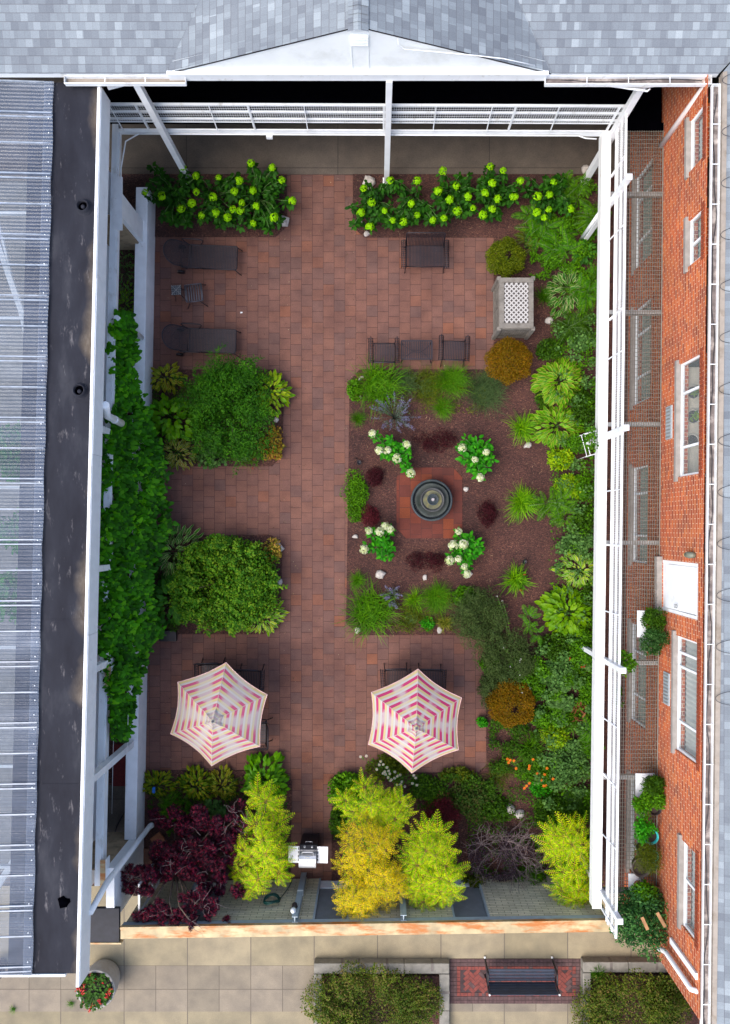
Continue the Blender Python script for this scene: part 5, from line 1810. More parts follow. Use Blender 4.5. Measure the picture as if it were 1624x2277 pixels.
# ------------------------------------------------------------------ fountain
c = P(960, 1112.5, .42); r = empty('garden_fountain', (c.x, c.y, .05), 0, 'round tiered stone fountain on the octagonal brick pad', 'fountain')
ST = simple('blue_grey_cast_stone', (.020, .030, .037), .6, var=.35, scale=7, dirt=(.035, .048, .044), dscale=3)
MOSS = simple('algae_stained_stone', (.030, .038, .033), .6, var=.45, scale=5, dirt=(.010, .017, .011), dscale=2.2, dthr=(.42, .6))
YEL = simple('yellow_moss_bowl', (.075, .078, .05), .6, var=.4, scale=6, dirt=(.17, .15, .05), dscale=3.4, dthr=(.42, .6))
m = MB(); m.lathe([(.42, 0), (.46, .06), (.50, .30), (.565, .40), (.57, .43), (.55, .445), (.515, .44), (.49, .40), (.47, .20), (.2, .16), (.01, .16)], seg=56)
m.build('basin', ST, r)
WAT = simple('dark_fountain_water', (.012, .015, .018), .06, var=.2, scale=20, bm=.3)
m = MB(); m.lathe([(.001, .335), (.475, .335)], seg=48); m.build('water', WAT, r)
m = MB(); m.lathe([(.10, .16), (.08, .3), (.20, .42), (.40, .50), (.455, .535), (.46, .55), (.44, .556), (.38, .535), (.30, .515), (.12, .50), (.01, .50)], seg=48, wob=.02)
m.build('middle_bowl', MOSS, r)
m = MB(); m.lathe([(.08, .5), (.06, .58), (.18, .66), (.31, .72), (.325, .74), (.315, .752), (.29, .745), (.25, .715)], seg=44)
ub = m.build('upper_bowl', simple('grey_brown_bowl', (.035, .036, .036), .5, var=.4, scale=6), r)
m = MB(); m.lathe([(.25, .714), (.13, .69), (.01, .685)], seg=40); m.build('bowl_floor', YEL, ub)
m = MB(); m.lathe([(.06, .69), (.05, .78), (.10, .84), (.145, .87), (.155, .885), (.148, .895), (.125, .885), (.11, .86), (.01, .85)], seg=32); m.build('top_cup', ST, r)
m = MB(); m.lathe([(.045, .85), (.04, .90), (.032, .93), (.045, .95), (.03, .965), (.001, .95)], seg=16); m.build('finial', simple('pale_worn_finial', (.30, .27, .27), .6, var=.3, scale=14), r)

# ------------------------------------------------------------------ barbecue (front towards +y = towards the patio)
c = P(685.5, 1905, .9); r = empty('gas_grill', (c.x, c.y, 0), R(-1), 'stainless gas barbecue with two side shelves at the foot of the path', 'barbecue')
STL = M['steel']; BLK = M['black']
m = MB(); m.box(-.24, .24, -.14, .26, .06, .80)
m.build('cabinet', BLK, r, bevel=.01)
m = MB(); m.box(-.235, -.004, .262, .275, .1, .76); m.box(.004, .235, .262, .275, .1, .76); dd_ = m.build('door', BLK, r)
m = MB(); m.tube([(-.09, .276, .70), (-.09, .31, .70), (.09, .31, .70), (.09, .276, .70)], .008, 6); m.build('handle', STL, dd_)
m = MB(); m.hexa([(-.225, .06, .80), (.225, .06, .80), (.225, .27, .80), (-.225, .27, .80), (-.225, .06, .95), (.225, .06, .95), (.225, .20, .94), (-.225, .20, .94)])
cp = m.build('control_panel', simple('graphite_panel', (.12, .12, .13), .4, .5), r, bevel=.006)
for x in (-.10, .10):
    m = MB(); m.tube([(x, .235, .87), (x, .27, .88)], [.035, .028], 12); m.build('knob', STL, cp)
m = MB(); m.hexa([(-.22, -.17, .86), (.22, -.17, .86), (.22, .13, .86), (-.22, .13, .86), (-.22, -.17, .95), (.22, -.17, .95), (.22, .13, .96), (-.22, .13, .96)])
m.build('firebox', BLK, r)
m = MB(); NS = 12
pr = [(.14, .955), (.135, 1.02), (.10, 1.09), (.03, 1.135), (-.06, 1.15), (-.16, 1.135), (-.22, 1.08), (-.235, 1.0), (-.235, .955)]
for (a, b) in zip(pr[:-1], pr[1:]): m.face([(-.225, a[0], a[1]), (.225, a[0], a[1]), (.225, b[0], b[1]), (-.225, b[0], b[1])][::-1], 0, smooth=True)
for s in (-1, 1):
    f = [(s * .225, a[0], a[1]) for a in pr]; m.face(f if s < 0 else f[::-1], 0)
ld = m.build('lid', STL, r)
m = MB(); m.tube([(-.15, .11, 1.05), (-.15, .18, 1.09), (-.13, .20, 1.09), (.13, .20, 1.09), (.15, .18, 1.09), (.15, .11, 1.05)], .012, 8); m.build('handle', STL, ld)
m = MB(); m.lathe([(.001, .022), (.028, .018), (.032, 0)], (0, -.03, 1.148), 16); m.build('thermometer', M['white'], ld)
m = MB(); m.box(-.055, .055, .06, .085, 1.118, 1.125); m.build('badge', M['grey_metal'], ld)
for s in (-1, 1):
    m = MB(); m.box(min(s * .235, s * .525), max(s * .235, s * .525), -.17, .27, .88, .905); sh = m.build('side_shelf', simple('pale_steel_shelf', (.62, .63, .66), .4, .35, var=.06), r, bevel=.004)
    m = MB()
    for k in range(4): m.box(min(s * .245, s * .27), max(s * .245, s * .27), -.12 + k * .10, -.055 + k * .10, .9055, .908)
    m.build('slots', BLK, sh)
for sx in (-1, 1):
    for sy in (-.12, .24):
        m = MB(); m.tube([(sx * .2 - .012, sy, .035), (sx * .2 + .012, sy, .035)], .035, 12); m.build('caster', BLK, r)

# green hose coil hanging at the wall
m = MB(); c = P(605, 2000, 1.38)
pts = []
for i in range(110):
    a = i * .36; pts.append((c.x + .20 * math.cos(a) * (1 + .05 * math.sin(i)), c.y + .03 * math.sin(i * .7), 1.38 + .20 * math.sin(a) + .05 * math.sin(i * .21)))
m.tube(pts, .016, 6)
q = [tuple(P(u, v, z)) for u, v, z in ((622, 2000, 1.3), (640, 1978, .7), (648, 1962, .3), (652, 1950, .06))]
m.tube(chaikin(q), .012, 6)
tag(m.build('garden_hose', M['hose']), 'dark green hose coiled against the pale brick wall', 'hose')
m = MB()
for (u, v, a, w_, h_) in ((352, 1868, 38, .32, .32),): 
    c = P(u, v, .07); ca, sa = math.cos(R(a)), math.sin(R(a)); pp = [(c.x + x * ca - y * sa, c.y + x * sa + y * ca) for x, y in ((-w_ / 2, -h_ / 2), (w_ / 2, -h_ / 2), (w_ / 2, h_ / 2), (-w_ / 2, h_ / 2))]
    m.prism(pp, .035, .09)
tag(m.build('loose_paver', simple('orange_clay_paver', (.27, .10, .045), .9)), 'loose orange clay paver lying askew by the purple maple', 'paver')
m = MB(); c = P(342, 1907, .05); m.box(c.x - .3, c.x + .25, c.y - .25, c.y + .25, .035, .07)
tag(m.build('loose_paver', simple('brown_clay_paver', (.13, .055, .035), .9)), 'brown clay paver half under the purple maple against the low wall', 'paver')

# ------------------------------------------------------------------ park bench outside (front towards +y)
r = empty('park_bench', (P(1153, 2150, 0).x, -12.12, 0), 0, 'dark slatted park bench on the herringbone brick patch', 'bench')
DK = simple('blue_black_slats', (.022, .032, .055), .4, var=.2); W2 = .90
for i in range(4):
    y = .12 - i * .082; m = MB(); m.box(-W2, W2, y - .034, y + .034, .44 + .004 * i, .465 + .004 * i); m.build('seat_slat', DK, r, bevel=.005)
for i in range(5):
    z = .50 + i * .085; y = -.19 - i * .018; m = MB(); m.hexa([(-W2, y - .02, z - .035), (W2, y - .02, z - .035), (W2, y, z - .035), (-W2, y, z - .035), (-W2, y - .04, z + .035), (W2, y - .04, z + .035), (W2, y - .02, z + .035), (-W2, y - .02, z + .035)]); m.build('back_slat', DK, r, bevel=.004)
for s in (-1, 1):
    x = s * (W2 + .03)
    m = MB()
    m.tube([(x, .20, .02), (x, .17, .22), (x, .16, .45), (x, .17, .60), (x, .10, .64), (x, -.15, .64), (x, -.22, .60)], .024, 8)
    m.tube([(x, -.28, .02), (x, -.19, .42), (x, -.28, .88)], .026, 8); m.tube([(x, .16, .44), (x, -.19, .44)], .02, 8)
    fr_ = m.build('side_frame', M['black'], r)
    m = MB(); m.tube([(x, .20, .05), (x, .24, .015)], [.026, .034], 8); m.tube([(x, -.278, .87), (x, -.285, .90)], [.027, .022], 8); m.build('worn_foot', M['white_dirty'], fr_)

# ------------------------------------------------------------------ concrete pot with red flowers, and the dark pot at the picture edge
c = P(210, 2170, 0); r = empty('flower_pot', (-7.55, -12.35, 0), 0, 'big pale concrete pot of red flowers on the pavement at bottom left', 'flower pot')
m = MB(); m.lathe([(.001, 0), (.38, 0), (.44, .1), (.50, .40), (.52, .72), (.515, .74), (.46, .74), (.45, .66), (.001, .66)], seg=40); m.build('pot', M['pot_concrete'], r, bevel=0)
m = MB(); m.lathe([(.001, .67), (.30, .68), (.452, .665)], seg=24, wob=.02); m.build('soil', M['soil'], r)
LM_g = leafmat('geranium_leaf', [(.03, .09, .015), (.06, .16, .02), (.10, .20, .03)])
n = 420; a = rng.uniform(0, 6.28, n); rr = .44 * np.sqrt(rng.uniform(0, 1, n)); p_ = np.stack([np.cos(a) * rr, np.sin(a) * rr, .70 + rng.uniform(0, .2, n)], 1)
d = unit(np.stack([np.cos(a), np.sin(a), rng.uniform(-.3, .8, n)], 1)); inst_mesh('foliage', [t_round()], [(p_, d, unit(np.array([[0, 0, 1]]) + rng.normal(size=(n, 3)) * .4), rng.uniform(.04, .09, n))], LM_g, r)
for i in range(22):
    a = rng.uniform(0, 6.28); rr = .50 * math.sqrt(rng.uniform(.2, 1)); k = 9
    cc = np.array([math.cos(a) * rr, math.sin(a) * rr, .82 + rng.uniform(0, .1)])
    pp = cc + rng.normal(size=(k, 3)) * .025
    inst_mesh('flower', [t_round(6)], [(pp, rng.normal(size=(k, 3)), np.tile([[0, 0, 1.0]], (k, 1)) + rng.normal(size=(k, 3)) * .4, np.full(k, .035))], M['red'], r)
for k_, (a, ln) in enumerate(((-1.2, .45), (-1.5, .5), (-1.8, .46), (-.9, .4))):
    m = MB(); m.tube([(0, 0, .7), (math.cos(a) * ln * .5, math.sin(a) * ln * .5, 1.0), (math.cos(a) * ln, math.sin(a) * ln, .95)], [.012, .008, .003], 5); m.build('stem', M['stem_green'], r)
r = empty('dark_pot', (P(-8, 2160, .3).x, P(-8, 2158, .3).y, 0), 0, 'black round pot cut off by the left picture edge below the plastic roof', 'pot')
m = MB(); m.lathe([(.001, 0), (.16, 0), (.22, .35), (.24, .37), (.20, .37), (.19, .3), (.001, .3)], seg=24); m.build('pot', M['black'], r)
m = MB(); m.lathe([(.001, .31), (.19, .305)], seg=16); m.build('soil', M['soil'], r)

# ------------------------------------------------------------------ plants
G_dark = leafmat('dark_green_leaf', [(0.0144, 0.0492, 0.0009), (0.0306, 0.0919, 0.0012), (0.0575, 0.1411, 0.0021)])
G_mid = leafmat('mid_green_leaf', [(0.0299, 0.1024, 0.0009), (0.0598, 0.1916, 0.0012), (0.1084, 0.2796, 0.0021)])
G_hyd = leafmat('hydrangea_leaf', [(.008, .045, .002), (.016, .085, .003), (.03, .13, .004)], dark=.7)
G_vivid = leafmat('vivid_green_leaf', [(0.0126, 0.1407, 0.0018), (0.0242, 0.2352, 0.0024), (0.0609, 0.3528, 0.0042)])
G_yel = leafmat('yellow_green_leaf', [(0.0936, 0.2162, 0.0009), (0.1594, 0.3381, 0.0012), (0.2656, 0.4323, 0.0021), (0.3454, 0.4601, 0.0030)])
G_olive = leafmat('olive_green_leaf', [(0.0425, 0.0704, 0.0021), (0.0725, 0.1113, 0.0024), (0.1207, 0.1407, 0.0030)])
G_grey = leafmat('grey_green_leaf', [(0.0333, 0.0617, 0.0140), (0.0532, 0.0931, 0.0203), (0.0836, 0.1235, 0.0308)])
G_silver = leafmat('silvery_green_leaf', [(0.0374, 0.1063, 0.0192), (0.0749, 0.1806, 0.0384), (0.1310, 0.2656, 0.0576)])
G_fern = leafmat('fern_green_leaf', [(0.0276, 0.1273, 0.0009), (0.0552, 0.2117, 0.0012), (0.1087, 0.2822, 0.0018)])
G_ivy = leafmat('vine_leaf', dark=.85, cols=[(0.0144, 0.0761, 0.0006), (0.0251, 0.1389, 0.0009), (0.0395, 0.2077, 0.0015), (0.0539, 0.2777, 0.0018), (0.1258, 0.4165, 0.0030)], clump=1.3, rough=.45)
GOLD = leafmat('golden_leaf', [(0.3375, 0.3703, 0.0002), (0.5484, 0.4991, 0.0002), (0.8016, 0.6118, 0.0003), (0.9000, 0.5925, 0.0004)], dark=.35)
GOLD_G = leafmat('lime_sumac_leaf', [(0.1610, 0.3758, 0.0002), (0.2875, 0.5074, 0.0004), (0.4671, 0.6389, 0.0005), (0.6109, 0.6389, 0.0006)], dark=.4)
GOLD_BALL = leafmat('olive_gold_leaf', [(0.1170, 0.0770, 0.0004), (0.1800, 0.1111, 0.0006), (0.2430, 0.1283, 0.0010), (0.2160, 0.0770, 0.0012)], dark=.35)
BOX_G = leafmat('boxwood_leaf', [(0.0500, 0.0800, 0.0015), (0.1000, 0.1400, 0.0018), (0.1600, 0.1900, 0.0030)], dark=.4)
PURP = leafmat('purple_maple_leaf', [(.008, .003, .008), (.016, .004, .012), (.03, .004, .018), (.07, .005, .022), (.24, .008, .035)], rough=.55, dark=.8)
DRED = leafmat('dark_red_leaf', [(.022, .004, .006), (.045, .006, .010), (.08, .010, .016)])
MAROON = leafmat('maroon_leaf', [(.04, .006, .008), (.09, .010, .016), (.15, .018, .028)])
LAV = leafmat('lavender_flower', [(.13, .11, .24), (.20, .18, .34), (.28, .26, .42)], dark=.2)
SAGE = leafmat('sage_leaf', [(.08, .12, .09), (.12, .17, .13), (.18, .22, .18)], dark=.3)
H_green = leafmat('hosta_green', [(0.0423, 0.1688, 0.0009), (0.0834, 0.2684, 0.0018), (0.1388, 0.3528, 0.0024)], rough=.4, dark=.4)
H_bright = leafmat('hosta_bright', [(0.0851, 0.2583, 0.0009), (0.1449, 0.3528, 0.0012), (0.2415, 0.4232, 0.0021), (0.3622, 0.4473, 0.0042)], rough=.4, dark=.4)
H_lime = leafmat('hosta_lime', [(0.0725, 0.1995, 0.0012), (0.1207, 0.2825, 0.0021), (0.1817, 0.3413, 0.0030)], rough=.4, dark=.35)
H_yel = leafmat('hosta_yellowed', [(0.0905, 0.1499, 0.0021), (0.1544, 0.1999, 0.0030), (0.2536, 0.2401, 0.0063), (0.1811, 0.1196, 0.0063)], rough=.5, dark=.35)
H_edge = leafmat('hosta_cream_edge', [(.30, .36, .14), (.42, .46, .2)], dark=.2)
H_edgey = leafmat('hosta_yellow_edge', [(.26, .34, .03), (.38, .42, .05)], dark=.2)
H_deep = leafmat('hosta_deep', [(.02, .09, .008), (.035, .15, .012), (.06, .20, .014)], dark=.4)
RACH = leafmat('frond_stalk', [(.32, .26, .03), (.38, .20, .04)], trans=0)
BLOOM_L = leafmat('lime_bloom', [(0.1750, 0.4372, 0.0005), (0.2334, 0.5167, 0.0007), (0.3209, 0.5962, 0.0012)], dark=.3, clump=6)
BLOOM_W = leafmat('white_bloom', [(0.4250, 0.5100, 0.1760), (0.6120, 0.6460, 0.4000), (0.7225, 0.7225, 0.5600)], dark=.2)


def bloom(name, pos, rad, mat, parent, n=34, seed=0):
    g = np.random.default_rng(seed)
    d = unit(g.normal(size=(n, 3))); d[:, 2] = np.abs(d[:, 2]) + .15; d = unit(d)
    p = d * rad * np.array([1, 1, .75]) * g.uniform(.75, 1.1, (n, 1)) + np.array(pos)
    t = unit(np.cross(d, g.normal(size=(n, 3))))
    return inst_mesh(name, [t_round(5)], [(p - t * rad * .2, t, d, np.full(n, rad * .52))], mat, parent)


# ---- hydrangea rows
LZ = [(1100, 1010), (1178, 1058), (1313, 1068), (1437, 1087), (1180, 1155), (1280, 1187), (1408, 1152), (1518, 1147), (1090, 1257), (1213, 1297), (1297, 1280), (1400, 1260), (1452, 1220), (1367, 1308), (1445, 1268), (1538, 1240), (1520, 1342), (873, 1158), (975, 1180), (1153, 1222)]
LZ2 = [(45, 983), (173, 1010), (57, 1148), (77, 1240), (292, 1208), (183, 1307), (60, 1343), (230, 1083)]
bl = [(x * .3711, y * .3711) for x, y in LZ] + [(542.4 + x * .3711, y * .3711) for x, y in LZ2]
RZ = [(720, 1133), (768, 1218), (843, 1268), (703, 1278), (877, 1085), (1040, 1087), (1003, 1225), (1040, 1293), (893, 1325), (957, 1333), (755, 1362), (1165, 1150), (1192, 1030), (1272, 1120), (1233, 1200), (1343, 1183), (1132, 1323), (1198, 1312), (1280, 1270), (1373, 1253), (1432, 1292), (1445, 1163), (1487, 1103), (1475, 1003), (1553, 1027), (1520, 1195), (1487, 1258), (1610, 1185)]
RZ2 = [(293, 1153), (262, 1253), (400, 1250), (475, 1240), (503, 1160), (395, 1353), (470, 1335), (443, 1385), (607, 1330)]
br_ = [(542.4 + x * .3711, y * .3711) for x, y in RZ] + [(1054.6 + x * .3507, y * .3507) for x, y in RZ2]
big_ = {(1280, 1187), (1180, 1155)}
TL = t_leaf(.58, 3, .2, .12)


def hydrangea(label, cu, cv, blooms, tips, seed, mats=None, bm=None, br=.098, zt=.95, nl=34, group=None, spread=.13, leafs=.13, core=0):
    """a shrub of leafy shoots, each shoot seen at one of tips"""
    c = P(cu, cv, 0.0)
    root = empty('hydrangea', (c.x, c.y, 0.035), 0, label, 'hydrangea', group)
    g = np.random.default_rng(seed)
    allp = []; alld = []; allu = []; alls = []
    tl = []
    for (u, v) in list(blooms) + list(tips):
        isb = (u, v) in blooms
        z = zt * g.uniform(.8, 1.08)
        q = P(u, v, z) - c; q = np.array(q)
        tl.append(tuple(q))
        for k in range(nl):
            t = g.uniform(.35, 1.0)
            base = np.array([0, 0, 0]) * (1 - t) + q * t
            base = base * np.array([1, 1, 1]); base[:2] = q[:2] * (.45 + .55 * t)
            a = g.uniform(0, 6.28)
            dirv = np.array([math.cos(a), math.sin(a), g.uniform(-.35, .25)])
            off = spread * (1.15 - .5 * t)
            allp.append(base + dirv * np.array([1, 1, 0]) * off * g.uniform(0.1, 1) + np.array([0, 0, -.05 - .05 * g.uniform()]))
            alld.append(dirv); allu.append([g.normal() * .25, g.normal() * .25, 1]); alls.append(leafs * g.uniform(.6, 1.25))
        if isb: bloom('flower_head', q + np.array([0, 0, .02]), br * g.uniform(.82, 1.18), bm or BLOOM_L, root, 60, int(seed * 100 + u))
    inst_mesh('foliage', [TL], [(np.array(allp), np.array(alld), np.array(allu), np.array(alls))], mats or G_mid, root, smooth=True)
    stems('stem', (0, 0, 0), [tuple(np.array(t) * .96) for t in tl], .014, M['stem_green'], root, .006, .04)
    return root


def split(blooms, centres):
    out = [[] for _ in centres]
    for b in blooms:
        k = min(range(len(centres)), key=lambda i: (b[0] - centres[i][0]) ** 2 + (b[1] - centres[i][1]) ** 2); out[k].append(b)
    return out


GH = 'lime green hydrangeas in the two top beds'
HL = [(395, 440), (480, 440), (575, 440)]
HLl = ['lime flowered hydrangea at the left end of the left top bed', 'lime flowered hydrangea in the middle of the left top bed with the biggest heads', 'lime flowered hydrangea at the right end of the left bed, leaning over the brick path']
for i, (cc, bs) in enumerate(zip(HL, split(bl, HL))):
    g = np.random.default_rng(40 + i)
    tips = [(cc[0] + g.uniform(-52, 52), cc[1] + g.uniform(-60, 65)) for _ in range(15)]
    if i == 0: tips += [(335, 365), (350, 372), (330, 400), (360, 480), (345, 430), (385, 495)]
    if i == 2: tips += [(560, 365), (605, 375), (600, 510), (590, 495), (610, 420)]
    hydrangea(HLl[i], *cc, bs, tips, 11 + i, G_hyd, group=GH)
HR = [(832, 450), (925, 440), (1010, 430), (1100, 430), (1215, 435)]
HRl = ['lime flowered hydrangea at the left end of the right top bed beside two white rocks', 'lime flowered hydrangea behind the left arm of the loveseat', 'lime flowered hydrangea above the right arm of the loveseat with the palest head',
       'lime flowered hydrangea between the loveseat and the round green ball shrub', 'lime flowered hydrangea at the right end of the top bed among the ferns']
for i, (cc, bs) in enumerate(zip(HR, split(br_, HR))):
    g = np.random.default_rng(60 + i)
    tips = [(cc[0] + g.uniform(-50, 50), cc[1] + g.uniform(-42, 50)) for _ in range(15)]
    hydrangea(HRl[i], *cc, bs, tips, 21 + i, G_hyd, group=GH)
GW = 'white hydrangeas round the fountain'
hydrangea('white hydrangea leaning diagonally at the upper left of the fountain', 880, 1010, [(829, 964), (844, 1002), (905, 988), (862, 1002), (883, 1019), (914, 1052)], [(850, 985), (862, 1010), (885, 1000), (895, 1020), (905, 1035), (875, 990), (870, 975), (912, 1010), (905, 1000)], 31, G_vivid, BLOOM_W, .115, .8, 26, GW, .11, .12)
hydrangea('bushy white hydrangea at the upper right of the fountain', 1060, 1015, [(1056, 1022), (1081, 1006), (1067, 1062), (1028, 996)], [(1035, 975), (1060, 975), (1085, 985), (1090, 1000), (1040, 1000), (1060, 1000), (1075, 1025), (1050, 1040), (1065, 1050), (1085, 1040), (1030, 1020), (1095, 1022), (1045, 1015)], 32, G_vivid, BLOOM_W, .11, .8, 28, GW, .13, .13)
hydrangea('small white hydrangea at the lower left of the fountain', 850, 1205, [(821, 1180), (810, 1221), (868, 1176), (857, 1170), (845, 1182)], [(845, 1195), (855, 1205), (860, 1225), (850, 1240), (835, 1220), (865, 1240), (870, 1215)], 33, G_vivid, BLOOM_W, .11, .75, 26, GW, .11, .12)
hydrangea('white hydrangea with six heads in a column at the lower right of the fountain', 1040, 1220, [(1020, 1181), (1008, 1213), (1030, 1210), (1019, 1243), (1000, 1246), (1033, 1260), (1038, 1276)], [(1045, 1195), (1060, 1205), (1070, 1215), (1045, 1215), (1055, 1235), (1030, 1230), (1040, 1250), (1072, 1225)], 34, G_vivid, BLOOM_W, .115, .8, 26, GW, .12, .12)

# ---- hostas
hs = hosta
hs(370, 840, 38, .7, [H_yel, H_edgey], 'yellowing variegated hosta against the low wall at the top of the upper left bed', 80, .42, 1)
hs(386, 930, 58, .8, [H_green, H_lime], 'broad green hosta against the low wall, left of the large feathery shrub', 110, .55, 2, margin=.18)
hs(396, 1006, 40, .6, [H_yel, H_edge], 'narrow leaved variegated hosta at the lower left corner of the upper left bed', 90, .3, 3)
hs(603, 873, 47, .8, [H_bright, H_edgey], 'bright yellow green hosta at the right edge of the upper left bed', 110, .42, 4, margin=.2)
hs(392, 1228, 60, .9, [H_deep, H_edge], 'striped narrow leaved hosta at the top left of the lower left bed', 150, .26, 5)
hs(388, 1328, 62, .95, [H_deep, H_green], 'dark green hosta between the vine and the lower round shrub', 100, .5, 6, margin=.1)
hs(588, 1372, 44, .7, [H_bright, H_edge], 'bright hosta at the lower right corner of the lower left bed', 100, .36, 7)
hs(352, 1745, 36, .4, [H_yel, H_green], 'yellowed hosta against the low wall in the bottom left bed', 90, .4, 8)
hs(438, 1745, 42, .42, [H_yel, H_green], 'olive hosta second from the left in the bottom left bed', 110, .4, 9)
hs(495, 1745, 36, .42, [H_yel, H_edgey], 'olive hosta third from the left in the bottom left bed', 90, .4, 10)
hs(588, 1738, 58, .6, [H_green, H_green], 'large green hosta at the right end of the bottom left bed', 130, .5, 11, margin=0)
hs(1262, 645, 52, .5, [H_deep, H_edge], 'white edged hosta to the right of the lattice box', 100, .45, 12)
hs(1243, 848, 57, .55, [H_green, H_edgey], 'large yellow edged hosta level with the golden ball shrub', 150, .45, 13, margin=.3)
hs(1237, 948, 55, .5, [H_green, H_edgey], 'yellow edged hosta just above the white trellis', 140, .42, 14)
hs(1287, 1268, 45, .5, [H_bright, H_edge], 'pale variegated hosta against the white rail above the large plain hosta', 100, .42, 15, margin=.3)
hs(1262, 1362, 60, .6, [H_bright if False else H_lime, H_lime], 'large plain green hosta beside the dark feathery bush', 150, .46, 16, margin=0)
hs(278, 600, 26, .35, [H_deep, H_edge], 'variegated hosta in the narrow strip behind the low wall, upper one', 70, .4, 17, ratio=3.0)
hs(282, 680, 26, .35, [H_green, H_edgey], 'variegated hosta in the narrow strip behind the low wall, lower one', 70, .4, 18, ratio=2.2)
hs(1300, 560, 34, .4, [H_deep, H_deep], 'blue green hosta beside the rail post in the upper right corner', 45, .6, 19, margin=0)

# ---- daylilies and grasses
gr = grass
DAY = leafmat('daylily_blade', [(0.0531, 0.1940, 0.0009), (0.1201, 0.3107, 0.0018), (0.2125, 0.4135, 0.0024)], dark=.35)
DAYD = leafmat('deep_green_blade', [(0.0230, 0.0945, 0.0009), (0.0460, 0.1533, 0.0012), (0.0906, 0.2121, 0.0021)], dark=.4)
GRS = leafmat('grass_blade', [(0.0302, 0.1292, 0.0009), (0.0675, 0.2121, 0.0012), (0.1208, 0.2940, 0.0021)], dark=.4)
MISTY = leafmat('misty_grey_green', [(0.038, 0.072, 0.022), (0.060, 0.111, 0.033), (0.096, 0.150, 0.050)], dark=.5)
gr(1165, 950, 44, .55, DAY, 'daylily clump left of the yellow edged hosta above the trellis', 150, .022, 1, 'daylily', 'daylily')
gr(1165, 1118, 50, .55, DAY, 'dense daylily clump right of the fountain', 260, .022, 2, 'daylily', 'daylily')
gr(1150, 1290, 42, .5, DAY, 'daylily clump with red flowers below right of the fountain', 130, .026, 3, 'daylily', 'daylily')
gr(1182, 1668, 48, .6, DAYD, 'daylily clump above the orange marigolds', 150, .022, 4, 'daylily', 'daylily')
gr(1290, 1500, 42, .6, DAYD, 'dark daylily clump against the right rail near the red flowers', 130, .02, 5, 'daylily', 'daylily')
gr(1212, 655, 32, .5, DAYD, 'thin leaved grass clump between the lattice box and the white edged hosta', 120, .014, 6)
gr(845, 853, 58, .75, GRS, 'tall green grass clump at the top left corner of the fountain bed', 420, .018, 7, tuft=.3)
gr(905, 850, 34, .55, MISTY, 'soft grey green clump behind the lavender spikes', 380, .008, 8, tuft=.35)
gr(955, 858, 42, .45, G_olive, 'olive mixed grasses below the small slatted table', 420, .010, 9, tuft=.4)
gr(1008, 845, 44, .6, GRS, 'dense bright green grass mound below the right armchair', 700, .008, 10, tuft=.25)
gr(1082, 868, 48, .55, MISTY, 'grey green misty mound left of the golden ball shrub', 800, .008, 11, tuft=.35)
gr(985, 905, 34, .4, GRS, 'green grass mound below the dense one in the top of the fountain bed', 480, .008, 12)
gr(797, 930, 24, .35, DAYD, 'small round grass tuft on the left edge of the fountain bed', 260, .008, 13)
gr(795, 1291, 26, .35, GRS, 'small round grass tuft at the lower left edge of the fountain bed', 300, .008, 14)
gr(825, 1362, 60, .8, GRS, 'large arching grass at the bottom left corner of the fountain bed', 420, .018, 15, tuft=.3)
gr(972, 1330, 42, .6, GRS, 'dense green grass mound in the bottom row of the fountain bed', 700, .009, 16, tuft=.2)
gr(922, 1335, 34, .5, DAY, 'loose yellow green grass left of the dense mound in the bottom row', 160, .012, 17)
gr(915, 1375, 30, .35, G_olive, 'low olive grass at the bottom edge between the two big clumps', 260, .010, 18, tuft=.4)
gr(990, 1385, 24, .4, leafmat('yellow_blade', [(.2, .24, .02), (.3, .28, .03)]), 'yellow tinged grass beside the dark feathery bush', 110, .014, 19)
gr(545, 1012, 36, .4, DAYD, 'dark grass at the bottom edge of the upper left bed beside the red flowers', 160, .012, 20, tuft=.3)
gr(1240, 770, 34, .45, DAYD, 'low dark daylily above the large yellow edged hosta', 150, .014, 21)
gr(1272, 1600, 46, .5, DAYD, 'spiky grass among the groundcover right of the lower golden ball', 200, .014, 22)
gr(1110, 1720, 30, .4, G_olive, 'short weedy grass at the bottom right patio corner', 240, .010, 23, tuft=.4)
gr(1332, 2165, 26, .5, DAYD, 'tufted grass in the bottom right planter', 260, .012, 24)
gr(1275, 1790, 48, .45, DAYD, 'dark grassy patch above the lime sumac on the right', 260, .012, 25, tuft=.4)
# silvery mound next to dark one
shrub('feathery_bush', 1068, 1372, 60, 66, 1.0, G_grey, .055, 12000, 22, 'large dark grey green feathery bush at the lower right of the fountain bed', 'bush', seed=3, tm=t_flat(.3), depth=.3, shoots=30, sl=.2)
shrub('feathery_bush', 1130, 1462, 62, 62, .9, G_grey, .055, 11000, 20, 'darker feathery bush right of the patio, below the first one', 'bush', seed=4, tm=t_flat(.3), depth=.3, shoots=30, sl=.2)
shrub('feathery_bush', 1100, 1535, 34, 50, .6, G_grey, .055, 5000, 12, 'low grey green feathery bush above the lower golden ball', 'bush', seed=5, tm=t_flat(.3), depth=.3, shoots=30, sl=.2)

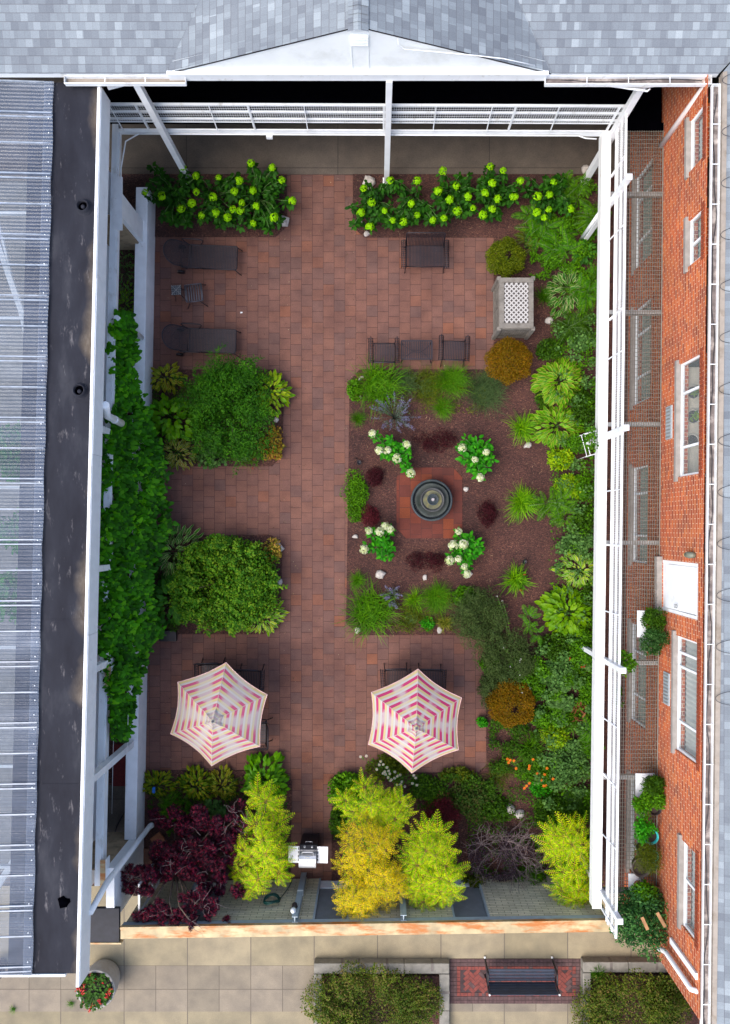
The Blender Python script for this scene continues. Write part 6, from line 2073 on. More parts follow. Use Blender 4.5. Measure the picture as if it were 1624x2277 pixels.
# ---- big shrubs of the left beds
sh, p_, d_ = shrub('willowy_shrub', 503, 908, 100, 126, 1.6, leafmat('willowy_leaf', [(.012, .07, .001), (.025, .12, .002), (.06, .20, .004)], dark=.9, clump=2.2), .085, 17000, 34, 'large feathery green shrub filling the upper left bed', 'shrub', seed=8, tm=t_flat(.28), depth=.45, lobr=.36, shoots=110, sl=.55)
sh, p_, d_ = shrub('rounded_shrub', 494, 1299, 134, 124, 1.35, leafmat('yellowish_shrub_leaf', [(.02, .10, .003), (.05, .17, .005), (.10, .24, .008), (.16, .26, .012)], dark=.8, clump=2.4), .075, 20000, 46, 'large rounded green shrub filling the lower left bed', 'shrub', seed=9, tm=t_flat(.6), depth=.45, lobr=.25, shoots=80, sl=.34)
shrub('sprawling_shrub', 602, 985, 32, 38, .5, leafmat('autumn_leaf', [(.10, .16, .01), (.28, .22, .02), (.36, .16, .02), (.18, .2, .02)]), .07, 900, 8, 'yellow and red tinged plant at the lower right of the upper left bed', 'plant', seed=10)
shrub('sprawling_shrub', 603, 1225, 24, 34, .5, leafmat('autumn_leaf_pale', [(.16, .22, .02), (.36, .28, .03), (.42, .22, .05)]), .07, 700, 7, 'yellow edged plant at the upper right corner of the lower left bed', 'plant', seed=11)
shrub('geranium_plant', 465, 1012, 32, 32, .45, G_silver, .075, 480, 8, 'round leaved silvery green plant at the bottom of the upper left bed', 'plant', seed=12, tm=t_round(), up=2.5)
shrub('geranium_plant', 470, 1808, 40, 26, .45, G_silver, .09, 300, 8, 'round leaved grey green plant above the purple maple', 'plant', seed=13, tm=t_round(), up=2.5)
shrub('fern', 392, 1805, 42, 34, .5, G_fern, .20, 240, 8, 'green fern between the olive hostas and the purple maple', 'fern', seed=14, tm=t_frond(9, .3, .07), up=1.5)


def bloomset(root_name, label, pts, mat, rad, z, cat='flowers', n=14, kind_tm=None, stem=True, eye=None, group=None):
    c = P(sum(p[0] for p in pts) / len(pts), sum(p[1] for p in pts) / len(pts), 0)
    r = empty(root_name, (c.x, c.y, .035), 0, label, cat, group)
    tl = []
    for i, (u, v) in enumerate(pts):
        q = np.array(P(u, v, z) - c) + np.array([0, 0, rng.uniform(-.04, .04)])
        tl.append(tuple(q))
        if kind_tm == 'daisy':
            a = np.arange(n) * 2 * np.pi / n; d = np.stack([np.cos(a), np.sin(a), np.full(n, .1)], 1)
            inst_mesh('flower', [t_leaf(.32, 2, .1, 0)], [(np.tile(q, (n, 1)) + d * rad * .25, d, np.tile([[rng.normal() * .2, rng.normal() * .2, 1.0]], (n, 1)), np.full(n, rad * .8))], mat, r)
            if eye:
                m = MB(); m.lathe([(rad * .30, 0), (rad * .2, rad * .2), (.0005, rad * .24)], tuple(q), 8); m.build('flower_eye', eye, r)
        else:
            bloom('flower', q, rad, mat, r, n, i)
    if stem: stems('stem', (0, 0, 0), tl, .006, M['stem_green'], r, .003, .03)
    g = rng; k = 40 * max(3, len(pts) // 3)
    idx = g.integers(0, len(tl), k); t = g.uniform(.3, .92, k)
    pp = np.array(tl)[idx] * np.stack([t, t, t * .9], 1) + g.normal(size=(k, 3)) * .03
    inst_mesh('foliage', [t_flat(.4)], [(pp, unit(g.normal(size=(k, 3)) + np.array([0, 0, -.2])), unit(g.normal(size=(k, 3)) * .4 + np.array([0, 0, 1])), g.uniform(.05, .10, k))], G_mid, r)
    return r


RED = leafmat('red_flower', [(.35, .004, .01), (.6, .01, .02)], dark=.1)
ORG = leafmat('orange_flower', [(.75, .16, .004), (.95, .28, .01)], dark=.1, trans=.1)
DAI = leafmat('white_daisy_petal', [(.72, .72, .62), (.85, .85, .78)], dark=.1)
bloomset('red_flowers', 'small red flowers at the lower right of the upper left bed', [(592, 1000), (600, 1012), (607, 1003), (597, 990), (583, 975), (566, 1020), (612, 1018), (563, 1041)], RED, .035, .35)
bloomset('red_flowers', 'red flowers at the right edge of the lower left bed', [(602, 1290), (610, 1285), (606, 1300), (612, 1294), (598, 1296)], RED, .05, .45)
bloomset('red_flowers', 'two red lily flowers in the daylily below right of the fountain', [(1167, 1277), (1158, 1312)], RED, .035, .5)
bloomset('red_flowers', 'red lily flowers against the right rail post', [(1296, 1482), (1303, 1481), (1268, 1465)], RED, .05, .55)
DZ = [(820, 50), (797, 95), (835, 68), (845, 108), (850, 125), (868, 103), (865, 142), (885, 155), (903, 150), (880, 165), (905, 110), (918, 188), (920, 135), (937, 130), (940, 187), (947, 170), (965, 200), (858, 85), (812, 68), (950, 255), (955, 285), (932, 290), (975, 312), (1030, 148), (1018, 130), (1010, 180), (1037, 190), (700, 18), (735, 15), (835, 118), (875, 120)]
bloomset('daisies', 'white daisies spilling from under the right umbrella', [(542.4 + x * .3711, 1674.7 + y * .3711) for x, y in DZ], DAI, .042, .55, 'daisies', 9, 'daisy', True, M['yellow_eye'])
OZ = [(228, 43), (250, 45), (210, 35), (217, 58), (265, 95), (372, 38), (350, 80), (347, 97), (400, 128), (445, 132), (427, 172), (500, 163), (462, 97), (350, 190), (332, 207), (317, 220), (438, 203), (455, 205)]
bloomset('marigolds', 'orange marigolds in the lower right bed', [(1054.6 + x * .3507, 1674.7 + y * .3507) for x, y in OZ], ORG, .045, .4, 'marigolds', 9, 'daisy', True, M['red'])
bloomset('small_white_flowers', 'tiny white flowers scattered over the dark feathery bush', [(1105, 1325), (1117, 1336), (1156, 1470), (1136, 1482), (1155, 1500), (1180, 1530), (1160, 1540), (1120, 1440), (1158, 1465)], DAI, .028, 1.0, 'flowers', 6)

# ---- balls and low shrubs
def ball(u, v, r, h, mat, label, n, leaf, seed, name='ball_shrub', hole=True, cat='ball shrub'):
    zc = h * .6; Rm = m_at(r, zc); c = P(u, v, zc)
    root = empty(name, (c.x, c.y, .03), 0, label, cat)
    g = np.random.default_rng(seed)
    d = unit(g.normal(size=(n, 3))); d[:, 2] = np.where(d[:, 2] < -.3, -d[:, 2], d[:, 2])
    rad = g.uniform(.72, 1.02, n) * (1 + .06 * np.sin(d[:, 0] * 7 + seed) + .05 * np.sin(d[:, 1] * 9))
    p = d * rad[:, None] * np.array([Rm, Rm, h * .5]) + np.array([0, 0, h * .5])
    if hole:
        hx_, hy_ = .06 * Rm, -.1 * Rm
        rr = np.hypot(p[:, 0] - hx_, p[:, 1] - hy_); k = (rr < Rm * .2 * g.uniform(.6, 1.3, n)) & (p[:, 2] > h * .45)
        keep = ~k; p = p[keep]; d = d[keep]
    n = len(p)
    dirs = unit(d + g.normal(size=(n, 3)) * .8)
    inst_mesh('foliage', [t_flat(.6)], [(p, dirs, unit(d + g.normal(size=(n, 3)) * .4 + np.array([0, 0, .4])), leaf * g.uniform(.7, 1.3, n))], mat, root)
    stems('stem', (0, 0, 0), [tuple(p[i] * .85) for i in g.integers(0, n, 9)], .02, M['bark'], root)
    return root


ball(1125, 573, 41, .9, BOX_G, 'clipped green ball shrub above the lattice box with a dark hole in its top', 8000, .045, 1)
ball(1132, 803, 49, .9, GOLD_BALL, 'golden ball shrub just below the lattice box', 10000, .042, 2, hole=False)
ball(1138, 1566, 52, .9, GOLD_BALL, 'golden ball shrub with a sunken top right of the lower patio', 10500, .042, 3)
shrub('green_mound', 792, 1108, 23, 62, .35, G_vivid if False else G_mid, .05, 3200, 16, 'long clipped green mound on the left edge of the fountain bed', 'mound', seed=20, tm=t_flat(.6), lobr=.8, depth=.2)
for (u, v, ru, rv, lb, sd, mt) in ((970, 978, 58, 24, 'dark red low hedge strip above the fountain', 21, DRED), (948, 1247, 56, 22, 'dark red low hedge strip below the fountain', 22, DRED),
                                   (835, 1062, 18, 20, 'small dark red tuft left of the fountain, upper one', 23, DRED), (826, 1147, 21, 24, 'small maroon tuft left of the fountain, lower one', 24, MAROON),
                                   (1083, 1143, 22, 30, 'faint dark red tuft right of the fountain', 25, DRED)):
    shrub('red_leaved_shrub', u, v, ru, rv, .35, mt, .032, 2600, 12, lb, 'low shrub', seed=sd, tm=t_flat(.6), lobr=.6, depth=.3)
shrub('barberry_bush', 985, 1818, 50, 40, .9, MAROON, .04, 6500, 18, 'dark red barberry between the golden sumacs and the bare branched bush', 'bush', seed=26, tm=t_flat(.5))
# lavender
def spikes(u, v, ru, rv, label, n, seed, h=.6):
    c = P(u, v, h * .6); root = empty('lavender_plant', (c.x, c.y, .03), 0, label, 'lavender')
    g = np.random.default_rng(seed); rx, ry = m_at(ru), m_at(rv)
    P1 = []; D1 = []; P2 = []; D2 = []; tl = []
    for i in range(n):
        a = g.uniform(0, 6.28); r_ = g.uniform(.3, 1)
        b = np.array([math.cos(a) * rx * r_ * .45, math.sin(a) * ry * r_ * .45, h * .35]); e = np.array([math.cos(a) * rx * r_, math.sin(a) * ry * r_, h * g.uniform(.7, 1.1)])
        tl.append(tuple(e))
        for k in range(34):
            t = g.uniform(.35, 1); q = b + (e - b) * t; P1.append(q + g.normal(size=3) * .012); D1.append(g.normal(size=3) + (e - b) * .8)
        for k in range(16):
            t = g.uniform(0, .6); q = b + (e - b) * t; P2.append(q + g.normal(size=3) * .03); D2.append(g.normal(size=3) + (e - b))
    n1, n2 = len(P1), len(P2)
    inst_mesh('flower_spikes', [t_flat(.5)], [(np.array(P1), unit(np.array(D1)), unit(g.normal(size=(n1, 3)) + np.array([0, 0, 1])), g.uniform(.018, .035, n1))], LAV, root)
    inst_mesh('foliage', [t_flat(.2)], [(np.array(P2), unit(np.array(D2)), unit(g.normal(size=(n2, 3)) + np.array([0, 0, 1])), g.uniform(.04, .08, n2))], SAGE if seed % 2 else G_vivid, root)
    stems('stem', (0, 0, 0), tl, .006, SAGE, root, .002, .02)


spikes(878, 925, 62, 50, 'lavender spiked plant in the top of the fountain bed', 46, 3)
spikes(872, 1325, 28, 30, 'small lavender spiked plant above the large arching grass', 20, 5)

# ---- mixed border on the right: individual plants
def ferny(u, v, r, n, label, seed, mat=G_fern, fl=.42, h=.5, name='fern', cat='fern', pairs=10, w=.34):
    zc = h * .6; Rm = m_at(r, zc); c = P(u, v, zc); root = empty(name, (c.x, c.y, .03), 0, label, cat)
    g = np.random.default_rng(seed); k = max(3, n // 9); cc = [(g.uniform(-.6, .6) * Rm, g.uniform(-.6, .6) * Rm) for _ in range(k)]
    pos = []; d = []
    for i in range(n):
        x, y = cc[i % k]; a = g.uniform(0, 6.28); el = g.uniform(-.1, .6)
        pos.append((x + .04 * math.cos(a), y + .04 * math.sin(a), h * g.uniform(.5, .9))); d.append((math.cos(a), math.sin(a), el))
    inst_mesh('foliage', [t_frond(pairs, w, .07)], [(np.array(pos), np.array(d), np.tile([[0, 0, 1.0]], (n, 1)) + g.normal(size=(n, 3)) * .2, fl * g.uniform(.6, 1.1, n))], [mat, M['stem_green']], root)
    stems('stem', (0, 0, 0), [(x, y, h * .55) for x, y in cc], .012, M['stem_green'], root, .008, .03)


ferny(1195, 505, 44, 60, 'fern patch left of the slanted drain pipe, right of the hydrangeas', 1, h=.5)
ferny(1245, 540, 40, 46, 'fern patch under the slanted drain pipe', 2)
ferny(1270, 420, 48, 54, 'fern patch at the foot of the top right post', 3, G_mid)
ferny(1300, 480, 36, 40, 'fern patch tight in the top right corner against the rail', 4, G_mid)
ferny(1305, 640, 38, 44, 'fern patch against the rail right of the white edged hosta', 5, G_fern)
ferny(1265, 725, 34, 36, 'fern patch between the white edged hosta and the daylily', 6, G_dark)
ferny(1240, 1136, 42, 50, 'fern patch right of the dense daylily', 7, G_mid)
ferny(1175, 545, 30, 22, 'thin fern beside the clipped green ball', 8, G_olive, .25)
ferny(1300, 1640, 38, 44, 'ferny weeds against the rail right of the marigolds', 9, G_fern, .35)
ferny(1235, 1555, 40, 44, 'ferny weeds right of the lower golden ball', 10, G_silver, .28)
ferny(1190, 1390, 32, 24, 'small green fern right of the large feathery bush', 11, G_fern, .3)
border = [
    (1222, 775, 30, 26, .4, G_dark, 'dark low plant above the large yellow edged hosta', t_flat(.5)),
    (1290, 740, 34, 40, .4, G_silver, 'silvery groundcover against the rail above the yellow edged hosta', t_round()),
    (1300, 900, 26, 46, .5, G_dark, 'dark groundcover between the yellow edged hostas and the rail', t_flat(.5)),
    (1265, 1080, 36, 28, .5, G_yel, 'small bright yellow green plant right of the fountain', t_flat(.5)),
    (1300, 1085, 26, 32, .5, G_mid, 'green plant against the rail beside the small bright one', t_flat(.5)),
    (1300, 1150, 26, 36, .45, G_dark, 'dark groundcover against the rail above the round leaved shrub', t_flat(.5)),
    (1288, 1208, 38, 24, .6, G_silver, 'pale green leafy shrub above the pale variegated hosta', t_round()),
    (1250, 1020, 32, 26, .5, G_yel, 'yellow green climber at the foot of the white trellis', t_flat(.5)),
    (1292, 985, 30, 22, 1.0, G_mid, 'green climber with red tips growing through the white trellis', t_flat(.5)),
    (1180, 1500, 40, 38, .6, G_mid, 'broad leaved green plant right of the feathery bush', t_flat(.5)),
    (1240, 1440, 44, 34, .5, G_dark, 'dark groundcover below the large plain hosta', t_flat(.5)),
    (1300, 1430, 30, 36, .7, G_mid, 'bushy green plant below the hosta against the rail', t_flat(.5)),
    (1240, 1505, 40, 34, .5, G_silver, 'silvery leafy patch left of the rail post', t_round()),
    (1225, 1600, 44, 34, .5, G_mid, 'mixed green groundcover below the silvery patch', t_flat(.5)),
    (1240, 1640, 36, 30, .5, G_yel, 'yellow green plant right of the daylily over the marigolds', t_flat(.35)),
    (1270, 1700, 52, 50, .55, G_silver, 'grey green leafy groundcover right of the marigolds', t_flat(.55)),
    (1195, 1715, 42, 34, .3, G_mid, 'low green foliage under the marigolds', t_flat(.5)),
    (1205, 1755, 26, 18, .35, G_vivid, 'small fresh green weed below the marigolds', t_flat(.5)),
    (1230, 1810, 46, 36, .4, G_dark, 'dark groundcover above the lime sumac', t_flat(.5)),
    (1050, 1775, 56, 50, .45, leafmat('reddish_groundcover', [(.02, .06, .006), (.045, .10, .01), (.09, .07, .02)]), 'reddish green groundcover below the right umbrella', t_flat(.5)),
    (1100, 1800, 42, 36, .4, G_dark, 'dark green groundcover above the bare branched bush', t_flat(.5)),
    (950, 1755, 40, 30, .4, G_dark, 'dark green groundcover below the daisies', t_flat(.5)),
    (1020, 1725, 44, 16, .4, G_olive, 'olive groundcover along the lower edge of the right patio', t_flat(.5)),
    (860, 1712, 56, 24, .4, G_olive, 'olive groundcover at the bottom edge of the patio behind the daisies', t_flat(.5)),
    (770, 1760, 38, 44, .55, G_mid, 'bright round leaved plant at the top left corner of the bottom right bed', t_round()),
    (752, 1835, 18, 46, .5, G_dark, 'dark hedge at the left of the golden sumac', t_flat(.5)),
    (1180, 1955, 40, 24, .5, G_mid, 'green weeds below the bare branched bush', t_flat(.5)),
    (1060, 1975, 40, 24, .6, G_olive, 'weeds with tiny red flowers right of the second sumac', t_flat(.4)),
    (1090, 1480, 22, 20, .4, G_mid, 'small green leafy tuft at the edge of the patio', t_flat(.5)),
    (1073, 1607, 12, 10, .3, G_vivid, 'tiny green tuft on the patio edge left of the lower golden ball', t_flat(.5)),
    (953, 1388, 14, 14, .3, G_vivid, 'tiny vivid green tuft at the bottom edge of the fountain bed', t_flat(.5)),
    (1035, 1325, 26, 22, .45, G_mid, 'light green seedlings above the large feathery bush', t_round()),
    (787, 862, 16, 26, .35, G_mid, 'green sprawl at the very corner of the top of the fountain bed', t_flat(.5)),
    (1310, 1340, 14, 60, .4, G_dark, 'dark groundcover squeezed between large hostas and the rail', t_flat(.5)),
    (1212, 885, 20, 34, .25, G_dark, 'thin weeds left of the yellow edged hostas', t_flat(.4)),
    (1298, 1458, 26, 30, 1.0, G_mid, 'taller green plant hiding the foot of the rail post near the red flowers', t_flat(.5)),
    (1320, 1560, 16, 60, .5, G_mid, 'green foliage pushing under the rail near the red flowers', t_flat(.5)),
]
for i, (u, v, ru, rv, h, mt, lb, tm) in enumerate(border):
    n = int(900 * (ru * rv) / 900) + 250
    shrub('groundcover_plant', u, v, ru, rv, h, mt, .075 if tm.v.shape[0] < 9 else .06, n, 9, lb, 'plant', seed=100 + i, tm=tm, up=1.2, core=.45)

gr(1228, 1760, 26, .35, DAYD, 'wispy grass below the marigolds', 120, .010, 26)
# low mixed cover filling the border
def cover(name, label, regs, n, mat, seed, tm, leaf, zh=.28, gaps=-.25):
    g = np.random.default_rng(seed); out = []
    while len(out) < n:
        (u0, u1, v0, v1) = regs[g.integers(0, len(regs))]
        u, v = g.uniform(u0, u1), g.uniform(v0, v1)
        f = math.sin(u * .11 + v * .05 + seed) + math.sin(v * .13 - u * .04) + g.normal() * .35
        if f > gaps: out.append(P(u, v, .04 + zh * g.uniform(.2, 1) * (1.1 + .4 * f)))
    p = np.array(out)
    o = inst_mesh(name, [tm], [(p, unit(g.normal(size=(n, 3)) * np.array([1, 1, .5])), unit(g.normal(size=(n, 3)) * .4 + np.array([0, 0, 1])), leaf * g.uniform(.6, 1.3, n))], mat)
    tag(o, label, 'ground cover', None, 'stuff')


cover('ground_cover', 'mixed dark green ground cover along the right railing', [(1225, 1328, 390, 1800), (1290, 1330, 390, 1960), (1180, 1320, 470, 620), (1185, 1320, 1480, 1560)], 15000, G_mid, 1, t_flat(.5), .075)
cover('ground_cover', 'silvery and pale weeds between the hostas on the right', [(1235, 1325, 700, 1500), (1190, 1320, 1420, 1800)], 5000, G_silver, 4, t_round(), .055, .34, .5)
cover('ground_cover', 'dark ground cover under the shrubs at the bottom right', [(930, 1100, 1722, 1800), (1040, 1240, 1740, 1950), (1090, 1200, 1600, 1720), (1190, 1330, 1780, 1880)], 9000, G_dark, 7, t_flat(.5), .07, .26)
cover('ground_cover', 'dark weeds under the hostas of the left beds', [(338, 440, 850, 1030), (335, 400, 1195, 1405), (325, 640, 1730, 1800)], 4500, G_dark, 8, t_flat(.5), .06, .22)
cover('ground_cover', 'thin weeds along the top edge of the fountain bed', [(790, 1080, 826, 920), (840, 1010, 1320, 1405)], 2600, G_olive, 9, t_flat(.25), .08, .2)

# red brown dying leaves
shrub('withered_plant', 1290, 1588, 20, 32, .4, leafmat('withered_leaf', [(.16, .05, .02), (.28, .09, .04), (.20, .08, .04)]), .2, 60, 5, 'withered rust brown leaves right of the lower golden ball', 'plant', seed=77, tm=t_leaf(.22, 3, .3))

# ---- sumacs
def sumac(label, tips, mat, seed, fl=.42, nf=9, base=None, h=2.0, pairs=9, w=.36, spread=.25):
    fl *= 1.15
    cu = sum(t[0] for t in tips) / len(tips); cv = sum(t[1] for t in tips) / len(tips)
    c = P(*(base or (cu, cv)), 0)
    root = empty('sumac_tree', (c.x, c.y, .03), 0, label, 'sumac tree')
    g = np.random.default_rng(seed); P_ = []; D_ = []; U_ = []; S_ = []; tl = []
    for (u, v, hh) in tips:
        q = np.array(P(u, v, hh) - c); tl.append(tuple(q - np.array([0, 0, .06])))
        a0 = g.uniform(0, 6.28)
        for k in range(nf):
            a = a0 + k * 2.39996; el = .55 - .75 * (k / nf) + g.normal() * .12
            P_.append(q + np.array([math.cos(a) * .02, math.sin(a) * .02, -.10 * k / nf])); D_.append((math.cos(a), math.sin(a), el))
            U_.append((g.normal() * .15, g.normal() * .15, 1)); S_.append(fl * (.72 + .4 * k / nf) * g.uniform(.85, 1.12))
    inst_mesh('crown', [t_frond(pairs, w * .80, .050, .45)], [(np.array(P_), np.array(D_), np.array(U_), np.array(S_))], [mat, RACH], root)
    stems('trunk', (0, 0, 0), tl, .035, M['bark'], root, .012, .10)
    k = 900; idx = g.integers(0, len(tl), k); pp = np.array(tl)[idx] + g.normal(size=(k, 3)) * .10 - np.array([0, 0, .30])
    inst_mesh('inner_leaves', [t_flat(.3)], [(pp, unit(g.normal(size=(k, 3))), unit(g.normal(size=(k, 3)) * .4 + np.array([0, 0, 1])), g.uniform(.08, .16, k))], G_mid, root)
    return root


def scatter_tips(poly_r, n, hmin, hmax, seed, mind):
    g = np.random.default_rng(seed); out = []; tries = 0
    while len(out) < n and tries < 4000:
        tries += 1
        cu, cv, ru, rv = poly_r[g.integers(0, len(poly_r))]
        a = g.uniform(0, 6.28); r_ = math.sqrt(g.uniform(0, 1)); u = cu + math.cos(a) * ru * r_; v = cv + math.sin(a) * rv * r_
        if all((u - o[0]) ** 2 + (v - o[1]) ** 2 > mind ** 2 for o in out): out.append((u, v, hmin + (hmax - hmin) * (1 - r_) + g.uniform(-.15, .15)))
    return out


sumac('lime yellow sumac left of the barbecue', [(592, 1782, 1.9), (575, 1765, 1.7), (610, 1800, 1.5), (570, 1830, 2.1), (605, 1850, 1.7), (622, 1880, 1.5), (585, 1868, 2.3), (560, 1905, 1.9), (600, 1920, 2.2), (620, 1940, 1.6), (575, 1955, 2.1), (535, 1935, 1.5), (590, 1900, 2.4), (548, 1862, 1.4), (562, 1975, 1.8), (615, 1830, 1.6), (600, 1885, 2.0), (550, 1950, 1.7), (540, 1890, 1.6), (625, 1910, 1.5)], GOLD_G, 1, .38, 10)
sumac('big golden sumac right of the barbecue', scatter_tips([(820, 1910, 66, 95), (800, 2000, 48, 42), (845, 1960, 50, 60)], 54, 1.9, 2.8, 5, 13), GOLD, 2, .26, 10, (820, 1905), pairs=7, w=.40)
sumac('lime green sumac above the big golden one', scatter_tips([(820, 1790, 55, 45), (870, 1810, 30, 40)], 17, 1.6, 2.2, 6, 17), GOLD_G, 3, .32, 10, (825, 1820))
sumac('yellow green sumac second from the barbecue', scatter_tips([(960, 1930, 48, 82), (985, 1960, 34, 50)], 24, 1.8, 2.5, 7, 18), GOLD_G, 4, .36, 10, (955, 1935))
sumac('lime sumac in the bottom right corner under the rail', scatter_tips([(1272, 1920, 42, 80), (1290, 1990, 34, 36), (1255, 1880, 32, 38)], 24, 1.5, 2.0, 8, 18), GOLD_G, 5, .38, 9, (1275, 1930))

# ---- purple maple
c = P(410, 1890, 0); root = empty('purple_maple', (c.x, c.y, .03), 0, 'dark purple cut leaf maple in the bottom left corner reaching over the rusty beam', 'maple tree')
g = np.random.default_rng(5)
lobes = []
for (u, v, ru, rv, h) in ((470, 1845, 62, 52, 1.5), (420, 1890, 66, 50, 1.7), (500, 1880, 44, 60, 1.6), (370, 1940, 60, 38, 1.9), (300, 1955, 36, 26, 1.9), (340, 2010, 44, 40, 2.3), (385, 2035, 34, 26, 2.4), (470, 1960, 52, 46, 1.9), (440, 2010, 36, 34, 2.3), (390, 1830, 40, 34, 1.2), (530, 1815, 26, 24, 1.5), (460, 2020, 20, 26, 2.3), (425, 2050, 8, 16, 2.55), (545, 1850, 18, 40, 1.5)):
    lobes.append((u, v, ru, rv, h))
P_ = []; U_ = []; D_ = []; S_ = []
for (u, v, ru, rv, h) in lobes:
    n = int(ru * rv * .50) + 40
    sub = [(u + g.normal() * ru * .55, v + g.normal() * rv * .55, g.uniform(.16, .38)) for _ in range(9)]
    for i in range(n):
        su, sv, sr = sub[g.integers(0, 9)]
        a = g.uniform(0, 6.28); r_ = math.sqrt(g.uniform(0, 1)) * sr * ru * 1.1
        z = h * (1 - .10 * (r_ / ru) ** 2) + g.uniform(-.30, .04)
        q = np.array(P(su + math.cos(a) * r_, sv + math.sin(a) * r_, z) - c)
        P_.append(q); D_.append((g.normal(), g.normal(), g.uniform(-.9, .1))); U_.append((g.normal() * .3, g.normal() * .3, 1)); S_.append(g.uniform(.06, .11))
inst_mesh('crown', [t_palm(5, .20)], [(np.array(P_), unit(np.array(D_)), unit(np.array(U_)), np.array(S_))], PURP, root)
m = MB()
for (u, v, ru, rv, h) in lobes:
    e = np.array(P(u, v, h) - c)
    m.tube(chaikin([(0, 0, 0), (e[0] * .2, e[1] * .2, h * .55), (e[0] * .6, e[1] * .55, h * .92), tuple(e)]), [.05, .042, .034, .026, .02, .014, .010, .008, .006, .005][:len(chaikin([(0,0,0)]*4))], 6) if False else m.tube([(0, 0, 0), (e[0] * .2, e[1] * .2, h * .55), (e[0] * .6, e[1] * .55, h * .92), tuple(e)], [.05, .035, .018, .007], 6)
m.build('trunk', M['bark'], root)
m = MB()
for i in range(70):
    (u, v, ru, rv, h) = lobes[g.integers(0, len(lobes))]
    e = np.array(P(u + g.normal() * ru * .4, v + g.normal() * rv * .4, h + .05) - c); d = g.normal(size=2); d /= np.hypot(*d); ln = g.uniform(.15, .45)
    pts = [tuple(e)]; x = e.copy(); ang = math.atan2(d[1], d[0])
    for k in range(4): ang += g.normal() * .4; x = x + np.array([math.cos(ang), math.sin(ang), g.uniform(-.1, .08)]) * ln / 4; pts.append(tuple(x))
    m.tube(pts, [.006, .005, .004, .003, .002], 4)
m.build('twigs', M['pale_twig'], root)

# ---- bare branched bush
c = P(1118, 1890, 0); root = empty('bare_branched_bush', (c.x, c.y, .03), 0, 'bush of bare pale twigs and dusky purple leaves in the bottom right bed', 'bush')
m = MB()
def twig(p, a, el, ln, r_, dep):
    pts = [tuple(p)]; x = np.array(p, float); a_ = a
    for k in range(4):
        a_ += g.normal() * .22; x = x + np.array([math.cos(a_) * math.cos(el), math.sin(a_) * math.cos(el), math.sin(el)]) * ln / 4; pts.append(tuple(x))
        if dep > 0 and k > 0: 
            for s in (-1, 1):
                if g.uniform() < .75: twig(x, a_ + s * g.uniform(.4, .9), el + g.uniform(-.2, .2), ln * .58, r_ * .5, dep - 1)
    m.tube(pts, [r_, r_ * .85, r_ * .7, r_ * .55, r_ * .35], 5, cap=False)
for i in range(15):
    a = i * .42 + g.normal() * .1; twig((math.cos(a) * .05, math.sin(a) * .05, .05), a, g.uniform(.35, .95), g.uniform(.75, 1.05), .013, 2)
for (uu, vv) in ((1150, 1880), (1165, 1905), (1130, 1870), (1070, 1875)):
    q = P(uu, vv, .6) - c
    for i in range(7): twig(tuple(q), g.uniform(0, 6.28), .3, .42, .010, 1)
m.build('branches', M['pale_twig'], root)
n = 9000; a = g.uniform(0, 6.28, n); rr = np.sqrt(g.uniform(0, 1, n)); x = np.cos(a) * rr * .92 - .1; y = np.sin(a) * rr * .68
p_ = np.stack([x, y, .35 + .55 * (1 - rr ** 2) * g.uniform(.3, 1, n)], 1)
k = (np.sin(x * 7 + 1) + np.sin(y * 8) + g.normal(size=n) * .5) > -.2; p_ = p_[k]; n = len(p_)
inst_mesh('foliage', [t_flat(.5)], [(p_, unit(g.normal(size=(n, 3))), unit(g.normal(size=(n, 3)) * .5 + np.array([0, 0, 1])), g.uniform(.02, .05, n))],
          leafmat('dusky_purple_leaf', [(.03, .02, .03), (.055, .035, .055), (.10, .065, .09)]), root)

# ---- vine over the west beam
poly = [(262, 695), (272, 690), (298, 740), (300, 860), (330, 935), (352, 1000), (368, 1060), (362, 1120), (378, 1170), (352, 1210), (335, 1260), (330, 1340), (345, 1390), (368, 1400), (330, 1432), (320, 1470), (300, 1530), (288, 1590), (282, 1640), (250, 1640), (246, 1560), (243, 1480), (222, 1440), (216, 1400), (218, 1230), (228, 1000), (240, 930), (250, 880), (248, 800), (245, 740)]
def inside(u, v, pl):
    c_ = False; j = len(pl) - 1
    for i in range(len(pl)):
        if ((pl[i][1] > v) != (pl[j][1] > v)) and (u < (pl[j][0] - pl[i][0]) * (v - pl[i][1]) / (pl[j][1] - pl[i][1]) + pl[i][0]): c_ = not c_
        j = i
    return c_
root = empty('climbing_vine', (LX(0) - .2, 0, .04), 0, 'big green vine smothering the white beam and low wall on the left', 'vine')
g = np.random.default_rng(9); P_ = []; 
def vz(u, v):
    x = (u - 218) / 150.0
    z = 2.75 - 1.9 * max(0, min(1, x)) ** 1.2
    return z + .12 * math.sin(u * .09 + v * .031) + .10 * math.sin(v * .055)
while len(P_) < 8000:
    u = g.uniform(205, 385); v = g.uniform(685, 1650)
    if inside(u + g.normal() * 5, v + g.normal() * 5, poly) and math.sin(u * .10 + 1.3 * math.sin(v * .05)) + math.sin(v * .071 + u * .03) + g.normal() * .3 > -1.25:
        z = vz(u, v) - abs(g.normal()) * .10
        P_.append(np.array(P(u, v, z)) - np.array(root.location))
n = len(P_); P_ = np.array(P_)
up = unit(np.stack([np.full(n, .35), g.normal(size=n) * .3, np.full(n, 1.0)], 1) + g.normal(size=(n, 3)) * .28)
d = unit(np.stack([g.normal(size=n) + .5, g.normal(size=n), np.full(n, -.3)], 1))
inst_mesh('foliage', [t_ivy()], [(P_, d, up, g.uniform(.09, .21, n))], G_ivy, root)
m = MB()
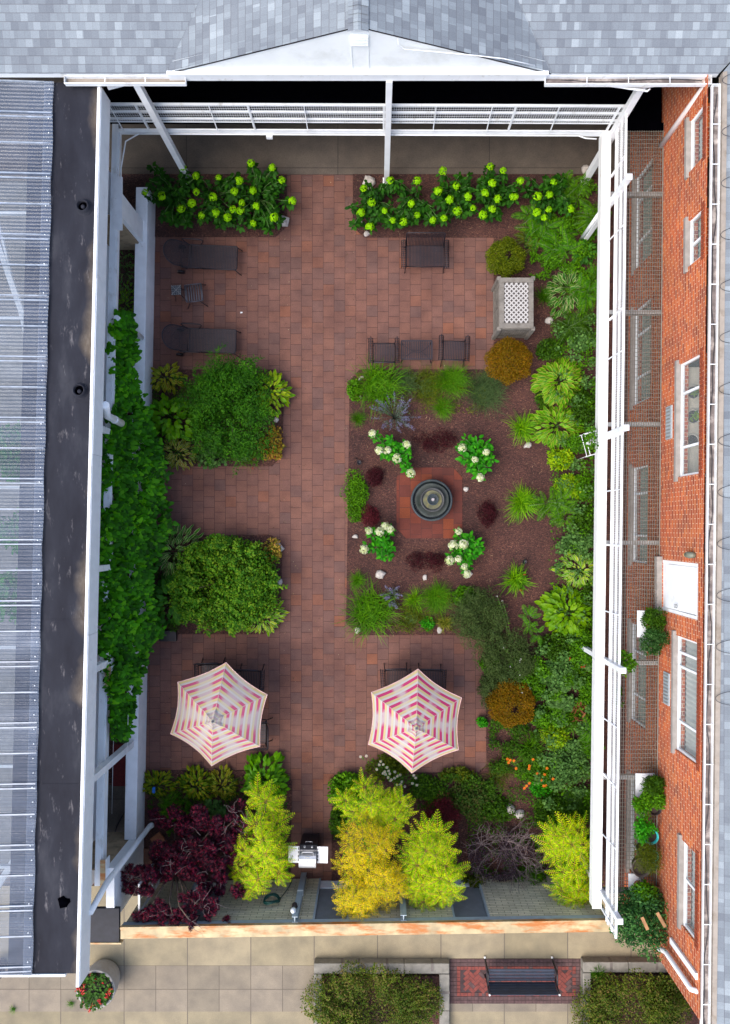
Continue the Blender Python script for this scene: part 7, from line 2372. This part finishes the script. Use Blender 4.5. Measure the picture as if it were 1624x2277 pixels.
for v0 in range(720, 1620, 70):
    pts = []
    for k in range(7):
        u = 235 + k * 14; v = v0 + 30 * math.sin(k + v0)
        if inside(u, v, poly): pts.append(tuple(np.array(P(u, v, vz(u, v) - .15)) - np.array(root.location)))
    if len(pts) > 2: m.tube(pts, .012, 5)
for yy in (-2.5, -.5, 1.5): m.tube([(0, yy, 0), (.02, yy + .1, 1.0), (-.05, yy + .2, 2.0)], .03, 6)
m.build('stem', M['bark'], root)
# stray sprig on the beam
shrub('vine_sprig', 233, 1492, 12, 20, .4, G_ivy, .11, 24, 4, 'small stray vine sprig over the white beam below the bracket', 'vine', seed=5, tm=t_ivy(), base_z=2.3)
shrub('grey_plant', 268, 1615, 18, 22, .4, G_silver, .08, 160, 5, 'grey green plant at the lower tip of the vine behind the low wall', 'plant', seed=6, tm=t_round())

# ---- white trellis in the right border
c = P(1292, 985, 0); r = empty('garden_trellis', (c.x, c.y, 0), R(15), 'small white wooden trellis with a climber beside the right rail', 'trellis')
m = MB()
for x in (-.2, 0, .2): m.bar((x, .16, .02), (x, .16, 1.25), .012)
for x in (-.2, 0, .2): m.bar((x, -.42, .02), (x, -.42, 1.25), .012)
for z in (.9, 1.22):
    m.bar((-.24, .16, z), (.24, .16, z), .014); m.bar((-.24, -.42, z), (.24, -.42, z), .014); m.bar((-.2, .16, z), (-.2, -.42, z), .014)
m.build('lattice', M['white'], r)
shrub('climbing_rose', 1318, 975, 18, 26, .5, G_mid, .07, 180, 5, 'sparse climber with red buds lying over the white rail beam', 'climber', seed=55, base_z=2.2)
shrub('climbing_plant', 1392, 1475, 24, 26, .6, G_mid, .09, 380, 6, 'green climber hanging over the outside of the right rail', 'climber', seed=56, base_z=2.5)
shrub('climbing_plant', 1378, 1545, 8, 34, .5, G_dark, .07, 160, 5, 'thin dark climber below the rail post on the grating side', 'climber', seed=57, base_z=2.3)

# ---- rocks
rocks = [(627, 489, 13, 'pale flat rock at the edge of the path, right end of the left hydrangea bed', .16, 1.4, 1.2), (820, 404, 13, 'pale rock at the left end of the right hydrangea bed, upper one', .16, 1.1, .6),
         (815, 519, 7, 'small white rock at the cut corner below the right hydrangea bed', .10, 1, 0), (803, 494, 5, 'tiny pinkish rock just above the small white corner rock', .07, .8, 0),
         (1174, 990, 9, 'pale rock below the daylily above the trellis', .12, .7, .4), (1037, 1088, 6, 'small pinkish stone right of the brick pad', .08, 1, 0), (847, 1277, 11, 'large pale rock lower left of the fountain', .16, .85, .2),
         (1043, 1276, 8, 'pale rock under the column of white hydrangea heads', .10, 1, 0), (790, 1193, 7, 'small flat rock at the left edge of the fountain bed', .08, .7, 0),
         (945, 1284, 5, 'thin pale stone below the lower dark red hedge', .07, 1.5, 0), (795, 1402, 7, 'pale rock at the lower left corner of the fountain bed', .08, 1, .5), (978, 1402, 6, 'pale rock at the bottom edge of the fountain bed', .09, 1.2, 0),
         (1265, 1103, 9, 'pinkish rock beside the small bright plant', .12, .8, .5), (1211, 1632, 8, 'pale rock above the orange marigolds on the right', .12, 1, 0), (1134, 1800, 12, 'pale rock above the bare branched bush, left one', .18, 1, .3),
         (1156, 1811, 12, 'white rock above the bare branched bush, right one', .18, .8, .1), (620, 1295, 8, 'white rock beside the red flowers of the lower left bed', .12, 1.2, 0), (800, 883, 5, 'white stone at the upper left edge of the fountain bed', .08, 1, 0),
         (802, 841, 8, 'pale angular stone under the corner of the tall green grass', .1, .5, .6), (615, 933, 6, 'pale stone below the bright hosta of the upper left bed', .08, 1, 0), (1222, 712, 9, 'pinkish rock below the white edged hosta', .1, 1, 0),
         (1304, 375, 10, 'large pale rock by the top right post', .12, 1, 0)]
for i, (u, v, r_, lb, h, ra, ro) in enumerate(rocks): rock(u, v, r_, lb, h, None, i + 3, ra, ro)
c = P(621, 1215, .1); m = MB(); m.hexa([(-.15, -.07, 0), (.15, -.07, 0), (.15, .07, 0), (-.15, .07, 0), (-.14, -.06, .1), (.15, -.07, .1), (.14, .07, .1), (-.15, .06, .1)])
o = m.build('stone_block', M['rock'], None, bevel=.008, loc=(c.x, c.y, .03)); o.rotation_euler.z = R(-50); tag(o, 'rectangular tan stone block at the cut corner of the lower left bed', 'stone')
c = P(615, 862, .1); m = MB(); m.box(-.07, .07, -.12, .12, 0, .1)
o = m.build('stone_block', M['rock'], None, bevel=.008, loc=(P(629, 853, .1).x, P(0, 862, .1).y, .03)); tag(o, 'pale upright stone block at the right edge beside the bright hosta', 'stone')
# garden spot lights
for (u, v, lb) in ((1166, 1249, 'black garden spotlight above the daylily with red flowers'), (799, 1029, 'black garden spotlight on the mulch left of the upper white hydrangea'), (616, 1300, 'black garden spotlight under the lower round shrub'), (1092, 1648, 'black garden spotlight at the corner of the right patio')):
    c = P(u, v, .1); r = empty('spotlight', (c.x, c.y, .03), random.uniform(0, 6), lb, 'spotlight')
    m = MB(); m.lathe([(.001, .05), (.05, .06), (.065, .14), (.06, .15), (.05, .12), (.001, .11)], seg=16); m.build('housing', M['black'], r)
    m = MB(); m.tube([(0, 0, -.02), (0, 0, .07)], .012, 6); m.tube([(.05, 0, .1), (.12, 0, .08), (.16, .02, .02)], .010, 6); m.build('stake', M['black'], r)
c = P(375, 1414, .05); m = MB(); m.box(c.x - .24, c.x + .24, c.y - .14, c.y + .16, .04, .16)
o = m.build('drain_box', M['black'], None, bevel=.01); tag(o, 'small black utility box at the corner below the vine', 'box')
c = P(342, 1757, .45); m = MB(); m.hexa([(-.05, -.09, 0), (.04, -.10, 0), (.05, .09, .01), (-.04, .08, 0), (-.045, -.08, .05), (.03, -.09, .04), (.04, .08, .06), (-.035, .07, .05)])
o = m.build('garden_glove', simple('blue_cloth', (.01, .12, .45), .8), None, bevel=.02, loc=(c.x, c.y, .42)); tag(o, 'bright blue cloth scrap on the yellowed hosta by the low wall', 'cloth')
m = MB(); m.face([(-.03, -.02, 0), (.03, -.015, .01), (.035, .02, .0), (-.025, .02, .01)]); c = P(537, 695, .006)
o = m.build('paper_scrap', M['white'], None, loc=(c.x, c.y, .006)); tag(o, 'small white paper scrap on the open upper left patio', 'paper')

# ---- outside shrubs
OUT1 = leafmat('outside_shrub_leaf', [(.035, .07, .005), (.07, .125, .008), (.12, .165, .012), (.2, .14, .05)], dark=.8)
shrub('spreading_shrub', 828, 2240, 190, 86, .9, OUT1, .06, 15000, 42, 'dark spreading shrub overflowing the bottom centre planter', 'shrub', seed=31, tm=t_flat(.5), lobr=.36, depth=.4, shoots=90, sl=.3)
shrub('spreading_shrub', 1405, 2262, 150, 92, .9, OUT1, .06, 12000, 32, 'dark spreading shrub filling the bottom right planter', 'shrub', seed=32, tm=t_flat(.5), lobr=.36, depth=.4, shoots=60, sl=.3)
shrub('spreading_shrub', 1490, 2235, 50, 50, 1.0, OUT1, .06, 5000, 14, 'olive shrub against the brick corner at bottom right', 'shrub', seed=33, tm=t_flat(.5), lobr=.42, depth=.4)
for (u, v, lb) in ((28, 2238 + 60 - 50, 'weed tuft in the pavement joint at the far bottom left'), (252 - 95, 2205 + 30, 'weed tuft in the pavement joint left of the flower pot')):
    gr(u, v, 14, .12, GRS, lb, 60, .006, 40 + u % 7)

# ---- plants standing on the grating
def potted(u, v, r_, h, mat, label, seed, pot=.14, potmat=None, ph=.28, tm=None, n=1400, leaf=.05, z0=2.49, rr=None):
    c = P(u, v, z0 + ph)
    root = empty('potted_plant', (c.x, c.y, z0), 0, label, 'potted plant')
    m = MB(); m.lathe([(.001, 0), (pot * .72, 0), (pot, ph), (pot * 1.06, ph), (pot * 1.06, ph - .03), (pot * .9, ph - .03), (.001, ph - .04)], seg=20); m.build('pot', potmat or M['terracotta'], root)
    Rm = m_at(r_, z0 + ph + h * .5); ry = Rm if rr is None else m_at(rr, z0 + ph + h * .5)
    p, d, g = crown_pts(n, Rm, ry, h, ph * .8, 9, .4, seed, .5)
    inst_mesh('foliage', [tm or t_flat(.5)], [(p, unit(g.normal(size=(n, 3)) + d * .5), unit(d + np.array([0, 0, .8]) + g.normal(size=(n, 3)) * .3), leaf * g.uniform(.7, 1.3, n))], mat, root)
    stems('stem', (0, 0, ph * .8), [tuple(p[i]) for i in g.integers(0, n, 6)], .008, M['bark'], root)


potted(1447, 1376, 26, .45, G_dark, 'upper of two dark bushes in pots beside the white door', 1, potmat=M['hose'], n=2400)
potted(1447, 1424, 29, .5, leafmat('speckled_dark_leaf', [(.01, .05, .006), (.02, .08, .01), (.07, .16, .04)]), 'lower of two dark bushes in pots beside the white door', 2, potmat=M['white'], n=2600)
potted(1452, 1742, 22, .35, G_dark, 'uppermost potted plant of the row below the long window', 3, potmat=M['brown_metal'], tm=t_flat(.2), leaf=.09)
potted(1448, 1768, 22, .35, G_mid, 'vivid leafy potted plant second in the row on the grating', 4, n=900, leaf=.08)
potted(1425, 1790, 20, .3, G_fern, 'light green plant in an orange clay pot on the grating', 5, n=800, leaf=.06)
potted(1430, 1838, 24, .35, G_vivid, 'bright green plant in the square clay pot above the turquoise pot', 6, n=1000, leaf=.06, rr=28)
potted(1432, 1895, 32, .5, G_olive, 'feathery olive plant beside the turquoise pots', 7, tm=t_flat(.12), leaf=.09, n=1800, potmat=M['brown_metal'])
potted(1427, 1978, 26, .5, G_mid, 'leafy green plant below the brown bowl on the grating', 8, n=1200, leaf=.07)
for (u, v, rad, mt, lb) in ((1449, 1862, .17, M['teal'], 'turquoise pot on the grating, larger one'), (1452, 1905, .14, M['teal'], 'turquoise pot on the grating, smaller one half hidden'), (1428, 1930, .22, simple('brown_clay_bowl', (.09, .07, .06), .8), 'wide brown clay bowl of dry soil on the grating'),
                        (1453, 1926, .11, simple('dark_green_glaze', (.02, .06, .05), .3), 'small dark glazed pot beside the wide brown bowl'), (1458, 1800, .14, M['brown_metal'], 'dark planter against the brick below the long window'), (1459, 1985, .13, M['terracotta'], 'clay pot against the brick wall near the climbing bush')):
    c = P(u, v, 2.49 + .25); r = empty('plant_pot', (c.x, c.y, 2.49), 0, lb, 'pot')
    m = MB(); m.lathe([(.001, 0), (rad * .75, 0), (rad, .25), (rad * 1.08, .25), (rad * 1.08, .235), (rad * .93, .23), (rad * .9, .18)], seg=28); m.build('pot', mt, r)
    m = MB(); m.lathe([(.001, .19), (rad * .91, .18)], seg=20); m.build('soil', M['soil'], r)
m = MB()
c = P(1428, 1745, 2.5); m.box(c.x - .16, c.x + .30, c.y - .45, c.y + .28, 2.50, 2.53)
for i in range(6): m.box(c.x - .16 + .001, c.x + .3, c.y - .43 + i * .12, c.y - .37 + i * .12, 2.531, 2.536)
tag(m.build('white_board', M['white']), 'white corrugated board under the uppermost potted plants on the grating', 'board')
m = MB(); c = P(1402, 1965, 2.5); m.box(c.x - .05, c.x + .2, c.y - .3, c.y + .25, 2.50, 2.53)
tag(m.build('white_board', M['white']), 'white corrugated board left of the lower potted plant', 'board')
m = MB(); c = P(1428, 1385, 2.5); m.box(c.x - .12, c.x + .1, c.y - .35, c.y + .3, 2.50, 2.52)
tag(m.build('white_board', M['white']), 'white board under the two dark potted bushes', 'board')
shrub('climbing_bush', 1435, 2055, 62, 66, 1.2, leafmat('bluish_dark_leaf', [(.01, .05, .015), (.02, .09, .02), (.05, .16, .03), (.09, .22, .06)], dark=.7), .075, 6500, 22, 'large dark green bush spilling over the lower end of the grating', 'bush', seed=66, tm=t_flat(.5), base_z=2.3, depth=.5, lobr=.45)
for (a, b, lb) in (((1428, 2040, 2.9), (1441, 2068, 3.0), 'short orange brown plank lying in the big dark bush'), ((1462, 2030, 3.2), (1480, 2062, 3.4), 'wooden stick leaning on the brick corner')):
    m = MB(); m.bar(P(a[0], a[1], a[2] + .7), P(b[0], b[1], b[2] + .7), .07, .03); tag(m.build('wooden_plank', simple('orange_wood', (.38, .19, .08), .8)), lb, 'plank')
# curved pots behind the second window
for i, (u, v, rad, lb) in enumerate(((1543, 872, .15, 'uppermost potted plant behind the long brick wall window'), (1538, 899, .12, 'small dark pot, second from the top behind the window'), (1543, 926, .16, 'potted plant in the middle behind the window'), (1532, 950, .15, 'large dark pot, fourth behind the window'), (1541, 979, .14, 'pale rimmed pot, fifth behind the window'), (1537, 1003, .11, 'lowest small pot behind the window'))):
    z = 3.62; d_ = (WX(2) + .38) * F / (u - 840); z = H - d_
    x = WX(2) + .38; y = (1175 - v) * d_ / F
    r = empty('window_pot', (x, y, z - .2), 0, lb, 'pot')
    m = MB(); m.lathe([(.001, 0), (rad * .7, 0), (rad, .2), (rad * 1.05, .2), (rad * .9, .19)], seg=24); m.build('pot', M['cream'], r)
    m = MB(); m.lathe([(.001, .18), (rad * .92, .19)], seg=20); m.build('soil', M['soil'], r)
    if i in (0, 2):
        k = 40; inst_mesh('foliage', [t_leaf(.4, 3)], [(rng.normal(size=(k, 3)) * .04 + np.array([.03, 0, .22]), unit(rng.normal(size=(k, 3)) + np.array([.5, 0, 0])), np.tile([[0, 0, 1.0]], (k, 1)), rng.uniform(.06, .13, k))], G_yel, r)
m = MB(); m.box(WX(2) + .16, WX(2) + .75, 1.2, 3.75, 3.30, 3.34); tag(m.build('window_shelf', M['cream']), 'pale shelf of pots behind the long window', 'shelf')

# greenery under the plastic roof
for i, (u, v, ru, rv, lb) in enumerate(((40, 1010, 60, 60, 'green plants dimly seen under the plastic roof, upper group'), (50, 1180, 55, 70, 'green plants dimly seen under the plastic roof, second group'),
                                        (40, 1330, 60, 60, 'green plants dimly seen under the plastic roof, third group'), (70, 980, 30, 40, 'small green plant under the plastic roof beside the upper group'))):
    shrub('sheltered_plant', u, v, ru, rv, 1.4, G_vivid, .14, 1500, 12, lb, 'plant', seed=200 + i, base_z=2.0)
